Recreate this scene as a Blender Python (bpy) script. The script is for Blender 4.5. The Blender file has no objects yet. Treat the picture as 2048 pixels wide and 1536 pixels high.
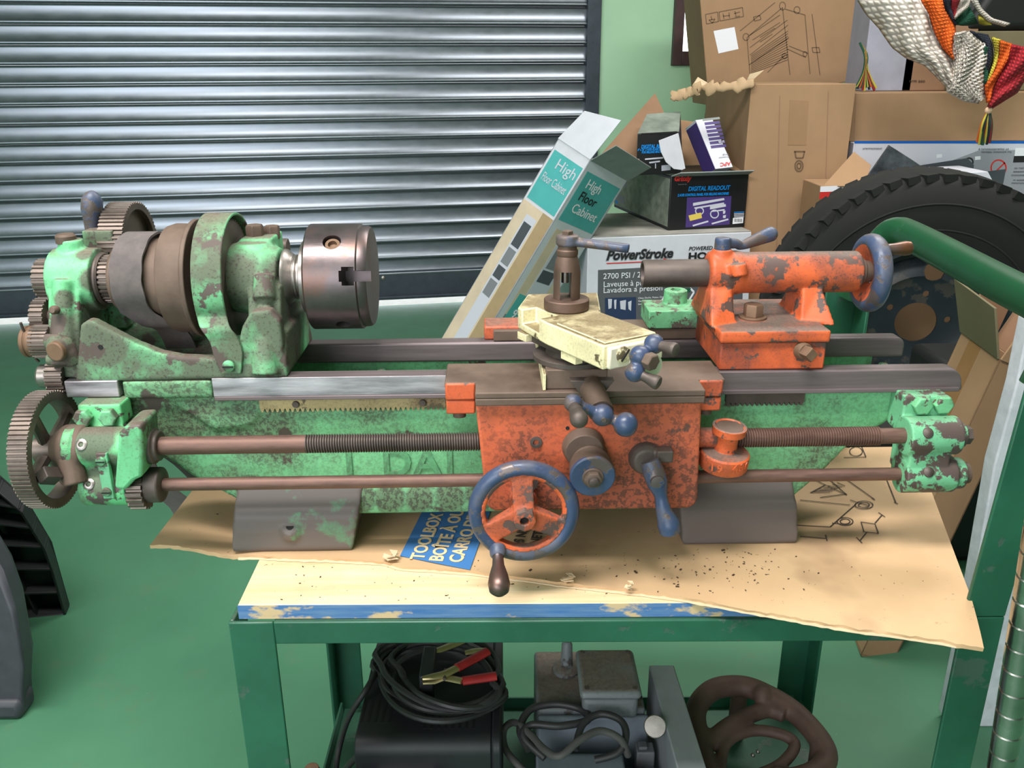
import bpy, bmesh, math, random
import numpy as np
from mathutils import Vector, Matrix, noise
random.seed(7)
S = bpy.context.scene
COL = S.collection
# ------------------------------------------------------------------ camera
FPX, CAMH = 1720.0, 1.2
PITCH, ROLL = math.radians(19.96), math.radians(0.3)
_r = Vector((1, 0, 0)); _f = Vector((0, math.cos(PITCH), -math.sin(PITCH))); _d = Vector((0, -math.sin(PITCH), -math.cos(PITCH)))
RX = _r*math.cos(ROLL) + _d*math.sin(ROLL); DN = -_r*math.sin(ROLL) + _d*math.cos(ROLL)
CAM = Vector((0, 0, CAMH))
cam = bpy.data.objects.new('camera', bpy.data.cameras.new('camera'))
COL.objects.link(cam); S.camera = cam
cam.data.sensor_fit = 'HORIZONTAL'; cam.data.sensor_width = 36.0; cam.data.lens = 36.0*FPX/2048
cam.data.clip_start = 0.02
m = Matrix((RX, -DN, -_f)).transposed().to_4x4(); m.translation = CAM
cam.matrix_world = m
# ------------------------------------------------------------------ world, lights, exposure
S.view_settings.view_transform = 'Standard'; S.view_settings.look = 'None'
S.view_settings.gamma = 1.0; S.view_settings.use_curve_mapping = False
S.view_settings.exposure = 0.42
W = bpy.data.worlds.new('sky'); S.world = W; W.use_nodes = True
W.node_tree.nodes['Background'].inputs[0].default_value = (0.86, 0.93, 1.0, 1)
W.node_tree.nodes['Background'].inputs[1].default_value = 2.4
def area(name, loc, target, sx, sy, power, col=(1, 1, 1)):
    l = bpy.data.lights.new(name, 'AREA'); l.shape = 'RECTANGLE'; l.size = sx; l.size_y = sy; l.energy = power; l.color = col
    o = bpy.data.objects.new(name, l); COL.objects.link(o); o.location = loc
    o.rotation_euler = (Vector(target)-Vector(loc)).to_track_quat('-Z', 'Y').to_euler()
    return o
area('overhead_fill', (-0.7, 0.1, 3.05), (-0.7, 0.35, 0), 1.8, 0.5, 88, (1, 0.98, 0.95))  # unseen overhead area light added above the lathe; no tube fixture is built
area('overhead_fill', (1.3, 2.3, 3.05), (1.3, 2.3, 0), 1.8, 0.5, 54, (1, 0.98, 0.95))  # unseen overhead fill added to brighten the back of the room
area('daylight_fill', (-2.0, -2.4, 2.2), (0, 1.6, 0.8), 2.6, 1.8, 66, (0.94, 0.97, 1))  # unseen soft fill added behind the camera, standing in for daylight

# ------------------------------------------------------------------ pixel (2048x1536 photo) -> point on a real plane
def ray(u, v): return RX*((u-1024)/FPX) + DN*((v-768)/FPX) + _f
def ath(u, v, h):
    d = ray(u, v); return CAM + d*((h-CAMH)/d.z)
def atY(u, v, Y):
    d = ray(u, v); return CAM + d*(Y/d.y)
class Fr:
    """an upright working frame: origin and yaw"""
    def __init__(s, O, yaw):
        a = math.radians(yaw); s.O = Vector(O); s.yaw = a
        s.X = Vector((math.cos(a), math.sin(a), 0)); s.Y = Vector((-math.sin(a), math.cos(a), 0)); s.Z = Vector((0, 0, 1))
    def w2l(s, P):
        d = Vector(P)-s.O; return Vector((d.dot(s.X), d.dot(s.Y), d.z))
    def l2w(s, q): return s.O + s.X*q[0] + s.Y*q[1] + s.Z*q[2]
    def y(s, u, v, y):
        d = ray(u, v); return s.w2l(CAM + d*((y-(CAM-s.O).dot(s.Y))/d.dot(s.Y)))
    def z(s, u, v, z):
        d = ray(u, v); return s.w2l(CAM + d*((z-(CAM-s.O).z)/d.z))
    def mat(s):
        M = Matrix((s.X, s.Y, s.Z)).transposed().to_4x4(); M.translation = s.O; return M

# ------------------------------------------------------------------ materials
def lin(c):
    return tuple(((x/255)/12.92 if x/255 <= 0.04045 else ((x/255+0.055)/1.055)**2.4) for x in c)
class NT:
    def __init__(s, name):
        s.m = bpy.data.materials.new(name); s.m.use_nodes = True; s.t = s.m.node_tree; s.b = s.t.nodes['Principled BSDF']
        s.tc = s.t.nodes.new('ShaderNodeTexCoord')
    def n(s, typ, **k):
        x = s.t.nodes.new(typ)
        for a, v in k.items(): setattr(x, a, v)
        return x
    def l(s, a, b): s.t.links.new(a, b)
    def noise(s, scale, detail=6, rough=0.6, vec=None, stretch=None):
        x = s.n('ShaderNodeTexNoise'); x.inputs['Scale'].default_value = scale; x.inputs['Detail'].default_value = detail; x.inputs['Roughness'].default_value = rough
        src = vec or s.tc.outputs['Object']
        if stretch:
            mp = s.n('ShaderNodeMapping'); mp.inputs['Scale'].default_value = stretch; s.l(src, mp.inputs[0]); src = mp.outputs[0]
        s.l(src, x.inputs['Vector']); return x.outputs['Fac']
    def ramp(s, fac, p0, p1, c0=(0, 0, 0, 1), c1=(1, 1, 1, 1)):
        x = s.n('ShaderNodeValToRGB'); e = x.color_ramp.elements
        e[0].position = p0; e[1].position = p1; e[0].color = c0; e[1].color = c1
        s.l(fac, x.inputs[0]); return x.outputs[0]
    def mix(s, fac, a, b, mode='MIX'):
        x = s.n('ShaderNodeMix', data_type='RGBA', blend_type=mode)
        for i, val in ((0, fac), (6, a), (7, b)):
            if isinstance(val, (int, float)): x.inputs[i].default_value = val
            elif isinstance(val, tuple): x.inputs[i].default_value = (*val[:3], 1)
            else: s.l(val, x.inputs[i])
        return x.outputs[2]
    def math(s, op, a, b=0.0):
        x = s.n('ShaderNodeMath', operation=op)
        for i, val in ((0, a), (1, b)):
            if isinstance(val, (int, float)): x.inputs[i].default_value = val
            else: s.l(val, x.inputs[i])
        return x.outputs[0]
    def bump(s, h, strength=0.3, dist=0.001):
        x = s.n('ShaderNodeBump'); x.inputs['Strength'].default_value = strength; x.inputs['Distance'].default_value = dist
        s.l(h, x.inputs['Height']); s.l(x.outputs[0], s.b.inputs['Normal'])
    def set(s, **k):
        for a, v in k.items():
            i = s.b.inputs[a.replace('_', ' ')]
            if isinstance(v, (int, float)): i.default_value = v
            elif isinstance(v, tuple): i.default_value = (*v[:3], 1) if len(v) == 3 and i.type == 'RGBA' else v
            else: s.l(v, i)
        return s.m

def plain(name, col, rough=0.6, metal=0.0, var=0.12, scale=20):
    t = NT(name); c = lin(col)
    f = t.ramp(t.noise(scale, 5, 0.6), 0.3, 0.7)
    dk = tuple(x*(1-var*2) for x in c); lt = tuple(min(1, x*(1+var)) for x in c)
    return t.set(Base_Color=t.mix(f, dk, lt), Roughness=rough, Metallic=metal)
def flat(name, col, rough=0.55):
    t = NT(name); return t.set(Base_Color=lin(col), Roughness=rough)

def worn(name, paint, under, chip=0.3, grime=0.5, scale=28, rough=0.5, under_metal=0.0, dust=0.5, soft=0.03, grimecol=None, edge=0.0, spec=0.06, spots=(), dustcol=(116, 100, 90)):
    """old paint: chipped patches to bare iron, soft oily grime and stains, speckle, dust settled on level faces"""
    t = NT(name); P = lin(paint); U = lin(under); G = lin(grimecol) if grimecol else tuple(x*0.8 for x in U)
    n1 = t.noise(scale, 9, 0.62); n2 = t.noise(scale*0.33, 5, 0.6); n3 = t.noise(scale*11, 3, 0.75)
    pale = t.mix(t.ramp(t.noise(scale*0.6, 4), 0.35, 0.65), tuple(x*0.82 for x in P), tuple(min(1, x*1.08) for x in P))
    gr = t.ramp(n2, 0.655-0.30*grime, 0.785-0.30*grime)
    for c, r in spots:                       # stains with a place of their own on the casting
        d = t.n('ShaderNodeVectorMath', operation='DISTANCE'); t.l(t.tc.outputs['Object'], d.inputs[0]); d.inputs[1].default_value = c
        e = t.math('ADD', d.outputs['Value'], t.math('MULTIPLY', t.math('SUBTRACT', n1, 0.5), r*0.9))
        x = t.ramp(t.math('MULTIPLY', e, 0.5/r), 0.40, 0.56, (1, 1, 1, 1), (0, 0, 0, 1)); gr = t.math('MAXIMUM', gr, x)
    sp = t.ramp(n3, 0.64-spec, 0.70-spec)
    base = t.mix(t.math('MULTIPLY', gr, 0.86), pale, G)
    base = t.mix(t.math('MULTIPLY', sp, t.math('ADD', 0.22, t.math('MULTIPLY', gr, 0.5))), base, tuple(x*0.6 for x in U))
    geo = t.n('ShaderNodeNewGeometry'); ch = t.math('ADD', n1, t.math('MULTIPLY', n2, 0.35))
    if edge: ch = t.math('ADD', ch, t.math('MULTIPLY', t.ramp(geo.outputs['Pointiness'], 0.52, 0.58), 0.12*edge))
    th = 0.80 - 0.26*chip
    cm = t.ramp(ch, th, th+soft)
    base = t.mix(cm, base, U)
    sx = t.n('ShaderNodeSeparateXYZ'); t.l(geo.outputs['Normal'], sx.inputs[0])
    up = t.ramp(sx.outputs[2], 0.80, 0.98)
    df = t.math('MULTIPLY', t.math('MULTIPLY', up, dust), t.ramp(t.noise(scale*0.8, 5), 0.2, 0.5))
    base = t.mix(df, base, t.mix(t.ramp(n3, 0.4, 0.6), lin(dustcol), tuple(x*0.7 for x in lin(dustcol))))
    rg = t.math('ADD', rough, t.math('MULTIPLY', t.math('MAXIMUM', gr, df), 0.25))
    h = t.math('SUBTRACT', t.math('MULTIPLY', n3, 0.35), t.math('MULTIPLY', cm, 0.6))
    t.bump(h, 0.5, 0.0006)
    return t.set(Base_Color=base, Roughness=rg, Metallic=t.math('MULTIPLY', cm, under_metal))
def iron(name, col, col2, rough=0.45, metal=0.6, scale=30, stretch=None, rust=None, rustamt=0.3):
    t = NT(name)
    f = t.ramp(t.noise(scale, 7, 0.65, stretch=stretch), 0.3, 0.7)
    base = t.mix(f, lin(col), lin(col2))
    if rust:
        rf = t.ramp(t.noise(scale*0.5, 6, 0.6), 0.72-rustamt*0.5, 0.85-rustamt*0.4); base = t.mix(rf, base, lin(rust))
    fine = t.noise(scale*10, 3, 0.7)
    t.bump(fine, 0.25, 0.0004)
    return t.set(Base_Color=base, Metallic=metal, Roughness=t.math('ADD', rough, t.math('MULTIPLY', f, 0.15)))

M = {}
M['green'] = worn('worn mint paint', (110, 190, 136), (90, 78, 72), 0.22, 0.92, 26, grimecol=(92, 82, 72), dust=0.8, edge=0.5, spec=0.08)
M['green_bed'] = worn('oily mint paint', (98, 168, 120), (70, 62, 54), 0.02, 0.78, 18, grimecol=(84, 98, 72), dust=0.9, spec=0.16)
M['green_brk'] = worn('chipped mint paint', (116, 190, 144), (88, 74, 70), 0.5, 0.2, 34, dust=0.25)
M['green_bolt'] = worn('mint painted bolt', (114, 186, 136), (92, 80, 72), 0.2, 0.5, 90, dust=0.3)
M['foot'] = worn('dirty foot paint', (96, 140, 108), (100, 90, 86), 1.1, 0.7, 14, dust=0.5, soft=0.06, spec=0.1)
M['orange'] = worn('worn orange paint', (214, 98, 54), (92, 72, 66), 0.28, 0.52, 34, grimecol=(140, 74, 54), dust=0.95, edge=0.3, spec=0.09)
M['orange_flat'] = worn('worn orange paint on plate', (208, 94, 54), (92, 72, 66), 0.2, 0.6, 40, grimecol=(140, 70, 52), dust=0.9, spec=0.09)
M['orange_ap'] = worn('oily orange paint', (206, 98, 62), (92, 62, 52), 0.0, 0.7, 15, grimecol=(150, 78, 56), dust=0.8, spec=0.15)
M['blue'] = worn('worn blue paint', (60, 74, 104), (104, 92, 90), 0.36, 0.65, 44, rough=0.34, under_metal=0.4, grimecol=(92, 92, 104), dust=0.4, spec=0.05)
M['cream'] = worn('worn cream paint', (232, 220, 176), (96, 84, 62), 0.05, 0.3, 30, rough=0.5, dust=0.9, grimecol=(190, 172, 126), spec=0.10, dustcol=(124, 104, 72))
M['iron'] = iron('dark oily iron', (78, 68, 64), (104, 92, 86), 0.48, 0.45, 30)
M['brown'] = iron('brown cast iron', (82, 66, 56), (118, 98, 86), 0.6, 0.2, 16)
M['rackcream'] = worn('grimy cream rack', (176, 158, 112), (96, 84, 62), 0.1, 0.5, 30, grimecol=(120, 100, 74), spec=0.12)
M['rusty'] = iron('rusty rod steel', (96, 70, 64), (130, 100, 88), 0.5, 0.5, 26, (1, 6, 6))
M['way'] = iron('way steel', (104, 92, 92), (128, 114, 116), 0.42, 0.4, 12, (0.6, 12, 12))
M['bright'] = iron('polished way steel', (132, 122, 128), (214, 206, 212), 0.32, 0.8, 9, (1, 9, 9))
M['chuck'] = iron('chuck steel', (92, 82, 82), (122, 110, 112), 0.30, 0.8, 14, rust=(120, 78, 52), rustamt=0.45)
M['steel'] = iron('bright steel', (132, 124, 120), (168, 160, 154), 0.30, 0.9, 30)
M['gear'] = iron('oily gear iron', (92, 82, 76), (128, 114, 106), 0.38, 0.7, 30)
M['rust_sock'] = iron('rusty socket', (110, 84, 64), (134, 106, 86), 0.6, 0.4, 60)
M['belt'] = iron('grey belt webbing', (84, 78, 78), (108, 98, 96), 0.85, 0.0, 60)
M['black'] = flat('black gap', (16, 15, 15), 0.7)
M['blackplast'] = plain('black plastic', (34, 34, 38), 0.5, 0, 0.15, 14)
M['darkgreen'] = worn('cart green paint', (38, 92, 70), (66, 90, 78), -0.15, 0.1, 18, rough=0.36, dust=0.12, edge=0.5, grimecol=(30, 92, 66))
M['tubegreen'] = worn('tube green paint', (24, 72, 44), (40, 80, 56), -0.2, 0.1, 18, rough=0.32, dust=0.05)
M['white'] = plain('white card', (204, 204, 213), 0.6, 0, 0.03)
M['whitedirty'] = plain('dusty white card', (160, 156, 148), 0.7, 0, 0.12, 12)
M['greycard'] = plain('grey board back', (134, 140, 138), 0.7, 0, 0.06)
def card(name, c, var=0.06):
    t = NT(name); L = lin(c)
    f = t.noise(7, 4); g = t.noise(120, 2, 0.6, stretch=(1, 1, 0.15))
    b = t.mix(t.ramp(f, 0.3, 0.7), tuple(x*(1-var*1.6) for x in L), tuple(x*(1+var) for x in L))
    b = t.mix(t.math('MULTIPLY', g, 0.12), b, tuple(x*0.6 for x in L))
    t.bump(g, 0.15, 0.0008)
    return t.set(Base_Color=b, Roughness=0.78)
M['card'] = card('brown cardboard', (158, 124, 92))
M['card_in'] = card('darker cardboard liner', (146, 112, 86))  # inner liner, a little darker brown than the outside
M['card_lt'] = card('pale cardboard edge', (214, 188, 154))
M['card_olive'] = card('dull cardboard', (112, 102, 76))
M['ink'] = flat('brown ink', (104, 80, 58), 0.8)
M['inkdark'] = flat('dark print', (58, 46, 40), 0.8)
M['txtblack'] = flat('black print', (26, 24, 28), 0.6)
M['txtwhite'] = flat('white print', (226, 226, 232), 0.6)
M['txtcream'] = flat('cream print', (226, 196, 152), 0.8)

# ------------------------------------------------------------------ mesh builder
def perp(a):
    a = a.normalized(); t = Vector((0, 0, 1)) if abs(a.z) < 0.9 else Vector((1, 0, 0))
    b = a.cross(t).normalized(); return b, a.cross(b).normalized()
class MB:
    def __init__(s): s.v = []; s.f = []
    def add(s, vs, fs):
        o = len(s.v); s.v += [Vector(v) for v in vs]; s.f += [tuple(i+o for i in f) for f in fs]; return s
    def box(s, x0, x1, y0, y1, z0, z1, Mx=None):
        vs = [Vector((x, y, z)) for x in (x0, x1) for y in (y0, y1) for z in (z0, z1)]
        if Mx is not None: vs = [Mx @ v for v in vs]
        return s.add(vs, [(0, 1, 3, 2), (4, 6, 7, 5), (0, 4, 5, 1), (2, 3, 7, 6), (0, 2, 6, 4), (1, 5, 7, 3)])
    def hexa(s, a, b):
        """two quads (4 points each) joined"""
        return s.add(list(a)+list(b), [(0, 1, 2, 3), (7, 6, 5, 4)]+[(i, (i+1) % 4, (i+1) % 4+4, i+4) for i in range(4)])
    def prism(s, poly, a, b, plane='xz', poly2=None):
        def P(p, t): return {'xz': (p[0], t, p[1]), 'xy': (p[0], p[1], t), 'yz': (t, p[0], p[1])}[plane]
        n = len(poly); q = poly2 or poly
        return s.add([P(p, a) for p in poly]+[P(p, b) for p in q], [tuple(range(n)), tuple(range(2*n-1, n-1, -1))]+[(i, (i+1) % n, (i+1) % n+n, i+n) for i in range(n)])
    def slab(s, pts, t):
        """flat polygon (3D points) given thickness vector t"""
        n = len(pts); t = Vector(t)
        return s.add([Vector(p) for p in pts]+[Vector(p)+t for p in pts], [tuple(range(n)), tuple(range(2*n-1, n-1, -1))]+[(i, (i+1) % n, (i+1) % n+n, i+n) for i in range(n)])
    def rev(s, p0, ax, prof, n=32, cap=True):
        """surface of revolution: prof = [(t along axis, radius)]"""
        p0 = Vector(p0); ax = Vector(ax).normalized(); b, c = perp(ax); vs = []; fs = []
        for t, r in prof:
            for k in range(n):
                a = 2*math.pi*k/n; vs.append(p0+ax*t+(b*math.cos(a)+c*math.sin(a))*r)
        m_ = len(prof)
        for i in range(m_-1):
            for k in range(n): fs.append((i*n+k, i*n+(k+1) % n, (i+1)*n+(k+1) % n, (i+1)*n+k))
        if cap: fs += [tuple(range(n)), tuple((m_-1)*n+k for k in range(n))]
        return s.add(vs, fs)
    def cyl(s, p0, p1, r0, r1=None, n=24):
        d = Vector(p1)-Vector(p0); return s.rev(p0, d, [(0, r0), (d.length, r0 if r1 is None else r1)], n)
    def ring(s, p0, p1, ro, ri, n=32):
        d = Vector(p1)-Vector(p0); h = d.length; return s.loop(p0, d, [(0, ri), (0, ro), (h, ro), (h, ri)], n)
    def loop(s, p0, ax, prof, n=40):
        """closed profile revolved (torus like)"""
        p0 = Vector(p0); ax = Vector(ax).normalized(); b, c = perp(ax); vs = []; fs = []; m_ = len(prof)
        for t, r in prof:
            for k in range(n):
                a = 2*math.pi*k/n; vs.append(p0+ax*t+(b*math.cos(a)+c*math.sin(a))*r)
        for i in range(m_):
            j = (i+1) % m_
            for k in range(n): fs.append((i*n+k, i*n+(k+1) % n, j*n+(k+1) % n, j*n+k))
        return s.add(vs, fs)
    def torus(s, c, ax, R, r, n=48, k=12, sq=1.0):
        return s.loop(c, ax, [(r*sq*math.sin(2*math.pi*i/k), R+r*math.cos(2*math.pi*i/k)) for i in range(k)], n)
    def sph(s, c, r, n=20, sc=(1, 1, 1)):
        k = n//2; vs = []; fs = []; c = Vector(c)
        for i in range(k+1):
            ph = math.pi*i/k
            for j in range(n):
                a = 2*math.pi*j/n; vs.append(c+Vector((r*sc[0]*math.sin(ph)*math.cos(a), r*sc[1]*math.sin(ph)*math.sin(a), r*sc[2]*math.cos(ph))))
        for i in range(k):
            for j in range(n): fs.append((i*n+j, i*n+(j+1) % n, (i+1)*n+(j+1) % n, (i+1)*n+j))
        return s.add(vs, fs)
    def tube(s, pts, r, n=10, flatr=None, up=None):
        """tube through points; r scalar or list; flatr -> ribbon (second radius)"""
        pts = [Vector(p) for p in pts]; N = len(pts); rs = r if isinstance(r, (list, tuple)) else [r]*N; vs = []; fs = []
        b = None
        for i, p in enumerate(pts):
            d = (pts[min(i+1, N-1)]-pts[max(i-1, 0)]).normalized()
            if up is not None: b = (Vector(up)-d*d.dot(Vector(up))).normalized()
            elif b is None: b = perp(d)[0]
            else: b = (b-d*b.dot(d)).normalized()
            c = d.cross(b); r2 = rs[i] if flatr is None else flatr
            for k in range(n):
                a = 2*math.pi*k/n; vs.append(p+b*math.cos(a)*rs[i]+c*math.sin(a)*r2)
        for i in range(N-1):
            for k in range(n): fs.append((i*n+k, i*n+(k+1) % n, (i+1)*n+(k+1) % n, (i+1)*n+k))
        fs += [tuple(range(n)), tuple((N-1)*n+k for k in range(n))]
        return s.add(vs, fs)
    def gear(s, p0, ax, w, ro, teeth, bore=0.0, depth=None, spokes=0, rim=None, hub=None):
        p0 = Vector(p0); ax = Vector(ax).normalized(); b, c = perp(ax); h = depth or 2.1*ro/teeth*1.05; out = []
        for k in range(teeth):
            a0 = 2*math.pi*k/teeth; st = 2*math.pi/teeth
            for fr, rr in ((0.0, ro-h), (0.26, ro-h), (0.40, ro), (0.84, ro)): out.append((a0+st*fr, rr))
        n = len(out); ri = rim or bore or ro*0.3; vs = []
        for t in (0, w):
            for a, r in out: vs.append(p0+ax*t+(b*math.cos(a)+c*math.sin(a))*r)
        for t in (0, w):
            for a, r in out: vs.append(p0+ax*t+(b*math.cos(a)+c*math.sin(a))*ri)
        fs = []
        for i in range(n):
            j = (i+1) % n
            fs += [(i, j, j+n, i+n), (i, i+2*n, j+2*n, j), (i+n, j+n, j+3*n, i+3*n), (i+2*n, i+3*n, j+3*n, j+2*n)]
        s.add(vs, fs)
        if spokes:
            for k in range(spokes):
                a = 2*math.pi*(k+0.25)/spokes; d = b*math.cos(a)+c*math.sin(a)
                s.tube([p0+ax*w*0.5+d*hub*0.7, p0+ax*w*0.5+d*(ri+0.002)], [hub*0.5, hub*0.38], 8, w*0.3)
            s.cyl(p0-ax*0.001, p0+ax*(w*1.15), hub, None, 24)
        elif not rim: pass
        else: s.ring(p0+ax*w*0.25, p0+ax*w*0.75, rim+0.001, bore or 0.004, 32)
        return s
    def build(s, name, mat, parent=None, bevel=0.0, seg=2, ang=38, remesh=None, smooth=6, label=None, kind=None, mats=None):
        me = bpy.data.meshes.new(name); me.from_pydata([tuple(v) for v in s.v], [], s.f)
        bm = bmesh.new(); bm.from_mesh(me); bmesh.ops.recalc_face_normals(bm, faces=bm.faces); bm.to_mesh(me); bm.free()
        o = bpy.data.objects.new(name, me); COL.objects.link(o)
        me.materials.append(M[mat] if isinstance(mat, str) else mat)
        for p in me.polygons: p.use_smooth = True
        if remesh:
            r = o.modifiers.new('r', 'REMESH'); r.mode = 'VOXEL'; r.voxel_size = remesh; r.use_smooth_shade = True
            if smooth:
                k = o.modifiers.new('s', 'SMOOTH'); k.factor = 0.5; k.iterations = smooth
        else:
            me.set_sharp_from_angle(angle=math.radians(ang))
            if bevel:
                k = o.modifiers.new('b', 'BEVEL'); k.width = bevel; k.segments = seg; k.limit_method = 'ANGLE'; k.angle_limit = math.radians(40); k.harden_normals = False
        if parent: o.parent = parent
        if label: o['label'] = label
        if kind: o['kind'] = kind
        return o
def cut(o, mb):
    """boolean difference, baked into the mesh (in the object's own frame)"""
    p, m0 = o.parent, o.matrix_basis.copy(); o.parent = None; o.matrix_basis = Matrix()
    c = mb.build('cutter', 'black'); k = o.modifiers.new('c', 'BOOLEAN'); k.object = c; k.operation = 'DIFFERENCE'; k.solver = 'EXACT'
    bpy.context.view_layer.update()
    dg = bpy.context.evaluated_depsgraph_get(); me = bpy.data.meshes.new_from_object(o.evaluated_get(dg))
    o.modifiers.clear(); o.data = me
    bpy.data.objects.remove(c, do_unlink=True)
    me.set_sharp_from_angle(angle=math.radians(38))
    o.parent = p; o.matrix_basis = m0; return o
def tag(o, label, cat, group=None, kind=None):
    o['label'] = label; o['category'] = cat
    if group: o['group'] = group
    if kind: o['kind'] = kind
    return o
def empty(name, label, cat, Mx, group=None):
    o = bpy.data.objects.new(name, None); COL.objects.link(o); o.matrix_world = Mx; o.empty_display_size = 0.05
    return tag(o, label, cat, group)
TEXTS = []
def text(body, mat, parent, o, x, y, size, bold=0.0, shear=0.0, sx=1.0, align='LEFT', name='lettering', ext=0.0002):
    """flat print: o origin (baseline), x along the line, y up the letters, in the parent's frame"""
    x = Vector(x).normalized(); y = Vector(y); y = (y-x*y.dot(x)).normalized(); z = x.cross(y)
    m_ = Matrix((x*sx, y, z)).transposed().to_4x4(); m_.translation = Vector(o)+z*0.0004
    cu = bpy.data.curves.new(name, 'FONT'); cu.body = body; cu.size = size; cu.offset = bold; cu.shear = shear; cu.align_x = align
    cu.extrude = ext; cu.resolution_u = 3
    t = bpy.data.objects.new('text_curve', cu); COL.objects.link(t); TEXTS.append((t, name, M[mat] if isinstance(mat, str) else mat, parent, m_))
def finish_texts():
    """turn every line of print into a mesh part"""
    bpy.context.view_layer.update(); dg = bpy.context.evaluated_depsgraph_get()
    for t, name, mat, parent, m_ in TEXTS:
        me = bpy.data.meshes.new_from_object(t.evaluated_get(dg)); me.materials.clear(); me.materials.append(mat)
        o = bpy.data.objects.new(name, me); COL.objects.link(o); o.parent = parent; o.matrix_basis = m_
        cu = t.data; bpy.data.objects.remove(t, do_unlink=True); bpy.data.curves.remove(cu)
def struct(o): o['kind'] = 'structure'; return o
def bez(pts, n=8):
    """smooth polyline through points (Catmull-Rom)"""
    P = [Vector(p) for p in pts]; out = []
    for i in range(len(P)-1):
        a = P[max(i-1, 0)]; b = P[i]; c = P[i+1]; d = P[min(i+2, len(P)-1)]
        for k in range(n):
            t = k/n
            out.append(0.5*((2*b)+(c-a)*t+(2*a-5*b+4*c-d)*t*t+(3*b-a-3*c+d)*t**3))
    return out+[P[-1]]
# ================================================================== THE ROOM
t = NT('green epoxy floor'); n1 = t.noise(1.6, 6, 0.6); n2 = t.noise(90, 3, 0.7); n3 = t.noise(7, 7, 0.7)
b_ = t.mix(t.ramp(n1, 0.3, 0.7), lin((66, 114, 86)), lin((80, 130, 100)))
b_ = t.mix(t.math('MULTIPLY', t.ramp(n3, 0.56, 0.72), 0.35), b_, lin((104, 112, 88)))
b_ = t.mix(t.ramp(n2, 0.70, 0.76), b_, lin((120, 150, 120)))
t.bump(n2, 0.12, 0.0006); M['floor'] = t.set(Base_Color=b_, Roughness=t.math('ADD', 0.36, t.math('MULTIPLY', n3, 0.2)))
t = NT('pale green wall paint'); b_ = t.mix(t.ramp(t.noise(2.5, 5), 0.3, 0.7), lin((166, 208, 172)), lin((176, 216, 180)))
t.bump(t.noise(160, 2), 0.1, 0.0005); M['wall'] = t.set(Base_Color=b_, Roughness=0.6)
M['ceil'] = plain('white ceiling', (206, 208, 204), 0.8, 0, 0.04)
t = NT('galvanised slat steel'); f = t.noise(30, 4, 0.6, stretch=(0.4, 1, 1))
t.bump(t.noise(160, 2), 0.03, 0.0003)
M['slat'] = t.set(Base_Color=t.mix(f, lin((112, 118, 126)), lin((138, 144, 152))), Metallic=0.85, Roughness=t.math('ADD', 0.25, t.math('MULTIPLY', f, 0.12)))
M['rail'] = plain('dark steel rail', (70, 78, 88), 0.5, 0.4, 0.1)
M['frame'] = plain('dark maroon wood', (74, 52, 54), 0.5, 0, 0.1)
M['sill'] = plain('pale threshold', (190, 186, 176), 0.7, 0, 0.06)
t = NT('window glass'); M['glass'] = t.set(Base_Color=(1, 1, 1), Roughness=0.02, Transmission_Weight=1.0, IOR=1.05)

A0 = ath(0, 648, 0); B0 = ath(940, 602, 0)
D = Fr(A0, math.degrees(math.atan2(B0.y-A0.y, B0.x-A0.x)))
DM = D.mat()
def dstruct(name, mb, mat, bevel=0.0, **k):
    o = mb.build(name, mat, None, bevel, **k); o.matrix_world = DM; return struct(o)
XL, XR = -2.6, 5.2     # room extents along the door wall
o = MB().box(-5.5, 8.5, -12, -0.012, -0.1, 0.0).build('floor', 'floor'); o.matrix_world = DM; struct(o)
WX0, WX1, WZ0, WZ1 = 3.518, 4.75, 1.226, 2.2
o = MB().box(3.118, WX0, 0.0, 0.2, 0, 3.2).box(WX1, 8.4, 0.0, 0.2, 0, 3.2).box(WX0, WX1, 0.0, 0.2, 0, WZ0).box(WX0, WX1, 0.0, 0.2, WZ1, 3.2)\
    .box(-0.58, 3.118, 0.0, 0.2, 2.35, 3.2).box(-4.4, -0.58, 0.0, 0.2, 0, 3.2).build('wall_back', 'wall'); o.matrix_world = DM; struct(o)
o = MB().box(-5.5, 8.5, -12, 0.2, 3.2, 3.3).build('ceiling', 'ceil'); o.matrix_world = DM; struct(o)
o = MB().box(5.0, 5.15, -4.4, 5.7, 0, 3.2).build('wall_right', 'wall'); struct(o)
o = MB().box(-5.2, -5.05, -4.4, 4.5, 0, 3.2).build('wall_left', 'wall'); struct(o)
o = MB().box(-5.1, -3.6, -4.4, -4.25, 0, 3.2).box(0.6, 5.1, -4.4, -4.25, 0, 3.2).box(-3.6, 0.6, -4.4, -4.25, 2.7, 3.2).build('wall_front', 'wall'); struct(o)
o = MB().box(-8, 10, -0.0115, 20, -0.12, -0.004).build('yard_ground', M['sill']); o.matrix_world = DM; struct(o)
# roller shutter: every slat its own piece
door = bpy.data.objects.new('door_1', None); COL.objects.link(door); door.matrix_world = DM; door['kind'] = 'structure'
PITCHS, ZS0 = 0.0895, 0.1656
prof = [(-0.002, 0.0885), (-0.0055, 0.0880), (-0.0065, 0.0860), (-0.0045, 0.0842)]
for i in range(11):
    a = i/10.0; prof.append((-0.0030-0.0125*a**2.6, 0.0825-0.066*a))
prof += [(-0.0172, 0.0142), (-0.0180, 0.0110), (-0.0178, 0.0060), (-0.0165, 0.0030), (-0.0130, 0.0010), (-0.0040, 0.0010), (-0.0020, -0.0004), (0.006, -0.0004), (0.006, 0.0885)]
sm = MB().prism(prof, -0.6, 3.062, 'yz')
first = None
for k in range(22):
    if first is None: o = first = sm.build('slat', 'slat', door, ang=50)
    else: o = first.copy(); COL.objects.link(o)
    o.location = (0, 0, ZS0+k*PITCHS)
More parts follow.
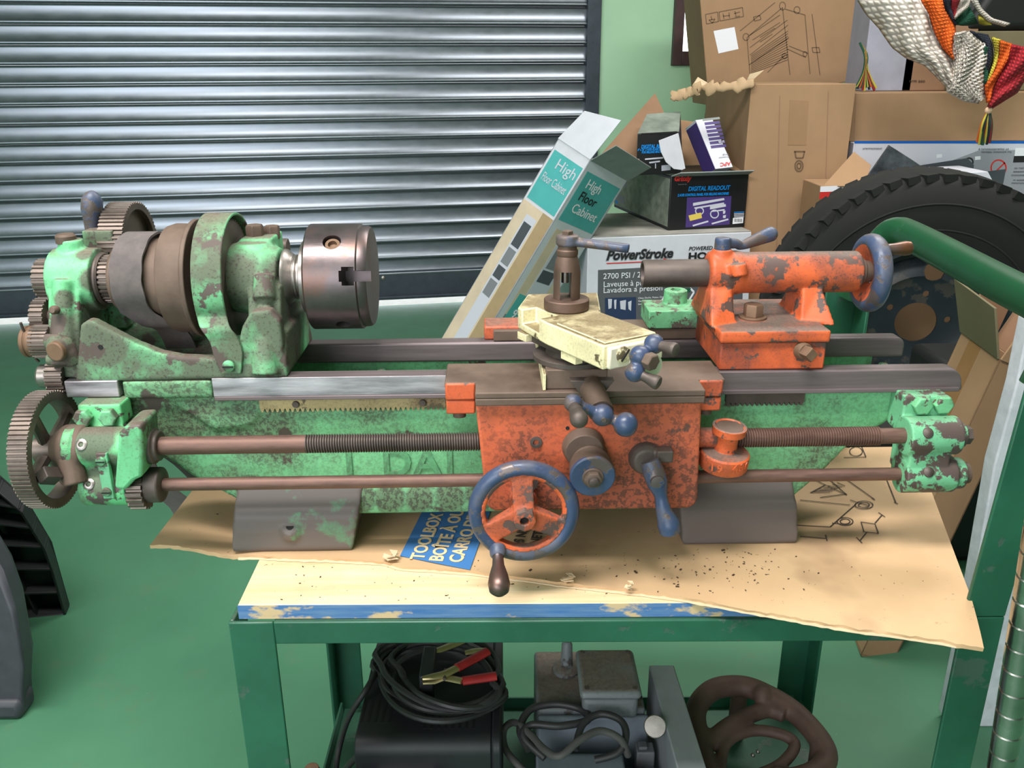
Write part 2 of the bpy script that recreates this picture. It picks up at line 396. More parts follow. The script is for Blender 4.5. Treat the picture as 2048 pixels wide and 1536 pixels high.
MB().prism([(-0.012, 0.036), (-0.016, 0.05), (-0.016, 0.192), (0.01, 0.192), (0.01, 0.036)], -0.6, 3.062, 'yz').prism([(-0.030, 0.036), (-0.034, 0.044), (-0.034, 0.054), (-0.012, 0.060), (-0.012, 0.036)], -0.6, 3.062, 'yz').build('bottom_rail', 'rail', door, 0.002)
for xx in (0.55, 1.95): MB().rev((xx, -0.016, 0.155), (0, -1, 0), [(0, 0.012), (0.004, 0.011), (0.007, 0.004)], 14).build('rivet', 'steel', door)
dstruct('trim_1', MB().box(3.05, 3.122, -0.04, 0.03, 0, 2.5), 'rail', 0.003)
dstruct('trim_2', MB().box(-0.7, 3.13, -0.30, 0.02, 2.1, 2.5), 'rail', 0.003)
# window
win = bpy.data.objects.new('window_1', None); COL.objects.link(win); win.matrix_world = DM; win['kind'] = 'structure'
fw = 0.052
MB().box(WX0, WX0+fw, -0.03, 0.07, WZ0, WZ1).box(WX1-fw, WX1, -0.03, 0.07, WZ0, WZ1).box(WX0+fw, WX1-fw, -0.03, 0.07, WZ0, WZ0+0.07).box(WX0+fw, WX1-fw, -0.03, 0.07, WZ1-0.06, WZ1).build('window_frame', 'frame', win, 0.003)
MB().box(WX0+fw, WX1-fw, 0.02, 0.05, 1.498, 1.524).build('glazing_bar', 'greycard', win, 0.002)
MB().box(WX0+fw, WX1-fw, 0.030, 0.034, WZ0+0.07, 1.498).build('pane', 'glass', win)
MB().box(WX0+fw, WX1-fw, 0.030, 0.034, 1.524, WZ1-0.06).build('pane', 'glass', win)
# ================================================================== THE LATHE
TOPZ = 0.6504                                  # cardboard surface the lathe stands on
_P = CAM + ray(690, 553)*1.03
_a = math.radians(1.2); _X = Vector((math.cos(_a), math.sin(_a), 0))
LO = _P - _X*_P.dot(_X); LO.z = TOPZ
L = Fr(LO, 1.2); AX = _P.z-TOPZ                # AX = spindle height
q = L.y; qz = L.z
lathe = empty('metal_lathe', 'old metalworking lathe in chipped mint green and orange paint standing on cardboard', 'lathe', L.mat())
def part(name, mb, mat, bevel=0.0012, parent=None, **k): return mb.build(name, mat, parent or lathe, bevel, **k)
def X(u, v, y): return q(u, v, y).x
def Z(u, v, y): return q(u, v, y).z
def poly(px, y): return [(q(u, v, y).x, q(u, v, y).z) for u, v in px]
def hexbolt(name, c, ax, R, h, mat, parent, washer=0.0):
    c = Vector(c); ax = Vector(ax).normalized(); mb = MB()
    if washer: mb.cyl(c, c+ax*0.0025, washer, None, 24)
    mb.rev(c+ax*(0.0025 if washer else 0), ax, [(0, R), (h*0.85, R), (h, R*0.86)], 6)
    return mb.build(name, mat, parent, 0.0006)
def slotscrew(name, c, ax, R, mat, parent, slot=(1, 0, 0)):
    c = Vector(c); ax = Vector(ax).normalized(); sl = Vector(slot); sl = (sl-ax*sl.dot(ax)).normalized(); w = ax.cross(sl)
    o = MB().rev(c-ax*0.001, ax, [(0, R), (0.0025, R), (0.0035, R*0.8)], 20).build(name, mat, parent)
    Mx = Matrix((sl, w, ax)).transposed().to_4x4(); Mx.translation = c+ax*0.0026
    MB().box(-R*0.85, R*0.85, -R*0.12, R*0.12, -0.001, 0.0011, Mx).build('screw_slot', 'black', o) if parent == lathe else None
    return o
BT = 0.220; FY = -0.079                        # bed top, front face of the front way
# ---- bed casting
xr = X(1832, 800, -0.066)
body = [(X(242, 775, -0.066), BT-0.002)]+poly([(246, 845), (305, 905), (350, 928), (388, 955), (482, 1004), (500, 1026), (735, 1026), (930, 1024), (1365, 1012), (1572, 1006), (1640, 950), (1700, 888), (1790, 836), (1826, 812)], -0.066)+[(xr, BT-0.02)]
bed = MB().prism(body, -0.066, -0.048, 'xz').prism(body, 0.058, 0.072, 'xz').box(X(500, 900, -0.06), X(1560, 900, -0.06), -0.06, 0.05, 0.085, 0.105)
for u in (470, 760, 1050, 1330, 1600, 1780): bed.box(X(u, 840, 0)-0.006, X(u, 840, 0)+0.006, -0.05, 0.045, 0.10 if 470 < u < 1700 else 0.16, BT-0.03)
bed.box(X(240, 790, -0.077)+0.004, X(424, 780, -0.077), -0.077, -0.05, 0.196, BT-0.003)
bed.box(X(130, 790, -0.06), X(430, 790, -0.06), -0.06, 0.06, 0.194, BT-0.004)
bed.prism(poly([(330, 792), (430, 800), (520, 826), (500, 850), (430, 858), (385, 830)], -0.07), -0.070, -0.05, 'xz')
zl = Z(830, 1024, -0.07)
bed.prism([(-0.060, zl+0.050), (-0.068, zl+0.034), (-0.0735, zl+0.022), (-0.0755, zl+0.010), (-0.0745, zl), (-0.050, zl), (-0.050, zl+0.05)], X(500, 1010, -0.07), X(1555, 1005, -0.07), 'yz')
for k in range(0): pass
M['green_bed2'] = worn('oily mint bed paint', (116, 188, 136), (74, 66, 58), 0.04, 0.62, 18, grimecol=(94, 112, 84), dust=0.9, spec=0.16, spots=tuple(((X(u, 990, -0.07), -0.07, zl+0.022+dz_), 0.020) for u, dz_ in ((500, 0.01), (545, 0.008), (600, 0.006), (660, 0), (720, 0.0), (780, 0), (840, -0.002), (900, -0.002), (960, 0), (1380, 0.0), (1440, 0.004), (1500, 0.008), (1550, 0.01))))
part('bed', bed, 'green_bed2', 0, remesh=0.0028, smooth=5)
# feet: flared out to the table
fprof = [(-0.055, 0.106), (-0.0655, 0.086), (-0.0725, 0.068), (-0.083, 0.056), (-0.0900, 0.045), (-0.0935, 0.028), (-0.0945, 0.004), (-0.092, 0.0), (0.075, 0.0), (0.075, 0.03), (0.05, 0.106)]
def foot(u0, u1, v, t0, t1):
    yb = -0.093; a, b = X(u0, v, yb), X(u1, v, yb); c, d = X(t0, 1000, -0.066), X(t1, 1010, -0.066); n = len(fprof)
    def at(s): 
        out = []
        for y, z in fprof:
            k = min(1, z/0.106); e = k**0.8
            xx = (a+(c-a)*e) if s == 0 else (b+(d-b)*e)
            out.append((xx, y, z))
        return out
    p0, p1 = at(0), at(1)
    return MB().add(p0+p1, [tuple(range(n)), tuple(range(2*n-1, n-1, -1))]+[(i, (i+1) % n, (i+1) % n+n, i+n) for i in range(n)])
fb = foot(463, 704, 1100, 482, 738); bc = q(580, 1049, -0.092)
fb.rev((bc.x, -0.086, bc.z-0.012), (0, -0.6, 0.8), [(0, 0.015), (0.012, 0.011)], 16)
f_ = part('foot', fb, 'foot', 0, remesh=0.0024, smooth=6)
MB().rev((bc.x, -0.0918, bc.z-0.0035), (0, -0.6, 0.8), [(0, 0.0048), (0.0022, 0.0048)], 14).build('bolt_hole', 'black', f_)
part('foot', foot(1366, 1596, 1083, 1345, 1576), 'foot', 0, remesh=0.0024, smooth=6)
# cast letters on the bed face
for ch, u, w in (('I', 690, 0.4), ('D', 764, 1), ('A', 828, 1), ('I', 890, 0.4)):
    p = q(u, 948, -0.066); text(ch, 'green_bed', lathe, (p.x, -0.0655, p.z-0.001), (1, 0, 0), (0, 0, 1), 0.050, 0.001, name='cast_letter', ext=0.0022)
# ---- ways
def way(name, x0, x1, mat, cap0=False):
    p = [(x0, BT-0.0265), (x0, BT)] + [(x1-0.016+0.016*math.sin(k*math.pi/10), BT-0.018+0.018*math.cos(k*math.pi/10)) for k in range(6)] + [(x1+0.001, BT-0.022), (x1+0.001, BT-0.0265)]
    m_ = MB().prism(p, FY, -0.055, 'xz'); return p
x0 = X(426, 775, FY); x1 = X(1924, 775, FY); xm = X(905, 770, FY)
p = way('', x0, x1, None)
part('bed_way', MB().prism(p, FY+0.002, -0.055, 'xz'), 'way', 0.0015)
part('bed_way', MB().box(x0-0.0005, xm, FY, FY+0.0021, BT-0.022, BT+0.0003), 'bright', 0.0004, label='bright polished front of the bed way')
part('way_lip', MB().box(x0, x1-0.003, FY-0.0008, FY+0.004, BT-0.0272, BT-0.0222), 'way', 0.0008)
part('bed_way', MB().box(X(131, 783, FY), X(238, 783, FY), FY, -0.055, BT-0.021, BT-0.001), 'bright', 0.0012)
xr2 = qz(1836, 690, BT).x
p = [(X(250, 700, 0.05), BT-0.0265), (X(250, 700, 0.05), BT)] + [(xr2-0.012+0.012*math.sin(k*math.pi/10), BT-0.012+0.012*math.cos(k*math.pi/10)) for k in range(6)] + [(xr2, BT-0.0265)]
part('bed_way', MB().prism(p, 0.0505, 0.074, 'xz'), 'way', 0.003)
part('bed_gap_shade', MB().box(X(560, 730, 0.0), xr2-0.02, -0.047, 0.041, 0.108, 0.112), 'black', 0)  # flat black sheet painting the shade in the gap between the ways
# ---- rack under the front way
def rack(u0, u1, v0, v1, mat):
    a, b = X(u0, 810, -0.07), X(u1, 810, -0.07); z1 = BT-0.0265; z0 = z1-0.0135; pts = [(a, z1), (a, z0)]; n = int((b-a)/0.0058)
    for k in range(n):
        s = a+(b-a)*k/n; w = (b-a)/n
        pts += [(s+w*0.05, z0-0.0005), (s+w*0.32, z0-0.0048), (s+w*0.58, z0-0.0048), (s+w*0.9, z0-0.0005)]
    pts += [(b, z0), (b, z1)]
    return part('rack', MB().prism(pts, -0.0725, -0.060, 'xz'), mat, 0)
rk = rack(520, 892, 806, 824, 'rackcream'); rack(1450, 1606, 797, 812, 'iron')
for u in (592, 846): slotscrew('rack_screw', (X(u, 812, -0.073), -0.0728, BT-0.035), (0, -1, 0), 0.0042, 'iron', rk)
# ---- headstock casting
hs = MB()
yf = -0.0765
wall = poly([(150, 764), (562, 757), (566, 690), (560, 640), (540, 620), (500, 625), (483, 655), (470, 712), (420, 718), (360, 714), (318, 706), (270, 687), (218, 660), (190, 645), (176, 640), (160, 650)], yf)
hs.prism(wall, yf, -0.060, 'xz')
xa, xb = X(152, 750, yf), X(562, 750, yf)
hs.prism([(-0.065, BT-0.001), (-0.062, BT+0.022), (0.0, BT+0.006), (0.062, BT+0.03), (0.075, BT-0.001)], xa, xb, 'yz')
# left pedestal and bearing
lx0, lx1 = X(116, 550, 0.0), X(203, 550, 0.0)
hs.prism([(-0.070, BT), (-0.052, BT+0.06), (-0.036, AX), (0.036, AX), (0.06, BT+0.05), (0.07, BT)], lx0+0.004, lx0+0.040, 'yz')
hs.cyl((lx0, 0, AX), (lx1, 0, AX), 0.037, None, 40)
hs.tube([(lx0+0.022, -0.036, AX+0.008), (lx0+0.022, -0.050, BT+0.06), (lx0+0.024, -0.072, BT+0.015)], [0.0105, 0.013, 0.014], 14)
hs.tube([(lx0+0.022, 0, AX+0.02), (lx0+0.022, 0.0, AX+0.048)], [0.016, 0.014], 14)
hs.box(lx0+0.022, lx0+0.058, 0.03, 0.085, BT+0.03, AX+0.052)
# right pedestal: column, bearing cone
rx0, rx1 = X(478, 560, 0), X(566, 555, 0)
cx0, cx1 = X(480, 690, yf), X(569, 690, yf)
hs.prism([(-0.0765, BT), (-0.074, BT+0.022), (-0.060, BT+0.055), (-0.043, AX+0.0), (0.04, AX), (0.07, BT+0.03), (0.075, BT)], cx0+0.006, cx1-0.006, 'yz')
hs.prism([(-0.0765, BT), (-0.0755, BT+0.022), (-0.055, BT+0.05), (-0.03, BT+0.05), (0.05, BT+0.05), (0.075, BT)], cx0-0.004, cx1, 'yz')
hs.rev((rx0-0.006, 0, AX), (1, 0, 0), [(0, 0.040), (0.02, 0.044), (0.045, 0.041), (rx1-rx0+0.006, 0.034)], 40)
mx = (cx0+cx1)/2+0.001
hs.tube([(mx, -0.038, AX+0.004), (mx, -0.052, AX-0.028), (mx, -0.066, BT+0.045), (mx, -0.078, BT+0.004)], [0.008, 0.0105, 0.012, 0.017], 14)
hs.tube([(mx, -0.040, AX+0.012), (mx, -0.053, AX-0.014)], [0.012, 0.013], 14)
hs.rev((rx0+0.022, 0.0, AX+0.025), (0, 0, 1), [(0, 0.024), (0.018, 0.018)], 20)
hs.box(rx0+0.006, rx0+0.044, 0.0, 0.055, AX, AX+0.047)
def hp3(u, v, y): p = q(u, v, y); return (p.x, p.y, p.z)
M['head'] = worn('headstock mint paint', (112, 194, 138), (88, 76, 70), 0.20, 0.84, 26, grimecol=(92, 82, 74), dust=0.85, edge=0.5, spec=0.09,
    spots=((hp3(205, 690, yf), 0.030), (hp3(165, 690, yf), 0.026), (hp3(330, 690, yf+0.02), 0.020), (hp3(250, 660, yf+0.02), 0.022), (hp3(395, 735, yf), 0.018), (hp3(440, 740, yf), 0.022), (hp3(500, 750, yf), 0.016), (hp3(548, 752, yf), 0.016), (hp3(545, 660, yf), 0.016), (hp3(490, 640, -0.05), 0.018), (hp3(480, 560, -0.03), 0.034), (hp3(545, 590, -0.04), 0.014), (hp3(190, 560, -0.03), 0.016), (hp3(165, 500, -0.02), 0.012), (hp3(130, 600, -0.05), 0.012)))
head = part('headstock', hs, 'head', 0, remesh=0.0022, smooth=5)
p = q(201, 694, yf); MB().cyl((p.x, yf-0.0006, p.z), (p.x, yf+0.002, p.z), 0.0028, None, 12).build('pin_hole', 'black', head)
p = q(136, 623, -0.07); MB().rev((lx0+0.022, -0.062, p.z), (0, -1, 0.2), [(0, 0.0052), (0.006, 0.005), (0.009, 0.003)], 14).build('oil_nipple', 'brown', head)
# caps and bolts on the bearings
zc = Z(145, 483, -0.004)
MB().rev((lx0+0.018, -0.002, AX+0.036), (0, 0, 1), [(0, 0.009), (0.006, 0.008), (0.008, 0.0115), (0.016, 0.0115), (0.0185, 0.009)], 20).build('oil_cap', 'brown', head)
hexbolt('cap_bolt', (rx0+0.020, 0.018, AX+0.040), (0, 0, 1), 0.011, 0.020, M['brown'], head)
hexbolt('cap_bolt', (rx0+0.036, 0.035, AX+0.040), (0, 0, 1), 0.010, 0.016, M['brown'], head)
# guard strap over the bull gear
gx0 = X(388, 520, -0.055); gx1 = X(452, 520, -0.055)-0.002
def strap():
    R = 0.0765; path = []
    for k in range(0, 25):
        a = math.radians(-22+k*9.2); path.append((0.0, -R*math.cos(a), AX+R*math.sin(a)))
    low = [(0.017, yf-0.004, BT+0.006), (0.016, yf-0.004, BT+0.030), (0.013, -0.080, BT+0.046), (0.006, -0.081, BT+0.060)]
    pts = bez(low+path, 3); vs = []; fs = []; th = 0.0035
    for i, p in enumerate(pts):
        d = (Vector(pts[min(i+1, len(pts)-1)])-Vector(pts[max(i-1, 0)])).normalized(); d.x = 0
        nrm = Vector((0, d.z, -d.y)).normalized()*th
        w = 0.0 if i > 3 else 0.002*(3-i)
        for xx, s in ((gx0+w, 0), (gx1-w, 0), (gx1-w, 1), (gx0+w, 1)): vs.append(Vector((xx+p[0], p[1], p[2]))+nrm*s)
    N = len(pts)
    for i in range(N-1):
        for k in range(4): fs.append((i*4+k, i*4+(k+1) % 4, i*4+4+(k+1) % 4, i*4+4+k))
    fs += [(0, 1, 2, 3), (N*4-4, N*4-3, N*4-2, N*4-1)]
    return MB().add(vs, fs)
gd = part('gear_guard', strap(), 'green', 0.001, ang=50)
slotscrew('guard_screw', ((gx0+gx1)/2+0.0165, yf-0.0078, BT+0.017), (0, -1, 0), 0.0068, M['green_bolt'], gd)
MB().box((gx0+gx1)/2+0.0165-0.006, (gx0+gx1)/2+0.0165+0.006, -0.0006, 0.0006, -0.001, 0.0006, Matrix.Translation((0, yf-0.0114, BT+0.017)) @ Matrix.Rotation(0, 4, 'X')).build('screw_slot', 'black', gd)
# ---- spindle, bull gear, cone pulley
part('bull_gear', MB().gear((gx0+0.004, 0, AX), (1, 0, 0), 0.024, 0.069, 60, rim=0.02), 'gear', 0)
pu = MB()
px = lambda u: X(u, 553, -0.03)
pu.rev((px(214), 0, AX), (1, 0, 0), [(0, 0.020), (0, 0.036), (0.004, 0.0385), (0.006, 0.037), (0.008, 0.0345), (px(292)-px(214), 0.036), (px(296)-px(214), 0.0475), (px(325)-px(214), 0.0485), (px(328)-px(214), 0.0615), (px(344)-px(214), 0.0645), (px(378)-px(214), 0.064), (px(381)-px(214), 0.0695), (px(390)-px(214), 0.0695), (px(390)-px(214), 0.02)], 64)
part('cone_pulley', pu, 'brown', 0.001)
part('pinion', MB().gear((px(180), 0, AX), (1, 0, 0), px(215)-px(180), 0.0285, 30, rim=0.012), 'gear', 0)
part('collar', MB().rev((lx1-0.001, 0, AX), (1, 0, 0), [(0, 0.030), (0.004, 0.032), (0.008, 0.029), (px(182)-lx1+0.003, 0.027)], 36), 'iron')
sx = lambda u: X(u, 553, -0.02)
sp = MB().rev((sx(563), 0, AX), (1, 0, 0), [(0, 0.034), (0.004, 0.033), (0.009, 0.0285), (sx(583)-sx(563), 0.027), (sx(584)-sx(563), 0.0255), (sx(586)-sx(563), 0.027), (sx(590)-sx(563), 0.0265), (sx(592)-sx(563), 0.0250), (sx(611)-sx(563), 0.0255)], 40)
part('spindle', sp, 'steel')
part('spindle_gear', MB().gear((X(63, 553, -0.02), 0, AX), (1, 0, 0), X(92, 553, -0.02)-X(63, 553, -0.02), 0.0245, 24, rim=0.009), 'gear', 0)
part('spindle_collar', MB().rev((X(91, 553, -0.02), 0, AX), (1, 0, 0), [(0, 0.0225), (0.002, 0.0255), (0.012, 0.026), (lx0-X(91, 553, -0.02)+0.002, 0.029)], 32), 'iron')
# chuck
c0, c1, c2 = X(610, 553, 0), X(625, 553, -0.0), X(746, 553, 0.0)
ck = MB().rev((c1, 0, AX), (1, 0, 0), [(0, 0.02), (0, 0.0605), (0.002, 0.0625), (c2-c1-0.012, 0.0625), (c2-c1-0.0105, 0.060), (c2-c1-0.003, 0.0595), (c2-c1, 0.0575), (c2-c1, 0.012)], 72).build('chuck', 'chuck', lathe)
ang = math.radians(-6)
slotM = Matrix.Translation((0, 0, AX)) @ Matrix.Rotation(math.radians(-13), 4, 'X')
cut(ck, MB().box(c2-0.030, c2+0.01, -0.09, -0.016, -0.0062, 0.0062, slotM)); cut(ck, MB().box(c2-0.027, c2-0.013, -0.09, -0.018, -0.0105, 0.0105, slotM))
kd = Vector((0, -0.62, 0.785)).normalized(); kx = X(662, 470, -0.04)
kd2 = Vector((0, -0.62, -0.785)).normalized(); kx2 = X(690, 650, -0.03)
cut(ck, MB().cyl(Vector((kx, 0, AX))+kd*0.052, Vector((kx, 0, AX))+kd*0.08, 0.0105, None, 24)); cut(ck, MB().cyl(Vector((kx2, 0, AX))+kd2*0.053, Vector((kx2, 0, AX))+kd2*0.08, 0.009, None, 24))
ck.data.materials.clear(); ck.data.materials.append(M['chuck'])
kb = Vector((kx, 0, AX))+kd*0.0515
o = MB().rev(kb, kd, [(0, 0.0085), (0.0065, 0.0085), (0.0065, 0.0052), (0.002, 0.0046)], 20).build('key_socket', 'rust_sock', ck)
MB().rev((c0, 0, AX), (1, 0, 0), [(0, 0.041), (0.001, 0.043), (c1-c0-0.003, 0.0435), (c1-c0, 0.053), (c1-c0+0.001, 0.054)], 56).build('back_plate', 'steel', ck)
# ---- back gear and its lever
bgc = q(256, 497, 0.084)
part('back_gear', MB().gear((X(214, 470, 0.06), 0.084, bgc.z), (1, 0, 0), 0.030, 0.0585, 66, rim=0.049, bore=0.012), 'gear', 0)
part('back_shaft', MB().cyl((lx0, 0.084, bgc.z), (rx1-0.01, 0.084, bgc.z), 0.011, None, 18), 'iron')
hb = q(184, 474, 0.062); ht = q(184, 381, 0.055)
lev = Vector(ht)-Vector(hb); hl = lev.length
part('lever_handle', MB().rev(hb, lev, [(-0.012, 0.0085), (0, 0.0095), (hl*0.12, 0.0078), (hl*0.35, 0.0098), (hl*0.6, 0.0128), (hl*0.8, 0.0122), (hl*0.93, 0.008), (hl*0.985, 0.003), (hl, 0.0006)], 24), 'blue', 0)
# ---- change gear train at the tail of the headstock
def gearpx(name, u0, u1, vc, y, R, teeth, mat='gear', **k):
    a, b = X(u0, vc, y-R*0.7), X(u1, vc, y-R*0.7); z = Z(u0, vc, y)
    return part(name, MB().gear((a, y, z), (1, 0, 0), b-a, R, teeth, **k), mat, 0), a, b, z
g2, a, b, z2 = gearpx('change_gear', 61, 88, 634, -0.020, 0.0225, 24, rim=0.008)
part('gear_stud', MB().cyl((b-0.002, -0.020, z2), (b+0.022, -0.020, z2), 0.010, None, 18), 'iron')
g3, a, b, z3 = gearpx('stud_gear', 58, 94, 683, -0.050, 0.0195, 26, rim=0.008)
part('stud_sleeve', MB().rev((X(36, 683, -0.065), -0.050, z3), (1, 0, 0), [(0, 0.0165), (0.001, 0.018), (0.005, 0.0185), (0.006, 0.0172), (0.007, 0.0172), (0.008, 0.0185), (a-X(36, 683, -0.065)+0.004, 0.0185)], 32), 'rust_sock')
xx = X(46, 683, -0.065)
part('split_pin', MB().tube([(xx, -0.062, z3+0.026), (xx, -0.060, z3+0.018), (xx, -0.052, z3), (xx+0.001, -0.048, z3-0.022), (xx+0.003, -0.046, z3-0.026)], 0.0016, 8), 'iron', 0)
br = MB()
pa = q(108, 625, -0.035); pb = q(104, 690, -0.055); pc = q(120, 700, -0.080)
br.tube([(pa.x+0.002, -0.030, z2+0.012), (pa.x+0.002, -0.035, z2-0.01), (pb.x+0.004, -0.050, z3+0.006), (pc.x, -0.060, z3-0.012)], [0.010, 0.011, 0.012, 0.014], 12, 0.007, up=(1, 0, 0))
br.tube([(X(88, 690, -0.075), -0.066, z3+0.004), (X(108, 688, -0.08), -0.072, z3+0.006), (X(130, 700, -0.08), -0.074, z3-0.008), (X(138, 715, -0.08), -0.070, z3-0.02)], [0.007, 0.011, 0.012, 0.008], 12, 0.010)
br.rev((X(118, 703, -0.085), -0.066, Z(118, 703, -0.085)), (-0.25, -1, 0.0), [(0, 0.0135), (0.020, 0.0125)], 24)
br.tube([(X(90, 722, -0.07), -0.066, Z(90, 722, -0.07)), (X(108, 722, -0.07), -0.064, Z(108, 722, -0.07)), (X(122, 712, -0.07), -0.064, Z(122, 712, -0.07))], [0.007, 0.009, 0.010], 10)
part('gear_bracket', br, 'green', 0, remesh=0.0018, smooth=4)
pq = q(117, 703, -0.090); hexo = MB().rev((X(117, 704, -0.09)-0.003, -0.0845, Z(117, 704, -0.09)), (-0.25, -1, 0), [(0, 0.0115), (0.005, 0.0112), (0.006, 0.0100)], 24)
part('bracket_stud', hexo, 'rust_sock', 0.0005)
g4, a, b, z4 = gearpx('change_gear', 91, 126, 752, -0.058, 0.0215, 22, rim=0.008)
part('gear_cap', MB().rev((X(67, 752, -0.07), -0.058, z4), (1, 0, 0), [(0, 0.011), (0.002, 0.0135), (a-X(67, 752, -0.07)+0.002, 0.0145)], 26), 'steel')
# ---- lead screw, feed rod and their brackets
SY = -0.116; SZ = (Z(310, 893, SY)+Z(1800, 870, SY))/2; RZ = (Z(312, 974, SY)+Z(1800, 943, SY))/2
sxl = lambda u, v=893: X(u, v, SY-0.008)
bgx0, bgx1 = X(22, 905, SY-0.05), X(62, 905, SY-0.05)
part('quadrant_gear', MB().gear((bgx0, SY+0.004, SZ-0.004), (1, 0, 0), bgx1-bgx0, 0.0672, 78, rim=0.056, spokes=4, hub=0.016), 'gear', 0)
part('gear_hub', MB().rev((bgx1-0.004, SY+0.004, SZ-0.003), (1, 0, 0), [(0, 0.016), (0.014, 0.027), (0.036, 0.028), (0.04, 0.024), (sxl(142)-bgx1+0.006, 0.024)], 36).tube([(bgx1+0.02, SY-0.012, SZ-0.01), (bgx1+0.026, SY-0.022, SZ-0.036)], [0.014, 0.013], 14), 'brown', 0, remesh=0.0016, smooth=3)
part('square_bolt', MB().rev((bgx1+0.006, SY-0.036, SZ-0.018), (-0.35, -0.8, 0.45), [(-0.01, 0.0105), (0.009, 0.0105), (0.0105, 0.009)], 4), 'iron', 0.0008)
pth = MB()
s0, sthread, send = sxl(300), sxl(610), sxl(1817, 870)
part('lead_screw', MB().cyl((s0, SY, SZ), (sthread, SY, SZ), 0.0104, None, 24), 'rusty', 0)
part('screw_journal', MB().cyl((sxl(1770, 870), SY, SZ), (send+0.01, SY, SZ), 0.0092, None, 24), 'rusty', 0)
def thread(x0, x1, pitch, ro, ri):
    vs = []; fs = []; n = 20; turns = int((x1-x0)/pitch); N = turns*n
    for i in range(N+1):
        a = 2*math.pi*i/n; x = x0+pitch*i/n
        for dx, r in ((0, ri), (pitch*0.3, ro), (pitch*0.62, ro), (pitch*0.95, ri)):
            vs.append((x+dx, SY+r*math.cos(a), SZ+r*math.sin(a)))
    for i in range(N):
        for k in range(3): fs.append((i*4+k, i*4+k+1, i*4+5+k, i*4+4+k))
    return MB().add(vs, fs)
ap0, ap1 = q(952, 900, -0.150).x, q(1398, 900, -0.150).x
part('screw_thread', thread(sthread-0.002, ap0+0.03, 0.0029, 0.0108, 0.0088).cyl((sthread-0.003, SY, SZ), (ap0+0.03, SY, SZ), 0.0088, None, 20), M['iron'], 0)
part('screw_thread', thread(ap1-0.02, sxl(1765, 870), 0.0029, 0.0112, 0.0092).cyl((ap1-0.03, SY, SZ), (sxl(1770, 870), SY, SZ), 0.0092, None, 20), 'rusty', 0)
part('feed_rod', MB().cyl((sxl(300), SY, RZ), (send+0.012, SY, RZ), 0.0076, None, 24), 'rusty', 0)
# left bracket
lb = MB(); bx0, bx1 = sxl(143), sxl(238)
lb.box(bx0+0.002, bx1-0.002, -0.100, -0.070, Z(190, 852, -0.1), BT-0.022)
lb.cyl((bx0, SY, SZ), (bx1+0.02, SY, SZ), 0.0225, None, 32)
lb.cyl((bx0+0.004, SY, RZ), (bx1+0.004, SY, RZ), 0.0225, None, 32)
lb.box(bx0+0.01, bx1, SY-0.014, SY+0.03, RZ, SZ)
lb.cyl((bx0-0.006, SY, SZ), (bx0+0.004, SY, SZ), 0.025, None, 32)
M['lbrk'] = worn('oily bracket paint', (114, 206, 142), (86, 74, 70), 0.2, 0.5, 40, grimecol=(88, 76, 70), dust=0.85, edge=0.4, spots=(((bx0+0.03, SY-0.01, SZ+0.012), 0.026), ((bx0+0.045, SY-0.01, SZ-0.012), 0.022), ((bx0+0.03, SY-0.015, RZ+0.014), 0.020)))
lbr = part('screw_bracket', lb, 'lbrk', 0, remesh=0.0016, smooth=4)
for u, v in ((163, 838), (214, 837)): hexbolt('bracket_bolt', (X(u, v, -0.108), -0.0995, Z(u, v, -0.108)), (0, -1, 0), 0.0105, 0.010, M['green_bolt'], lbr)
for z in (SZ, RZ):
    d = Vector((0, -0.85, 0.5)).normalized()
    MB().rev(Vector((sxl(174), SY, z))+d*0.021, d, [(0, 0.0065), (0.002, 0.0065), (0.003, 0.0045), (0.003, 0.003), (0.001, 0.002)], 18).build('grease_nipple', 'steel', lbr)
pl = MB().box(sxl(204), sxl(226), SY-0.0262, SY-0.0195, RZ-0.004, SZ+0.003).build('cover_plate', 'green_brk', lbr, 0.001)
for z in (SZ-0.006, RZ+0.005): 
    slotscrew('plate_screw', (sxl(213), SY-0.0262, z), (0, -1, 0), 0.0055, M['green_bolt'], lbr); 
    MB().box(sxl(213)-0.0045, sxl(213)+0.0045, SY-0.0302, SY-0.029, z-0.0006, z+0.0006).build('screw_slot', 'black', lbr)
cv = MB(); cp = poly([(236, 868), (250, 852), (282, 850), (286, 905), (284, 955), (268, 962), (250, 982), (228, 978)], SY-0.03)
cv.prism(cp, SY-0.030, SY+0.02, 'xz'); part('dog_clutch_cover', cv, 'green', 0.004, seg=3)
part('screw_collar', MB().rev((sxl(288), SY, SZ), (1, 0, 0), [(0, 0.0205), (sxl(306)-sxl(288), 0.0205), (sxl(308)-sxl(288), 0.0175), (sxl(316)-sxl(288), 0.017)], 32), 'iron')
part('rod_pinion', MB().gear((sxl(246), SY, RZ-0.004), (1, 0, 0), sxl(278)-sxl(246), 0.0245, 18, rim=0.008), 'gear', 0)
part('rod_collar', MB().rev((sxl(276), SY, RZ), (1, 0, 0), [(0, 0.019), (0.002, 0.0205), (sxl(306)-sxl(276), 0.0205), (sxl(308)-sxl(276), 0.019), (sxl(310)-sxl(276), 0.012)], 32), 'iron')
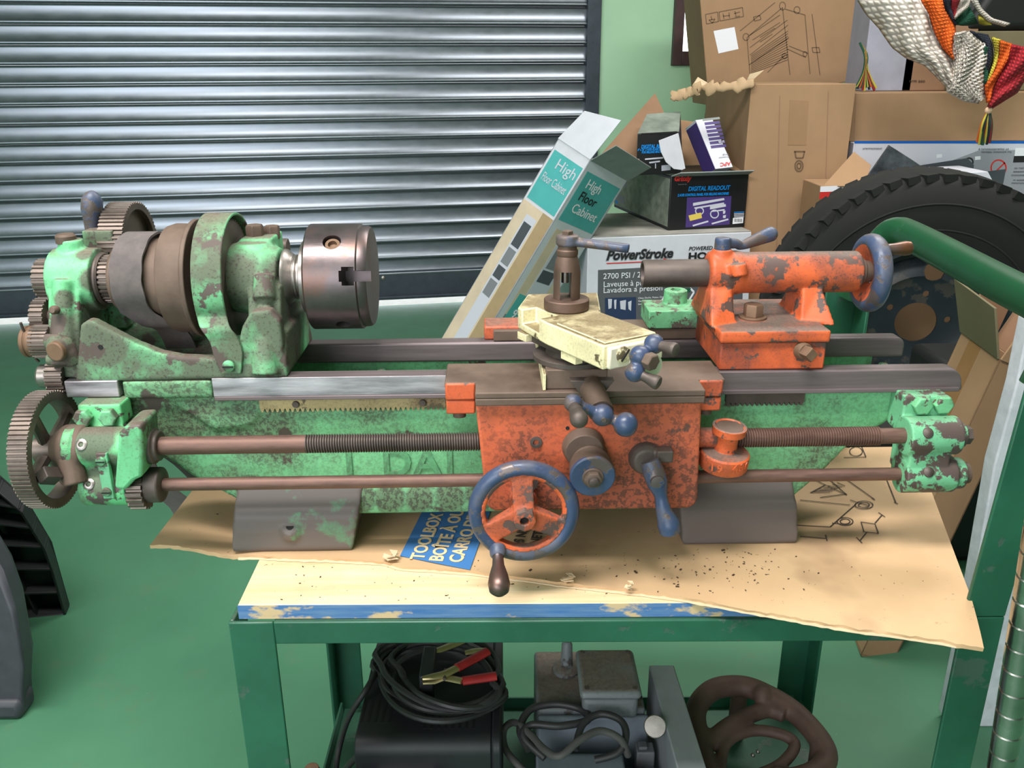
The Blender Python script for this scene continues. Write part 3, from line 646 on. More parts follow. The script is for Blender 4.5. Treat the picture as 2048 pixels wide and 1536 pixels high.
# right bracket
rb = MB(); r0, r1 = sxl(1818, 870), sxl(1912, 870)
RY = SY
rb.box(r0, r1-0.002, -0.102, -0.066, SZ-0.004, BT-0.024)
rb.cyl((r0-0.002, RY, SZ), (r1+0.004, RY, SZ), 0.0225, None, 32)
rb.cyl((r0, RY, RZ), (r1+0.006, RY, RZ), 0.0222, None, 32)
rb.box(r0+0.001, r1-0.006, RY-0.0165, RY+0.03, RZ, SZ)
rb.cyl((r1, RY, SZ), (r1+0.012, RY, SZ), 0.015, None, 20); rb.cyl((r1, RY, RZ), (r1+0.018, RY, RZ), 0.0185, None, 24)
rbr = part('screw_bracket', rb, 'green_brk', 0, remesh=0.0016, smooth=4)
for u, v in ((1846, 812), (1888, 810)): hexbolt('bracket_bolt', (X(u, v, -0.108), -0.1015, Z(u, v, -0.108)), (0, -1, 0), 0.0115, 0.010, M['green_bolt'], rbr)
for u, z in ((1845, SZ), (1860, RZ)):
    d = Vector((0, -0.85, 0.5)).normalized()
    MB().rev(Vector((sxl(u, 870), RY, z))+d*0.0215, d, [(0, 0.0065), (0.0015, 0.006), (0.003, 0.0035), (0.004, 0.001)], 16).build('grease_nipple', 'iron', rbr)
MB().cyl((r1+0.010, RY, SZ), (r1+0.020, RY, SZ), 0.011, None, 6).build('screw_end', 'iron', rbr)
MB().cyl((r1+0.016, RY, RZ), (r1+0.026, RY, RZ), 0.0125, None, 20).build('rod_end', 'brown', rbr)
# ---- carriage: saddle, apron
SADZ = 0.2275
sa = qz(889, 765, SADZ); sb = qz(1409, 776, SADZ); sf = qz(950, 786, SADZ); YF = sf.y
wingL, wingR, mainL, mainR, wy = sa.x, qz(1452, 760, SADZ).x, sf.x, sb.x, sa.y
sd = MB().prism([(wingL, -0.056), (wingL, wy), (mainL, wy), (mainL, YF), (mainR, YF), (mainR, wy), (wingR, wy), (wingR, -0.056)], BT+0.0003, SADZ, 'xy')
sd.box(mainL, mainR, YF, FY-0.003, SADZ-0.0155, BT+0.0005)
sad = part('saddle', sd, 'brown', 0.0015)
rc0, rc1 = qz(968, 655, BT+0.018).x, qz(1425, 640, BT+0.016).x
MB().box(rc0+0.012, rc1, 0.052, 0.100, BT+0.0006, BT+0.015).build('saddle_rear', 'brown', sad, 0.0015)
MB().box(rc0, rc0+0.075, 0.060, 0.104, BT+0.0003, BT+0.0185).build('rear_clamp', 'orange_ap', sad, 0.0025)
zc0 = Z(918, 829, wy-0.001); zc1 = Z(918, 768, wy-0.001)
for a, b, m_ in ((wingL+0.0005, mainL-0.0005, 'orange_flat'), (mainR+0.0005, wingR-0.002, 'orange_flat')):
    cb = MB().box(a, b, wy-0.002, FY-0.004, zc0+0.017, SADZ-0.0008).build('clamp_block', m_, sad, 0.0022)
    MB().box(a+0.0005, b-0.0005, wy-0.0005, FY-0.002, zc0, zc0+0.0165).build('gib_plate', m_, sad, 0.0018)
    MB().cyl(((a+b)/2-0.002, (wy+FY)/2-0.012, zc0-0.006), ((a+b)/2-0.002, (wy+FY)/2-0.012, zc0), 0.0075, None, 14).build('clamp_bolt', 'brown', sad)
AY = YF+0.007
apz1 = SADZ-0.0156; apz0 = Z(1180, 1020, AY)
ax0, ax1, ax2, ax3 = X(951, 820, AY), X(1404, 805, AY), X(1396, 990, AY), X(972, 1000, AY)
def rc(x0, z0, x1, z1, r, n=5):
    out = []
    for cx, cz, a0 in ((x1-r, z0+r, 0), (x0+r, z0+r, -90)):
        for k in range(n+1):
            a = math.radians(a0-90*k/n); out.append((cx+r*math.cos(a), cz+r*math.sin(a)))
    return out
ap = MB().prism([(ax1, apz1)]+rc(ax3, apz0, ax2, apz1, 0.013)+[(ax0, apz1)], AY, AY+0.016, 'xz')
ap.box(ax0+0.012, ax1-0.012, AY+0.012, -0.095, apz0+0.03, apz1)
apr = part('apron', ap, 'orange_ap', 0.003, seg=3)
p = q(1072, 884, AY); o = MB().rev((p.x, AY+0.001, p.z), (0, -1, 0), [(0, 0.0068), (0.003, 0.0066), (0.0032, 0.0035), (0.0005, 0.003)], 20).build('socket_screw', 'iron', apr)
for u, v in ((1300, 889), (1135, 856)): 
    p = q(u, v, AY); MB().cyl((p.x, AY-0.0005, p.z), (p.x, AY+0.001, p.z), 0.0022, None, 10).build('oil_hole', 'black', apr)
# blue disc on its boss
p = q(1174, 905, AY); ec = q(1185, 955, AY-0.042)
dax = Vector((0.0, -1, -0.10)); e0 = Vector((ec.x, AY, ec.z+0.006))
part('clutch_boss', MB().rev(e0, dax, [(0, 0.0215), (0.010, 0.0205), (0.020, 0.0195), (0.022, 0.0235), (0.042, 0.0240)], 40).rev(e0+Vector((-0.006, 0.0, 0.012)), dax, [(0, 0.024), (0.014, 0.021)], 24), 'brown', 0.001)
dk = part('clutch_disc', MB().rev(e0+dax.normalized()*0.040, dax, [(0, 0.0245), (0.0035, 0.0245), (0.0048, 0.0230)], 44), 'blue', 0.0005)
hexbolt('disc_nut', e0+dax.normalized()*0.0446, dax, 0.0098, 0.006, M['brown'], dk, 0.0115)
MB().rev(e0+dax.normalized()*0.052, dax, [(0, 0.006), (0.005, 0.0055), (0.006, 0.004)], 16).build('disc_stud', 'iron', dk)
# engagement lever
lp = q(1310, 935, AY-0.018)
lv = MB().rev((lp.x-0.008, AY+0.001, lp.z+0.004), (0, -1, 0), [(0, 0.0195), (0.008, 0.018), (0.014, 0.014)], 26).box(lp.x+0.002, lp.x+0.020, AY-0.016, AY, lp.z+0.004, lp.z+0.018)
part('lever_boss', lv, 'iron', 0, remesh=0.0014, smooth=3)
pts = [q(1300, 922, AY-0.020), q(1311, 955, AY-0.026), q(1320, 985, AY-0.030), q(1327, 1020, AY-0.034), q(1337, 1048, AY-0.036), q(1341, 1072, AY-0.038)]
pts = bez(pts, 5); n = len(pts)
def lr(t):
    ks = [(0, 0.010), (0.15, 0.012), (0.28, 0.0115), (0.45, 0.0068), (0.62, 0.0088), (0.80, 0.0125), (0.93, 0.0115), (1, 0.005)]
    for (a, ra), (b, rb_) in zip(ks, ks[1:]):
        if a <= t <= b: return ra+(rb_-ra)*(t-a)/(b-a)
    return ks[-1][1]
lvh = part('feed_lever', MB().tube(pts, [lr(i/(n-1)) for i in range(n)], 16), 'blue', 0)
p = pts[5]; MB().rev((p.x, p.y-0.009, p.z), (0, -1, 0), [(0, 0.0075), (0.004, 0.0072), (0.0046, 0.004)], 18).build('lever_pin', 'blue', lvh)
# ---- main handwheel
HC = q(1048, 1026, AY-0.045)
fc = Vector(HC); wd = Vector((0.0, -1, 0.0))
HW = bpy.data.objects.new('handwheel', None)
R = 0.0600
hw = MB().torus(fc+Vector((0, 0.004, 0)), wd, R-0.0085, 0.0088, 72, 16)
hwo = part('handwheel', hw, 'blue', 0)
sp = MB().loop(fc+Vector((0, 0.004, 0)), wd, [(-0.005, R-0.0135), (-0.005, R-0.0185), (0.006, R-0.0185), (0.0075, R-0.0135)], 72)
for k in range(3):
    a = math.radians(90+120*k+3); d = Vector((math.cos(a), 0, math.sin(a)))
    sp.tube([fc+d*0.008+Vector((0, -0.006, 0)), fc+d*0.024+Vector((0, -0.002, 0)), fc+d*(R-0.013)+Vector((0, 0.003, 0))], [0.0115, 0.0085, 0.0105], 12, 0.006, up=(0, 1, 0)) if False else sp.hexa(
        [fc+d*0.006+Vector((-d.z, 0, d.x))*w+Vector((0, h, 0)) for w, h in ((-0.0115, -0.009), (0.0115, -0.009), (0.0115, 0.008), (-0.0115, 0.008))],
        [fc+d*(R-0.014)+Vector((-d.z, 0, d.x))*w+Vector((0, h, 0)) for w, h in ((-0.0115, -0.002), (0.0115, -0.002), (0.0115, 0.008), (-0.0115, 0.008))])
sp.rev(fc+Vector((0, 0.012, 0)), wd, [(0, 0.0135), (0.016, 0.015), (0.022, 0.012), (0.024, 0.0115)], 28)
spk = MB(); spk.v = sp.v; spk.f = sp.f
so = spk.build('spokes', 'orange', hwo, 0, remesh=0.0013, smooth=6)
hx = MB().rev(fc+Vector((0, -0.010, 0)), wd, [(0, 0.0125), (0.009, 0.0122), (0.0095, 0.0105), (0.0095, 0.0052), (0.004, 0.0048)], 8).build('hub_nut', 'orange', hwo, 0.0004)
MB().cyl(fc+Vector((0, -0.0142, 0)), fc+Vector((0, -0.0128, 0)), 0.0052, None, 14).build('hub_hole', 'black', hwo)
part('wheel_shaft', MB().cyl(fc+Vector((0, 0.005, 0)), (fc.x, AY+0.004, fc.z), 0.0135, 0.0165, 24), 'orange_ap')
part('pinion_stub', MB().gear((q(1064, 965, AY-0.01).x, AY+0.001, q(1064, 965, AY-0.01).z), (0, -1, 0), 0.016, 0.007, 12, rim=0.001), 'iron', 0)
a = math.radians(-124); kb = fc+Vector((math.cos(a), 0, math.sin(a)))*(R-0.0085)+Vector((0, -0.003, 0))
kdv = Vector((0.02, -1, -0.35)).normalized()
kn = part('handle_knob', MB().rev(kb, kdv, [(0, 0.0085), (0.006, 0.008), (0.010, 0.0058), (0.022, 0.0066), (0.036, 0.0102), (0.046, 0.0118), (0.054, 0.0105), (0.058, 0.0065), (0.0595, 0.001)], 24), 'chuck', 0)
MB().rev(kb, kdv, [(-0.002, 0.0092), (0.007, 0.0086), (0.010, 0.0064)], 20).build('knob_collar', 'blue', kn)
# ---- thread dial
tc = q(1447, 900, SY-0.012); tz0 = Z(1447, 938, SY-0.044); 
dc = Vector((X(1447, 905, SY-0.012), SY-0.012, 0)); zb = Z(1447, 955, dc.y-0.028); 
zt_ = Z(1452, 850, dc.y)
da = Vector((0.06, -0.10, 1)).normalized(); base_ = Vector((dc.x, dc.y, zb+0.001))
td = part('thread_dial', MB().rev(base_, da, [(0, 0.0262), (0.002, 0.0278), (0.018, 0.0280), (0.020, 0.0262), (0.022, 0.0125), (0.038, 0.0118), (0.042, 0.0135), (0.0435, 0.0185), (0.052, 0.0192), (0.0525, 0.0165), (0.0510, 0.0155), (0.0505, 0.004)], 48), 'orange', 0.0003)
MB().rev(base_+da*0.0508, da, [(0, 0.0153), (0.0006, 0.0150)], 32).build('dial_face', 'brown', td)
part('dial_arm', MB().cyl((ap1-0.02, SY-0.004, SZ+0.004), (dc.x, SY-0.008, SZ+0.004), 0.0115, None, 20).box(ap1-0.01, dc.x, SY-0.012, SY+0.004, zb+0.006, zb+0.020), 'orange_ap')
for i, ch in enumerate('19 430'):
    a = math.radians(-90+(i-2.3)*17); d = Vector((math.cos(a), math.sin(a), 0)); tx = Vector((-d.y, d.x, 0))
    text(ch, 'orange', td, base_+da*0.0055+d*0.0279-tx*0.003, tx, da, 0.0125, 0.0004, name='raised_number', ext=0.0008)
# ---- cross slide
zcs1 = 0.250
c0 = qz(1092, 740, zcs1); c3 = qz(1216, 740, zcs1)
csx0, csx1, csy = c0.x, c3.x, c0.y
cs = MB().box(csx0, csx1, csy, 0.05, SADZ+0.0004, zcs1)
cso = part('cross_slide', cs, 'brown', 0.0012)
MB().box(csx0-0.0035, csx0, csy-0.003, 0.046, SADZ+0.0003, zcs1-0.004).build('gib_strip', 'cream', cso, 0.0006, label='cream painted gib strip')
dvx0, dvx1 = qz(1146, 783, SADZ).x, qz(1216, 783, SADZ).x
MB().prism([(dvx0+0.006, SADZ+0.0003), (dvx0-0.004, SADZ+0.014), (dvx1+0.006, SADZ+0.014), (dvx1-0.004, SADZ+0.0003)], csy-0.012, csy+0.001, 'xz').build('dovetail_end', 'iron', cso, 0.0006)
# cross slide screw and ball handle
b0 = Vector((q(1183, 778, csy-0.01).x, csy-0.005, q(1183, 778, csy-0.01).z)); bC = q(1205, 830, YF-0.048)
bC = Vector(bC)
part('feed_boss', MB().tube([b0, b0.lerp(bC, 0.45)+Vector((0, 0, 0.002)), bC.lerp(b0, 0.12)], [0.0135, 0.0125, 0.0135], 20), 'brown', 0)
def ballhandle(name, c, pa, ra, pb, rb_, rc_, mat='blue'):
    mb = MB().sph(c, rc_, 24)
    for p, r in ((pa, ra), (pb, rb_)):
        if p is None: continue
        mb.sph(p, r, 22); mb.tube([c, c.lerp(p, 0.5), p], [rc_*0.55, rc_*0.48, r*0.6], 14)
    return mb.build(name, mat, lathe, 0, remesh=0.0011, smooth=3)
bL = Vector(q(1146, 806, YF-0.050)); bR = Vector(q(1251, 849, YF-0.053))
bh = ballhandle('ball_handle', bC, bL, 0.0096, bR, 0.0128, 0.0118)
kE = Vector(q(1158, 838, YF-0.078))
MB().tube(bez([bL, bL.lerp(kE, 0.35), bL.lerp(kE, 0.7), kE], 4), [0.006]*5+[0.007]*4+[0.0085]*4, 14).sph(kE, 0.0092, 20).build('handle_grip', 'iron', bh)
MB().rev(bC+Vector((0, -0.0112, -0.001)), (0, -1, 0), [(0, 0.003), (0.001, 0.0025)], 12).build('handle_pin', 'iron', bh)
# ---- compound slide: swivelled about its own upright axis
zt2 = 0.2985; zb2 = 0.2735
f0, f1 = qz(1207, 692, zt2), qz(1320, 669, zt2)
ang = math.atan2(f1.y-f0.y, f1.x-f0.x)
CM = Matrix.Translation((f0.x, f0.y, 0)) @ Matrix.Rotation(ang, 4, 'Z')      # x across the front end, y back along the slide
CMi = CM.inverted()
def cz(u, v, z): return CMi @ Vector(qz(u, v, z))
wd_ = (Vector(f1)-Vector(f0)).length
bl = cz(1052, 612, zt2); br_ = cz(1195, 585, zt2); bk = cz(1056, 588, zt2); jr = cz(1226, 622, zt2); jl = cz(1118, 640, zt2)
ps = lambda pts, z0, z1: MB().prism(pts, z0, z1, 'xy')
yb = (bl.y+br_.y)/2; Lc = yb

top = [(0, 0), (wd_, 0), (wd_, jr.y), (br_.x, br_.y), (bk.x, bk.y), (0.008, bl.y), (0, jl.y)]
comp = ps(top, zb2, zt2)
cob = comp.build('compound_slide', 'cream', lathe, 0.0)
cob.matrix_basis = CM
n0 = cz(1068, 622, zt2-0.004); n1 = cz(1100, 640, zt2-0.004)
cc = MB().box(-0.02, 0.026, n1.y, n0.y, zb2+0.008, zt2+0.01)
o2 = MB(); o2.v = [v for v in cc.v]; o2.f = cc.f
cut(cob, o2)
k = cob.modifiers.new('b', 'BEVEL'); k.width = 0.0016; k.segments = 2; k.limit_method = 'ANGLE'; k.angle_limit = math.radians(40)
def cpart(name, mb, mat, bevel=0.001, **kk): return mb.build(name, mat, cob, bevel, **kk)
tpl = [(0.006, 0.004), (wd_-0.004, 0.004), (jr.x-0.006, jr.y-0.002), (0.004, jl.y-0.03), (0.004, jl.y-0.034)]
cpart('top_plate', ps([(0.004, 0.003), (wd_-0.003, 0.003), (wd_-0.003, jr.y-0.003), (0.004, jr.y-0.012)], zt2+0.0002, zt2+0.0022), 'cream', 0.0008)
M['endcap'] = plain('cream end cap', (232, 222, 198), 0.4, 0, 0.05)
cpart('end_cap', MB().box(0.0035, wd_, -0.006, 0.0002, zb2+0.001, zt2-0.0015), 'endcap', 0.002)
slotscrew('end_screw', (0.020, -0.0062, (zt2+zb2)/2+0.002), (0, -1, 0), 0.0085, M['cream'], cob)
cpart('screw_slot', MB().box(-0.0072, 0.0072, -0.0008, 0.0004, -0.0008, 0.0008, Matrix.Translation((0.020, -0.0095, (zt2+zb2)/2+0.002)) @ Matrix.Rotation(math.radians(-50), 4, 'Y')), 'black', 0)
for yy, l_ in ((yb-0.020, 0.018), (yb*0.36, 0.026)):
    cpart('gib_lug', MB().box(0.002, 0.012, yy-l_/2, yy+l_/2, zb2-0.009, zb2-0.0003), 'cream', 0.0008)
cpart('slide_base', MB().box(0.010, wd_-0.004, 0.05, yb-0.01, zb2-0.010, zb2-0.0004), 'iron', 0.001)
# ball handle of the compound
hc = CMi @ Vector(q(1281, 712, L.w2l(L.l2w(f0)).y-0.028)) if False else Vector((wd_*0.60, -0.030, zb2+0.004))
cpart('feed_boss', MB().rev((hc.x, -0.004, hc.z), (0, -1, 0), [(0, 0.016), (0.010, 0.0125), (0.022, 0.0105)], 26), 'endcap', 0)
u1 = Vector((0.62, 0, 0.78)); 
def cq(u, v, yl):      # photo point on the plane y = yl of the compound's own frame
    d = ray(u, v); P = Vector((d.dot(L.X), d.dot(L.Y), d.z)); O_ = L.w2l(CAM)
    a_ = CMi @ Vector(O_); b_ = CMi @ Vector(Vector(O_)+P); dd = b_-a_; return a_+dd*((yl-a_.y)/dd.y)
hC = cq(1280, 712, -0.030); hA = cq(1308, 688, -0.030); hB = cq(1270, 744, -0.032)
bh2 = MB().sph(hC, 0.0105, 22).sph(hA, 0.0100, 22).sph(hB, 0.0100, 22)
for p in (hA, hB): bh2.tube([hC, hC.lerp(p, 0.5), p], [0.006, 0.005, 0.006], 14)
b2 = bh2.build('ball_handle', 'blue', cob, 0, remesh=0.0011, smooth=3)
for p, (u, v) in ((hA, (1354, 701)), (hB, (1320, 768))):
    e = cq(u, v, -0.056); pts = bez([p, p.lerp(e, 0.4), p.lerp(e, 0.75), e], 4)
    MB().tube(pts, [0.0062, 0.006, 0.0052, 0.005, 0.005, 0.0052, 0.0056, 0.0062, 0.0066, 0.007, 0.007, 0.0062, 0.0035], 14).build('handle_grip', 'iron', b2)
hexbolt('handle_nut', hC+Vector((0.002, -0.0085, -0.002)), (0.1, -1, -0.1), 0.0088, 0.009, M['brown'], b2)
# swivel base
wc = CM @ Vector((wd_*0.42, yb*0.52, 0)); 
swf = qz(1145, 730, zcs1+0.006); swc = Vector((swf.x+0.004, swf.y+0.044, 0))
swo = part('swivel_base', MB().rev((swc.x, swc.y, zcs1+0.0004), (0, 0, 1), [(0, 0.044), (0.005, 0.044), (0.006, 0.0425), (0.006, 0.030), (0.0135, 0.030)], 56), 'iron', 0)
pb_ = qz(1104, 697, zcs1+0.006); hexbolt('swivel_bolt', (pb_.x+0.004, pb_.y, zcs1+0.0066), (0, 0, 1), 0.0095, 0.007, M['iron'], swo)
# ---- tool post
tp = qz(1133, 607, zt2+0.006); tcx, tcy = tp.x, tp.y
def zpx(v, u=1133, dy=0.0): return Z(u, v, tcy+dy)
zp1 = zpx(497); 
zr = zt2+0.0004
po = MB().rev((tcx, tcy, zr), (0, 0, 1), [(0, 0.0245), (0.001, 0.0255), (0.011, 0.0255), (0.012, 0.0245), (0.0122, 0.010)], 44).build('tool_post', 'rust_sock', lathe, 0)
M['post'] = iron('tool post steel', (92, 72, 62), (120, 96, 84), 0.5, 0.5, 30)
po.data.materials[0] = M['post']
z1, z2, z3_, z4_, z5 = zpx(543)-zr, zpx(520)-zr, zpx(508)-zr, zpx(500)-zr, zpx(489)-zr
pc = MB().rev((tcx, tcy, zr+0.0123), (0, 0, 1), [(0, 0.0005), (0, 0.0150), (z1-0.0123, 0.0150), (z2-0.0123, 0.0128), (z3_-0.0143, 0.0110), (z3_-0.0123, 0.0118), (z4_-0.0123, 0.0118), (z4_-0.011, 0.0105), (z5-0.0123, 0.0105), (z5-0.0123, 0.0005)], 36).build('post_column', M['post'], po, 0)
cut(pc, MB().box(tcx-0.0085, tcx+0.0040, tcy-0.03, tcy+0.03, zr+0.0125, zr+0.044))
MB().cyl((tcx-0.002, tcy, zr+0.030), (tcx-0.002, tcy, zr+0.046), 0.0042, None, 14).build('clamp_screw', 'steel', po)
lz = zr+z5; hubc = Vector((tcx, tcy, lz+0.004)); le = Vector(q(1258, 497, tcy-0.02))
lm = MB().rev((tcx, tcy, lz-0.001), (0, 0, 1), [(0, 0.0115), (0.002, 0.0128), (0.010, 0.0128), (0.012, 0.0112)], 28)
lm.tube([hubc, hubc.lerp(le, 0.25), hubc.lerp(le, 0.6), hubc.lerp(le, 0.9), le], [0.008, 0.0068, 0.0072, 0.0078, 0.0050], 12, 0.0052, up=(0, 1, 0))
MB_l = lm.build('clamp_lever', 'blue', po, 0, remesh=0.0013, smooth=3)
MB().rev((tcx, tcy, lz+0.010), (0, 0, 1), [(0, 0.0062), (0.0045, 0.0062), (0.006, 0.0045)], 4).build('lever_nut', 'brown', po, 0.0008)
# ---- green pad with hollow boss at the back
gp0 = q(1297, 648, 0.050); gp1 = q(1404, 646, 0.050)
gz = BT+0.0156
pz1 = Z(1340, 622, 0.050)
gpd = part('rear_pad', MB().box(gp0.x, gp1.x+0.004, 0.050, 0.110, gz, pz1), 'green_bolt', 0.0015)
bp = qz(1350, 606, pz1)
MB().loop((bp.x, bp.y, pz1-0.001), (0, 0, 1), [(0, 0.007), (0, 0.0185), (0.003, 0.0158), (0.0185, 0.0150), (0.0195, 0.0135), (0.0195, 0.007)], 32).build('pad_boss', 'green_bolt', gpd, 0)
# ---- tailstock
tb0, tb1 = X(1441, 710, -0.074), X(1652, 710, -0.074)
ts = MB()
tlz = Z(1545, 685, -0.075)
ts.prism([(-0.074, BT+0.0006), (-0.074, tlz), (0.070, tlz), (0.070, BT+0.0006)], tb0, tb1, 'yz')
low = part('tailstock_base', MB().box(tb0, tb1, -0.0725, 0.070, BT+0.0006, tlz-0.0006), 'orange_flat', 0.002)
up = MB(); u0, u1 = X(1441, 672, -0.077), X(1664, 662, -0.077); zu = Z(1545, 663, -0.077)
up.box(u0, u1, -0.077, 0.074, tlz, zu)
ux0, ux1 = X(1418, 545, -0.012), X(1722, 545, -0.012)
up.cyl((ux0+0.028, 0, AX), (ux1, 0, AX), 0.0248, None, 40)
up.rev((ux0, 0, AX), (1, 0, 0), [(0, 0.0225), (0.003, 0.0262), (0.036, 0.0266), (0.044, 0.0245)], 40)
pl0, pl1 = X(1418, 610, -0.03), X(1470, 610, -0.03)
up.prism([(-0.030, zu-0.004), (-0.021, AX-0.018), (0.021, AX-0.018), (0.05, zu-0.004)], pl0, pl1, 'yz')
up.hexa([(pl0-0.002, -0.056, zu-0.003), (pl1, -0.042, zu-0.003), (pl1, 0.06, zu-0.003), (pl0-0.002, 0.06, zu-0.003)], [(pl0+0.002, -0.022, AX-0.012), (pl1-0.004, -0.022, AX-0.012), (pl1-0.004, 0.02, AX-0.012), (pl0+0.002, 0.02, AX-0.012)])
pr0, pr1 = X(1603, 610, -0.03), X(1648, 610, -0.03)
up.hexa([(pr0-0.001, -0.036, zu-0.003), (pr1+0.010, -0.048, zu-0.003), (pr1+0.010, 0.05, zu-0.003), (pr0-0.001, 0.05, zu-0.003)], [(pr0+0.003, -0.020, AX-0.012), (pr1-0.002, -0.020, AX-0.012), (pr1-0.002, 0.02, AX-0.012), (pr0+0.003, 0.02, AX-0.012)])
lvx = X(1447, 500, -0.01)
up.rev((lvx, -0.004, AX+0.018), (0, 0, 1), [(0, 0.0135), (0.012, 0.0115)], 20)
up.tube([(lvx+0.014, -0.026, AX+0.016), (lvx+0.016, -0.029, AX+0.002)], [0.0105, 0.010], 14)
tso = part('tailstock', up, 'orange', 0, remesh=0.0019, smooth=5)
q0, q1 = X(1288, 550, -0.01), ux0+0.004
MB().rev((q0, 0, AX), (1, 0, 0), [(0.014, 0.001), (0.012, 0.0085), (0, 0.0125), (-0.0006, 0.0152), (0.0012, 0.0166), (q1-q0, 0.0168)], 40).build('quill', 'iron', tso)
pq_ = qz(1510, 640, zu); hexbolt('clamp_bolt', (pq_.x, pq_.y+0.010, zu), (0, 0, 1), 0.0120, 0.015, M['rust_sock'], tso, 0.0165)
p = q(1604, 701, -0.0735); MB().rev((p.x, -0.072, p.z), (0.25, -1, 0.05), [(0, 0.011), (0.008, 0.0095), (0.009, 0.009)], 20).rev((p.x+0.001, -0.080, p.z), (0.25, -1, 0.05), [(0, 0.0088), (0.013, 0.0088), (0.0145, 0.008)], 4).build('square_bolt', 'rust_sock', low, 0.0005)
l0 = Vector((lvx, -0.004, AX+0.028)); 
lk = MB().rev(l0, (0, 0, 1), [(0, 0.0098), (0.014, 0.0094), (0.0155, 0.0082)], 24)
e1 = Vector(q(1483, 491, 0.01)); e2 = Vector(q(1552, 464, 0.03))
pts = bez([l0+Vector((0, 0, 0.009)), e1.lerp(l0, 0.3)+Vector((0, 0, 0.004)), e1, e1.lerp(e2, 0.55), e2], 5); n = len(pts)
def lr2(t): return [0.007, 0.0058, 0.0052, 0.0075, 0.0096, 0.0098, 0.006][min(6, int(t*6.999))]
rr = [0.0075+(-0.0022*math.sin(min(1, i/(n*0.45))*math.pi/2) if i < n*0.5 else -0.0022+0.0048*math.sin((i/(n-1)-0.5)*2*math.pi*0.42)) for i in range(n)]; rr[-1] = 0.0035; rr[-2] = 0.0075
lk.tube(pts, rr, 14)
lk.build('lock_lever', 'blue', tso, 0, remesh=0.0012, smooth=2)
hx_ = X(1762, 545, -0.03); wR = 0.0455
tw = MB().torus((hx_, 0, AX-0.002), (1, 0, 0.0), wR-0.0075, 0.0095, 64, 14, 1.15).build('handwheel', 'blue', tso, 0)
MB().loop((hx_, 0, AX-0.002), (1, 0, 0), [(-0.010, wR-0.011), (-0.008, wR-0.016), (0.0, 0.012), (0.006, 0.012), (0.006, wR-0.012)], 56).build('wheel_dish', 'orange', tso, 0)
MB().rev((ux1-0.002, 0, AX), (1, 0, 0), [(0, 0.0165), (0.008, 0.0160), (0.010, 0.0135), (hx_-ux1+0.004, 0.0125)], 32).build('wheel_hub', 'brown', tso)
kp_ = Vector((hx_+0.006, -0.018, AX+0.030)); MB().rev(kp_, (1, 0, 0.05), [(0, 0.0065), (0.010, 0.0068), (0.024, 0.0088), (0.030, 0.0080), (0.033, 0.004)], 20).build('handle_knob', 'chuck', tso)
# ---- flat belt, loose over the pulley and hanging below the bed
def beltloop():
    xk = X(268, 553, -0.04); pts = []
    R = 0.0535
    for k in range(0, 15):
        a = math.radians(205-k*15.5); pts.append((0.0+0.0009*k, R*math.cos(a)+0.0, AX+0.0+R*math.sin(a)))
    return xk, pts
xk = X(264, 553, -0.045)
def ribbon(pts, w, th, ax):
    vs = []; fs = []; N = len(pts); ax = Vector(ax)
    for i in range(N):
        p = Vector(pts[i]); d = (Vector(pts[(i+1) % N])-Vector(pts[i-1])).normalized(); nn = d.cross(ax).normalized()*th
        e = 0.0003*math.sin(i*7.3); e2 = 0.0006*math.sin(i*5.1+1)
        for a, s in ((-w/2+e, 0), (w/2+e2, 0), (w/2+e2, 1), (-w/2+e, 1)): vs.append(p+ax*a+nn*s)
    for i in range(N):
        j = (i+1) % N
        for k in range(4): fs.append((i*4+k, i*4+(k+1) % 4, j*4+(k+1) % 4, j*4+k))
    return MB().add(vs, fs)
def P3(x, y, z): return (x, y, z)
# front strand over the pulley then both strands go down behind the bed casting to the hanging bight
lowc = L.w2l(ath(430, 1160, TOPZ-0.09))
bx = X(425, 1160, 0.105)
path = []
for k in range(10):
    a = math.radians(-40+k*24); path.append(P3(xk-0.004*math.cos(a), -0.0545*math.cos(a)-0.001, AX+0.003+0.0525*math.sin(a)))
path += [P3(xk+0.004, 0.050, AX-0.075), P3(bx-0.05, 0.030, 0.14), P3(bx-0.012, 0.104, 0.03), P3(bx, 0.130, -0.02), P3(bx+0.004, 0.118, -0.070), P3(bx+0.004, 0.092, -0.090), P3(bx-0.002, 0.070, -0.072), P3(bx-0.010, 0.062, -0.02), P3(bx-0.045, 0.036, 0.06), P3(xk+0.020, 0.030, 0.15), P3(xk+0.022, 0.002, AX-0.074), P3(xk+0.014, -0.030, AX-0.050)]
pts = bez(path+[path[0]], 4)[:-1]
belt = ribbon(pts, 0.036, 0.0028, (1, 0, 0)).build('drive_belt', 'belt', None, 0)
belt.matrix_world = L.mat(); tag(belt, 'frayed dark grey flat belt looped loosely over the brown cone pulley and hanging below', 'belt')
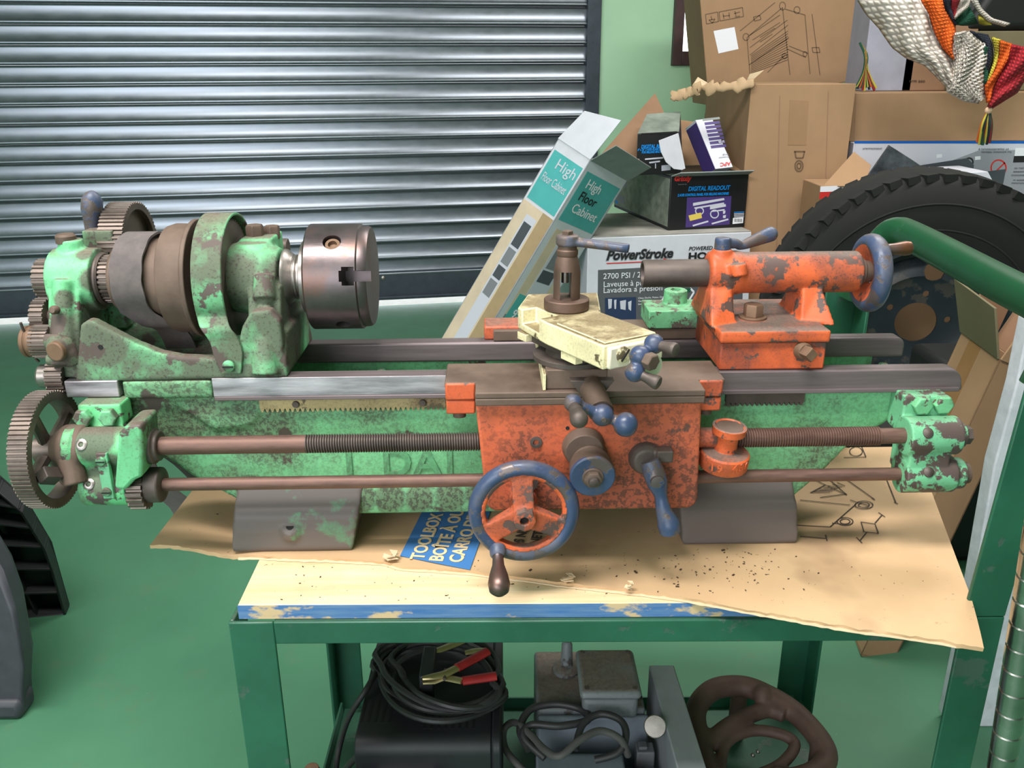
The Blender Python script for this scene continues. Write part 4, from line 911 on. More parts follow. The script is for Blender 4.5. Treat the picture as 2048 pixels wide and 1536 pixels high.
# ================================================================== CART, PLYWOOD, CARDBOARD
I4 = Matrix()
cart = empty('steel_cart', 'dark green welded steel cart with a tube handle carrying the lathe', 'cart', Matrix.Translation((0.1, 1.02, 0)))
CI = Matrix.Translation((-0.1, -1.02, 0))
def wpart(parent, name, mb, mat, bevel=0.001, **k):
    """world-space geometry hung under a thing"""
    inv = parent.matrix_world.inverted() if parent.parent is None else (parent.parent.matrix_world @ parent.matrix_local).inverted()
    mb.v = [inv @ v for v in mb.v]; return mb.build(name, mat, parent, bevel, **k)
PZ = TOPZ-0.0055; PT = 0.0185; RT = PZ-PT-0.0005      # plywood top, its thickness, rail top
XL_, XR_ = -0.317, 0.546; YF_, YB_ = 0.808, 1.266
AT = 0.005
def angle(x0, x1, y0, y1, z0, z1, fx, fy, lean=0.0):
    """angle iron upright: one flange across (front or back), one along the side"""
    mb = MB()
    def pr(xa, xb, ya, yb): mb.hexa([(xa, ya, z0), (xb, ya, z0), (xb, yb, z0), (xa, yb, z0)], [(xa+lean, ya, z1), (xb+lean, ya, z1), (xb+lean, yb, z1), (xa+lean, yb, z1)])
    pr(x0, x1, y0 if fy < 0 else y1-AT, y0+AT if fy < 0 else y1)
    pr(x0 if fx < 0 else x1-AT, x0+AT if fx < 0 else x1, y0+(AT if fy < 0 else 0), y1-(0 if fy < 0 else AT))
    return mb
wpart(cart, 'leg', angle(XL_, XL_+0.050, YF_, YF_+0.05, 0, RT, -1, -1), 'darkgreen', 0.0015)
wpart(cart, 'leg', angle(XL_, XL_+0.048, YB_-0.05, YB_, 0, RT-0.006, -1, 1), 'darkgreen', 0.0015)
wpart(cart, 'leg', angle(0.500, 0.546, YF_, YF_+0.048, 0, 0.628, 1, -1), 'darkgreen', 0.0015)
wpart(cart, 'upright', angle(0.500, 0.546, YF_, YF_+0.048, 0.6285, 0.905, 1, -1, 0.0165), 'darkgreen', 0.0015)
wpart(cart, 'leg', angle(0.473, 0.523, YB_-0.05, YB_, 0, 0.893, 1, 1), 'darkgreen', 0.0015)
zr1 = RT; zr0 = RT-0.029
def rail(x0, x1, y0, y1, side):
    mb = MB()
    if side in 'fb':
        mb.box(x0, x1, y0 if side == 'f' else y1-AT, y0+AT if side == 'f' else y1, zr0, zr1); mb.box(x0, x1, y0+(AT if side == 'f' else 0), y1-(0 if side == 'f' else AT), zr1-AT, zr1)
    else:
        mb.box(x0 if side == 'l' else x1-AT, x0+AT if side == 'l' else x1, y0, y1, zr0, zr1); mb.box(x0+(AT if side == 'l' else 0), x1-(0 if side == 'l' else AT), y0, y1, zr1-AT, zr1)
    return mb
wpart(cart, 'top_rail', rail(XL_+0.050, 0.500, YF_+0.0005, YF_+0.036, 'f'), 'darkgreen', 0.0015)
wpart(cart, 'top_rail', rail(XL_+0.048, 0.473, YB_-0.036, YB_, 'b'), 'darkgreen', 0.0015)
wpart(cart, 'top_rail', rail(XL_, XL_+0.036, YF_+0.05, YB_-0.05, 'l'), 'darkgreen', 0.0015)
wpart(cart, 'top_rail', rail(0.486, 0.522, YF_+0.048, YB_-0.05, 'r'), 'darkgreen', 0.0015)
SH = 0.15
wpart(cart, 'shelf', MB().box(XL_+0.02, 0.50, YF_+0.02, YB_-0.04, SH-0.006, SH).box(XL_+0.016, XL_+0.020, YF_+0.05, YB_-0.05, SH-0.03, SH+0.022).box(XL_+0.05, 0.49, YB_-0.042, YB_-0.038, SH-0.03, SH+0.022).box(0.496, 0.50, YF_+0.05, YB_-0.05, SH-0.03, SH+0.022), 'darkgreen', 0.001)
hp = bez([(0.497, 1.236, 0.885), (0.515, 1.228, 0.938), (0.530, 1.217, 0.974), (0.539, 1.200, 0.987), (0.545, 1.15, 0.986), (0.553, 0.95, 0.972), (0.556, 0.86, 0.966), (0.554, 0.832, 0.955), (0.546, 0.822, 0.925), (0.538, 0.821, 0.895)], 5)
wpart(cart, 'handle_tube', MB().tube(hp, 0.0205, 20), 'tubegreen', 0)

# plywood
t = NT('plywood face'); f = t.noise(9, 6, 0.6, stretch=(0.6, 8, 8)); f2 = t.noise(6, 5, 0.6); f3 = t.noise(160, 2)
b_ = t.mix(t.ramp(f, 0.3, 0.75), lin((238, 216, 178)), lin((212, 182, 138)))
b_ = t.mix(t.math('MULTIPLY', t.ramp(f2, 0.5, 0.75), 0.6), b_, lin((178, 140, 110)))
b_ = t.mix(t.ramp(f3, 0.70, 0.73), b_, lin((80, 60, 45))); t.bump(f, 0.1, 0.0004)
M['ply'] = t.set(Base_Color=b_, Roughness=0.6)
t = NT('worn blue edge paint'); f = t.noise(11, 5, 0.6, stretch=(1, 1, 2)); f2 = t.noise(30, 6, 0.7, stretch=(0.5, 1, 6))
b_ = t.mix(t.ramp(f2, 0.35, 0.7), lin((62, 108, 166)), lin((104, 136, 170)))
b_ = t.mix(t.ramp(f, 0.54, 0.58), b_, lin((206, 178, 138))); t.bump(f2, 0.3, 0.0008)
M['plyedge'] = t.set(Base_Color=b_, Roughness=0.6)
ply = empty('plywood_board', 'pale plywood tabletop with worn blue front edge lying on the green cart', 'board', Matrix.Translation((0.1, 1.02, PZ-PT)))
pyf = 0.8145
wpart(ply, 'panel', MB().prism([(-0.306, pyf), (0.498, pyf), (0.50, pyf+0.06), (0.492, pyf+0.062), (0.492, 1.26), (-0.316, 1.26)], PZ-PT, PZ, 'xy'), 'ply', 0.0012)
wpart(ply, 'painted_edge', MB().box(-0.3062, 0.4975, pyf-0.0008, pyf-0.0001, PZ-PT+0.0006, PZ-0.0006), 'plyedge', 0, label='worn blue painted front edge')

# cardboard sheet: outline read on the table top, sagging past the front edge of the plywood
t = NT('cardboard sheet'); f = t.noise(5, 5); f2 = t.noise(110, 3, 0.7); f3 = t.noise(4.2, 4, 0.6)
b_ = t.mix(t.ramp(f, 0.3, 0.7), lin((190, 154, 116)), lin((204, 170, 130)))
b_ = t.mix(t.math('MULTIPLY', t.ramp(f3, 0.58, 0.72), 0.55), b_, lin((128, 96, 76)))
sp_ = t.math('MULTIPLY', t.ramp(f2, 0.66, 0.70), t.ramp(t.noise(5.5, 3), 0.48, 0.62))
b_ = t.mix(sp_, b_, lin((70, 50, 38)))
t.bump(t.noise(200, 2, 0.5, stretch=(1, 0.1, 1)), 0.08, 0.0006)
M['sheet'] = t.set(Base_Color=b_, Roughness=0.75)
cb = empty('cardboard_sheet', 'torn flattened cardboard with blue print spread under the lathe', 'cardboard', Matrix.Translation((0.05, 1.0, PZ)))
front = [ath(u, v, TOPZ).xy for u, v in [(300, 1092), (380, 1099), (462, 1106), (560, 1113), (660, 1116), (770, 1122), (800, 1132), (930, 1140), (1050, 1155), (1130, 1166), (1260, 1180), (1400, 1199), (1520, 1215), (1640, 1230), (1720, 1240), (1800, 1247), (1880, 1256), (1935, 1268), (1972, 1274)]]
back = [ath(u, v, TOPZ).xy for u, v in [(388, 978), (460, 940), (560, 905), (700, 880), (860, 870), (1000, 866), (1130, 866), (1260, 868), (1400, 870), (1560, 874), (1700, 882), (1832, 900)]]
def resample(P, n):
    d = [0]
    for a, b in zip(P, P[1:]): d.append(d[-1]+(b-a).length)
    out = []
    for i in range(n):
        s = d[-1]*i/(n-1); k = max(j for j in range(len(d)) if d[j] <= s+1e-9); k = min(k, len(P)-2)
        out.append(P[k].lerp(P[k+1], (s-d[k])/(d[k+1]-d[k])))
    return out
NX, NY = 150, 26
fr_, bk_ = resample(front, NX), resample(back, NX)
rt_ = [ath(u, v, TOPZ).xy for u, v in [(1832, 900), (1885, 1005), (1945, 1150), (1955, 1200), (1972, 1274)]]
def sheetz(x, y):
    z = 0.0
    if y < 0.815: z -= (0.815-y)*0.26
    if x > 0.44 and y < 0.82: z += 0.006*min(1, (x-0.44)/0.05)*min(1, (0.82-y)/0.05)
    if x < -0.30: z += 0.004*math.sin((x+0.30)*40)*min(1, (-0.30-x)/0.05)
    if y > 1.05: z += 0
    return z
vs = []; fs = []
for side in (0, 1):
    for j in range(NY):
        for i in range(NX):
            tt = j/(NY-1); p = fr_[i].lerp(bk_[i], tt)
            if i == NX-1: pass
            if j == 0: p = p+Vector((0, 0.0028*noise.noise(Vector((i*0.9, 0, side*0.7)))+0.002*noise.noise(Vector((i*0.23, 3, 0)))))
            z = sheetz(p.x, p.y)+0.0006*noise.noise(Vector((p.x*20, p.y*20, 0)))*(1 if tt < 0.15 else 0)
            vs.append(Vector((p.x, p.y, PZ+0.0004+z+(0.0050 if side else 0.0))))
def ix(s, j, i): return s*NX*NY+j*NX+i
for s in (0, 1):
    for j in range(NY-1):
        for i in range(NX-1):
            fs.append((ix(s, j, i), ix(s, j, i+1), ix(s, j+1, i+1), ix(s, j+1, i)))
for i in range(NX-1):
    fs += [(ix(0, 0, i), ix(0, 0, i+1), ix(1, 0, i+1), ix(1, 0, i)), (ix(0, NY-1, i), ix(0, NY-1, i+1), ix(1, NY-1, i+1), ix(1, NY-1, i))]
for j in range(NY-1):
    fs += [(ix(0, j, 0), ix(0, j+1, 0), ix(1, j+1, 0), ix(1, j, 0)), (ix(0, j, NX-1), ix(0, j+1, NX-1), ix(1, j+1, NX-1), ix(1, j, NX-1))]
sheet = wpart(cb, 'sheet', MB().add(vs, fs), 'sheet', 0, ang=60)
# frayed lower ply along the torn edge
vs = []; fs = []
for i in range(18, NX-4):
    p = fr_[i]; w = 0.002+0.003*abs(noise.noise(Vector((i*0.6, 9, 2)))); z = PZ+sheetz(p.x, p.y)
    vs += [Vector((p.x, p.y-w, z+0.0006)), Vector((p.x, p.y+0.004, z+0.0006)), Vector((p.x, p.y+0.004, z+0.0024)), Vector((p.x, p.y-w*0.8, z+0.0020))]
for i in range(len(vs)//4-1):
    for k in range(4): fs.append((i*4+k, i*4+(k+1) % 4, i*4+4+(k+1) % 4, i*4+4+k))
wpart(cb, 'torn_edge', MB().add(vs, fs), 'card_lt', 0)
def tear(u, v, s):
    c = ath(u, v, TOPZ); mb = MB()
    for k in range(5):
        a = k*1.3; mb.slab([c+Vector((math.cos(a+d)*s*(0.5+0.5*random.random()), math.sin(a+d)*s*0.6, 0.001+0.002*k+0.003*random.random())) for d in (0, 0.8, 1.9, 3)], (0, 0, 0.0007))
    wpart(cb, 'torn_scrap', mb, 'card_lt', 0)
tear(783, 1122, 0.013); tear(1135, 1168, 0.010); tear(1258, 1183, 0.006)
TZ = TOPZ+0.0010
def dec(parent, name, pts, mat, t=(0, 0, 0.0004)): return wpart(parent, name, MB().slab(pts, t), mat, 0)
def sheetpt(u, v): p = ath(u, v, TZ); return p
bp_ = [sheetpt(u, v) for u, v in [(800, 1112), (850, 1012), (985, 1012), (940, 1140)]]
dec(cb, 'blue_print', bp_, plain('blue cardboard print', (62, 118, 178), 0.75, 0, 0.06))
def sheettext(body, u0, v0, u1, v1, mat, size, **k):
    a, b = ath(u0, v0, TZ+0.0006), ath(u1, v1, TZ+0.0006); inv = cb.matrix_world.inverted(); x = b-a
    text(body, mat, cb, inv @ a, x, Vector((-x.y, x.x, 0)), size, **k)
sheettext('TOOLBOX', 846, 1120, 876, 1052, 'txtcream', 0.0235, bold=0.0006, sx=1.0)
sheettext('BO\u00ceTE \u00c0 OUTILS', 884, 1124, 925, 1030, 'txtcream', 0.0235, bold=0.0006)
sheettext('CARRO DE', 923, 1126, 948, 1062, 'txtcream', 0.0235, bold=0.0006)
sheettext('OS NET', 1042, 1098, 1066, 1028, 'inkdark', 0.0175, bold=0.0004)
sheettext('NETO W', 1078, 1090, 1098, 1028, 'inkdark', 0.0175, bold=0.0004)
def lines(parent, name, segs, mat, w, place, nrm=None):
    mb = MB()
    for a, b in segs:
        A, B = place(*a), place(*b); d = B-A; n = nrm or Vector((0, 0, 1)); s = d.cross(n)
        if s.length < 1e-9: continue
        s = s.normalized()*w/2; n = n.normalized(); mb.slab([A-s, A+s, B+s, B-s], n*0.0003)
    o = wpart(parent, name, mb, mat, 0); o['kind'] = 'stuff'; return o
ell = lambda cx, cy, rx, ry, n=14: [((cx+rx*math.cos(2*math.pi*i/n), cy+ry*math.sin(2*math.pi*i/n)), (cx+rx*math.cos(2*math.pi*(i+1)/n), cy+ry*math.sin(2*math.pi*(i+1)/n))) for i in range(n)]
sg = [((1590, 1050), (1660, 1054)), ((1660, 1054), (1712, 1008)), ((1600, 1000), (1700, 1010)), ((1626, 958), (1694, 990)), ((1658, 958), (1694, 990)), ((1692, 958), (1748, 998)), ((1773, 958), (1792, 1006)), ((1600, 1073), (1652, 1077)), ((1651, 1070), (1654, 1082)), ((1640, 995), (1692, 988)), ((1622, 985), (1650, 970)),
      ((1722, 1044), (1750, 1048)), ((1750, 1048), (1757, 1067)), ((1757, 1067), (1728, 1064)), ((1728, 1064), (1722, 1044)), ((1750, 1046), (1764, 1030)), ((1757, 1025), (1770, 1034)), ((1733, 1065), (1720, 1081)), ((1713, 1075), (1724, 1086)), ((1688, 915), (1732, 914)), ((1732, 914), (1722, 890)), ((1744, 996), (1750, 1000)), ((1788, 1004), (1796, 1008)), ((1700, 1000), (1738, 1012)), ((1664, 1046), (1700, 1050))]
sg += ell(1690, 1043, 16, 8)+ell(1690, 1043, 10, 5)+ell(1728, 1010, 18, 8)+ell(1728, 1010, 11, 5)+ell(1712, 903, 13, 9)
for k in range(7): sg.append(((1620+k*9, 985-k*3.4), (1660+k*5, 984-k*2)))
lines(cb, 'printed_drawing', sg, 'inkdark', 0.0013, sheetpt)
for u, v, r_ in ((1452, 1190, 0.0), ): pass
# grit and swarf lying about
grit = MB()
for k in range(150):
    if k < 90: u, v = random.gauss(1430, 110), random.gauss(1140, 28)
    else: u, v = random.uniform(560, 1850), random.uniform(1120, 1215)
    if v < 1095 or v > 1215: continue
    p = ath(u, v, TOPZ)
    if p.y < 0.822: continue
    z0 = TOPZ+0.0006 if v < 1120+(u-560)*0.085 else PZ+0.0004
    s = random.uniform(0.0003, 0.0009)*(2.2 if random.random() < 0.1 else 1); a = random.uniform(0, 3)
    Mx = Matrix.Translation((p.x, p.y, z0)) @ Matrix.Rotation(a, 4, 'Z'); grit.box(-s*1.5, s*1.5, -s*0.7, s*0.7, 0, s*0.5, Mx)
g_ = grit.build('swarf', plain('dark swarf', (70, 52, 40), 0.8), None, 0); tag(g_, 'dark grit and swarf scattered on the cardboard and plywood', 'swarf', kind='stuff')

# ================================================================== ON THE LOWER SHELF
SZ0 = SH+0.0008
def at_h(u, v, h): return ath(u, v, h)
def thing(name, label, cat, x, y, z, group=None): return empty(name, label, cat, Matrix.Translation((x, y, z)), group)
# battery charger
ch = thing('battery_charger', 'black box battery charger with slotted lid under the coiled cables', 'charger', -0.11, 0.95, SZ0)
HT = 0.32; cx0, cx1 = ath(708, 1480, HT).x, ath(1003, 1480, HT).x; cyf = ath(800, 1492, HT).y+0.004; cyb = ath(800, 1288, HT).y+0.02
def rbox(x0, x1, y0, y1, z0, z1, r, n=6):
    """box with rounded long top edges (profile in YZ)"""
    pf = [(y0, z0)]+[(y0+r-r*math.cos(k*math.pi/2/n), z1-r+r*math.sin(k*math.pi/2/n)) for k in range(n+1)]+[(y1-r+r*math.sin(k*math.pi/2/n), z1-r+r*math.cos(k*math.pi/2/n)) for k in range(n+1)]+[(y1, z0)]
    return MB().prism(pf, x0, x1, 'yz')
wpart(ch, 'case', rbox(cx0, cx1-0.014, cyf, cyb, SZ0, HT, 0.022), 'blackplast', 0.002)
wpart(ch, 'end_panel', rbox(cx1-0.014, cx1, cyf-0.004, cyb+0.004, SZ0, HT+0.004, 0.022), 'blackplast', 0.003)
for k in range(17):
    if 4 < k < 9: continue
    a = ath(732+k*13.6, 1400 if k < 5 else 1412, HT+0.0003)
    wpart(ch, 'vent_slot', MB().box(a.x-0.0018, a.x+0.0018, a.y-0.046, a.y, HT-0.0002, HT+0.0005), 'black', 0)
wpart(ch, 'cable_hook', MB().box(ath(855, 1400, HT).x-0.009, ath(855, 1400, HT).x+0.012, ath(855, 1418, HT).y, ath(855, 1418, HT).y+0.012, HT, HT+0.055).box(ath(855, 1400, HT).x-0.009, ath(855, 1400, HT).x+0.012, ath(855, 1418, HT).y, ath(855, 1418, HT).y+0.07, HT+0.05, HT+0.058), 'blackplast', 0.003)
def cable(name, px, h, r, mat, label, cat='cable', flat_=None, group=None, n=8):
    hs_ = h if isinstance(h, (list, tuple)) else [h]*len(px)
    P = [ath(u, v, hh) for (u, v), hh in zip(px, hs_)]; pts = bez(P, n)
    o = MB().tube(pts, r, 10).build(name, mat, None, 0); return tag(o, label, cat, group)
M['cable'] = plain('dark grey cable rubber', (48, 46, 48), 0.5, 0, 0.15, 30)
M['cable2'] = plain('grey cable rubber', (84, 80, 80), 0.6, 0, 0.1, 30)
loops = []
for i, (ox, oy, sc, dh) in enumerate(((0, 0, 1.0, 0.008), (8, 6, 0.93, 0.017), (-4, 10, 1.06, 0.010), (14, -6, 0.86, 0.026), (4, -12, 1.02, 0.030), (20, 4, 0.80, 0.036))):
    for k in range(25):
        a = 2*math.pi*k/24; e = 1+0.05*math.sin(3*a+i)
        loops.append(((872+ox+122*sc*e*math.cos(a)+(16 if math.sin(a) > 0 else 0), 1352+oy+74*sc*e*math.sin(a)+10*math.cos(a)), HT+0.0065+dh*0.6+0.010*abs(math.sin(a*1.5+i))))
P = [ath(u, v, h) for (u, v), h in loops]
co = MB().tube(bez(P, 2), 0.0048, 8).build('coiled_cable', 'cable', None, 0)
co = tag(co, 'coil of dark twin cable heaped on the black charger', 'cable')
cable('charger_lead', [(760, 1330), (735, 1375), (700, 1430), (682, 1480), (672, 1536), (676, 1580)], [HT+0.012, HT+0.02, 0.3, 0.24, 0.2, 0.162], 0.0046, 'cable', 'dark cable running down the left side of the black charger')
M['brass'] = iron('brassy jaw', (168, 150, 110), (196, 178, 134), 0.25, 0.8, 40)
M['redgrip'] = plain('red plastic grip', (158, 34, 38), 0.45, 0, 0.12, 40)
def clamp(px, lab):
    h = HT+0.058; inv_pts = [ath(u, v, h) for u, v in px]; J, P0, Ua, Ub, La, Lb = inv_pts
    c = empty('battery_clamp', lab, 'clamp', Matrix.Translation(P0), 'charger clamps')
    up_ = Vector((0, 0, 0.010))
    wpart(c, 'jaw', MB().tube([J, J.lerp(P0, 0.5)+Vector((0, -0.002, 0.001)), P0, Ua], [0.0035, 0.0065, 0.0075, 0.007], 10, 0.0035), 'brass', 0)
    wpart(c, 'jaw', MB().tube([J-up_*0.8, J.lerp(P0, 0.5)-up_*0.9, P0-up_*0.6, La], [0.003, 0.006, 0.0065, 0.006], 10, 0.003), 'brass', 0)
    wpart(c, 'grip', MB().tube([Ua, Ua.lerp(Ub, 0.5), Ub], [0.0078, 0.0085, 0.0082], 12, 0.0055), 'redgrip', 0)
    wpart(c, 'grip', MB().tube([La, La.lerp(Lb, 0.5), Lb], [0.0075, 0.0082, 0.0080], 12, 0.0055), 'redgrip', 0)
    wpart(c, 'pivot', MB().cyl(P0-Vector((0, 0.012, 0)), P0+Vector((0, 0.010, 0)), 0.0025, None, 10), 'iron', 0)
    return c
c1_ = clamp([(845, 1357), (890, 1348), (914, 1336), (975, 1303), (925, 1362), (992, 1352)], 'lower charger clamp with two red grips resting on the coiled cable')
P0 = ath(905, 1300, HT+0.05); c2_ = empty('battery_clamp', 'upper charger clamp of bare brassy jaws at the back of the cable coil', 'clamp', Matrix.Translation(P0), 'charger clamps')
wpart(c2_, 'jaw', MB().tube([ath(852, 1306, HT+0.05), ath(880, 1300, HT+0.052), ath(905, 1290, HT+0.05), ath(935, 1278, HT+0.05)], [0.0035, 0.0065, 0.0072, 0.006], 10, 0.0035), 'brass', 0)
wpart(c2_, 'jaw', MB().tube([ath(930, 1306, HT+0.045), ath(950, 1302, HT+0.046), ath(972, 1300, HT+0.045)], [0.005, 0.006, 0.004], 10, 0.003), 'brass', 0)
# water pump motor with its plate
wp = thing('water_pump', 'dark water pump with printed silver rating plate in front of the charger', 'pump', -0.13, 0.80, SZ0)
WH = 0.275; a_, b__ = ath(728, 1502, WH), ath(878, 1530, WH)
pumpc = MB().box(a_.x-0.004, b__.x+0.008, ath(800, 1590, WH).y, cyf-0.008, SZ0, WH)
wpart(wp, 'motor_body', pumpc, 'blackplast', 0.010, seg=4)
pd = [ath(u, v, WH+0.0004) for u, v in [(762, 1510), (860, 1521), (872, 1560), (752, 1552)]]
dec(wp, 'rating_plate', pd, M['steel'])
inv = wp.matrix_world.inverted(); a_ = ath(800, 1521, WH+0.001); b__ = ath(860, 1528, WH+0.001)
text('WATER PUMP', 'inkdark', wp, inv @ a_, b__-a_, Vector((0, 1, 0)), 0.0072, 0.0001)
a_ = ath(764, 1529, WH+0.001); text('PUMP  MODEL', 'inkdark', wp, inv @ a_, b__-ath(800, 1521, WH+0.001), Vector((0, 1, 0)), 0.0045)
p = ath(799, 1508, WH); wpart(wp, 'plate_screw', MB().rev((p.x, p.y, WH), (0, 0, 1), [(0, 0.003), (0.0015, 0.0026), (0.002, 0.001)], 12), 'steel', 0)
cable('pump_lead', [(690, 1540), (718, 1510), (760, 1490), (810, 1486), (850, 1500), (872, 1540)], [0.24, 0.28, 0.292, 0.292, 0.285, 0.26], 0.0048, 'cable', 'dark cable arched over the water pump rating plate')
# grey grinding machine
GM = plain('grey machine enamel', (122, 130, 140), 0.55, 0, 0.10, 16); GD = worn('dusty grey enamel', (112, 116, 118), (70, 66, 62), 0.1, 0.3, 18, dust=0.9)
gm = thing('grey_machine', 'grey enamelled machine base with bolted junction box on its top', 'machine', 0.11, 0.95, SZ0)
GH = 0.305; g0, g1 = ath(1072, 1400, GH).x, ath(1288, 1400, GH).x; gyf = ath(1180, 1418, GH).y; gyb = ath(1180, 1308, GH).y+0.01
wpart(gm, 'housing', MB().box(g0, g1, gyf, gyb, SZ0, GH), GD, 0.006, seg=3)
wpart(gm, 'front_cover', MB().box(g0+0.002, g1+0.004, gyf-0.010, gyf-0.0002, SZ0, GH-0.008), GM, 0.004)
jx0, jx1 = ath(1160, 1380, GH+0.05).x, ath(1284, 1380, GH+0.05).x; jy0, jy1 = ath(1220, 1386, GH+0.05).y, ath(1220, 1296, GH+0.05).y
jb = wpart(gm, 'junction_box', MB().box(jx0+0.004, jx1-0.004, jy0+0.004, jy1-0.004, GH-0.002, GH+0.034), GD, 0.008, seg=3)
jl_ = wpart(gm, 'junction_lid', MB().box(jx0, jx1, jy0, jy1, GH+0.0345, GH+0.050), GD, 0.010, seg=4)
for sx_ in (jx0+0.010, jx1-0.010):
    for sy_ in (jy0+0.010, jy1-0.010): wpart(gm, 'lid_screw', MB().cyl((sx_, sy_, GH+0.049), (sx_, sy_, GH+0.0515), 0.0035, None, 12), 'iron', 0)
kx = ath(1133, 1340, GH); wpart(gm, 'lever_stem', MB().rev((kx.x, kx.y, GH-0.001), (0, 0, 1), [(0, 0.022), (0.006, 0.022), (0.008, 0.018), (0.010, 0.0095), (0.05, 0.0085), (0.052, 0.007), (0.058, 0.007)], 22), GD, 0)
# upright plate with aluminium knob
up_ = thing('steel_plate', 'light grey steel angle plate standing beside the grey machine', 'plate', 0.21, 0.93, SZ0)
PH = 0.33; q0_, q1_ = ath(1298, 1330, PH), ath(1348, 1330, PH); q2_, q3_ = ath(1400, 1560, PH), ath(1330, 1560, PH)
wpart(up_, 'plate', MB().prism([(q0_.x, q0_.y), (q1_.x, q1_.y), (q1_.x+0.006, q2_.y), (q0_.x+0.006, q2_.y)], SZ0, PH, 'xy'), plain('bare grey plate', (150, 152, 158), 0.5, 0.2, 0.1, 12), 0.002)
kc = ath(1310, 1453, 0.33); kd_ = (CAM-kc).normalized(); 
kno = MB().rev(kc-kd_*0.022, kd_, [(0, 0.006), (0.012, 0.006), (0.013, 0.0150), (0.022, 0.0158), (0.0235, 0.0145), (0.0238, 0.002)], 36)
o = wpart(up_, 'knob', kno, 'steel', 0, label='bright aluminium knob')
mt = thing('small_motor', 'small light grey motor lying in front of the grey machine', 'motor', 0.09, 0.84, SZ0)
mh = 0.272; m0, m1 = ath(1072, 1508, mh).x, ath(1245, 1508, mh).x; my = ath(1150, 1506, mh).y
wpart(mt, 'motor_case', rbox(m0, m1, my-0.09, my+0.004, SZ0, mh+0.004, 0.016), GM, 0.003)
wpart(mt, 'end_bell', rbox(m1, m1+0.04, my-0.08, my-0.012, SZ0, mh-0.010, 0.014), plain('pale grey casting', (140, 140, 138), 0.6), 0.003)
wpart(mt, 'terminal_block', MB().box(ath(1272, 1490, 0.27).x, ath(1308, 1490, 0.27).x, my+0.006, my+0.028, SZ0, 0.266).box(ath(1272, 1490, 0.27).x+0.003, ath(1308, 1490, 0.27).x-0.010, my+0.010, my+0.024, 0.266, 0.272), plain('grey plastic block', (104, 104, 108), 0.6), 0.002)
cable('grey_lead', [(1046, 1540), (1012, 1500), (1008, 1460), (1030, 1445), (1062, 1470), (1090, 1500), (1120, 1512), (1160, 1480), (1200, 1462), (1240, 1478), (1256, 1510)], [0.26, 0.27, 0.285, 0.3, 0.312, 0.322, 0.33, 0.34, 0.34, 0.325, 0.29], 0.0052, 'cable2', 'grey power lead tangled in front of the grey machine')
cable('machine_lead', [(1058, 1500), (1040, 1460), (1060, 1420), (1110, 1408), (1160, 1418), (1175, 1440), (1120, 1452), (1062, 1450), (1048, 1475), (1090, 1516)], [0.295, 0.302, 0.312, 0.316, 0.316, 0.317, 0.316, 0.312, 0.304, 0.292], 0.0056, 'cable', 'thick dark lead coiled against the front of the grey machine')
cable('looped_lead', [(1150, 1500), (1165, 1450), (1200, 1428), (1240, 1440), (1252, 1470), (1236, 1505), (1190, 1520)], [0.304, 0.32, 0.328, 0.328, 0.32, 0.304, 0.294], 0.0052, 'cable', 'dark lead looped in front of the terminal block')
# brown cast frame on the right
M['cast'] = iron('rusty brown casting', (72, 50, 42), (104, 80, 70), 0.6, 0.2, 14)
cf = thing('cast_bracket', 'heavy rusty brown cast bracket with curved arms lying on the shelf', 'casting', 0.26, 0.95, SZ0)
def hp_(u, v, h): return ath(u, v, h)
arm = MB().tube(bez([hp_(1420, 1560, 0.24), hp_(1398, 1480, 0.25), hp_(1392, 1420, 0.26), hp_(1425, 1380, 0.27), hp_(1480, 1372, 0.27), hp_(1530, 1388, 0.27), hp_(1590, 1425, 0.26), hp_(1640, 1480, 0.25), hp_(1652, 1520, 0.24), hp_(1620, 1550, 0.235), hp_(1540, 1570, 0.23)], 6), 0.017, 14)
arm.tube(bez([hp_(1412, 1490, 0.245), hp_(1460, 1450, 0.255), hp_(1530, 1420, 0.26), hp_(1570, 1430, 0.26)], 6), 0.013, 12)
arm.tube(bez([hp_(1440, 1560, 0.235), hp_(1450, 1490, 0.245), hp_(1500, 1462, 0.25), hp_(1560, 1468, 0.25), hp_(1590, 1490, 0.245), hp_(1560, 1530, 0.238), hp_(1500, 1556, 0.233)], 6), 0.009, 12)
arm.sph(hp_(1525, 1390, 0.275), 0.016, 14)
for (u, v) in ((1405, 1500), (1480, 1375), (1640, 1490), (1560, 1545)):
    p = hp_(u, v, 0.25); arm.cyl((p.x, p.y, SZ0), (p.x, p.y, p.z), 0.014, None, 12)
wpart(cf, 'casting', arm, 'cast', 0, remesh=0.003, smooth=5)
for u, v in ((1506, 1510), (1516, 1503)): 
    p = ath(u, v, 0.23); wpart(cf, 'bright_screw', MB().sph(p, 0.0035, 12), 'steel', 0)
bt = thing('small_jar', 'small clear jar with rusty lid beside the left cart leg', 'jar', *(lambda p: (p.x, p.y, SZ0))(ath(624, 1542, 0.235)))
p = ath(624, 1542, 0.235); wpart(bt, 'glass', MB().cyl((p.x, p.y, SZ0), (p.x, p.y, 0.235), 0.013, None, 20), 'greycard', 0.002)
wpart(bt, 'lid', MB().cyl((p.x, p.y, 0.2352), (p.x, p.y, 0.2415), 0.0105, None, 20), 'rust_sock', 0.001)
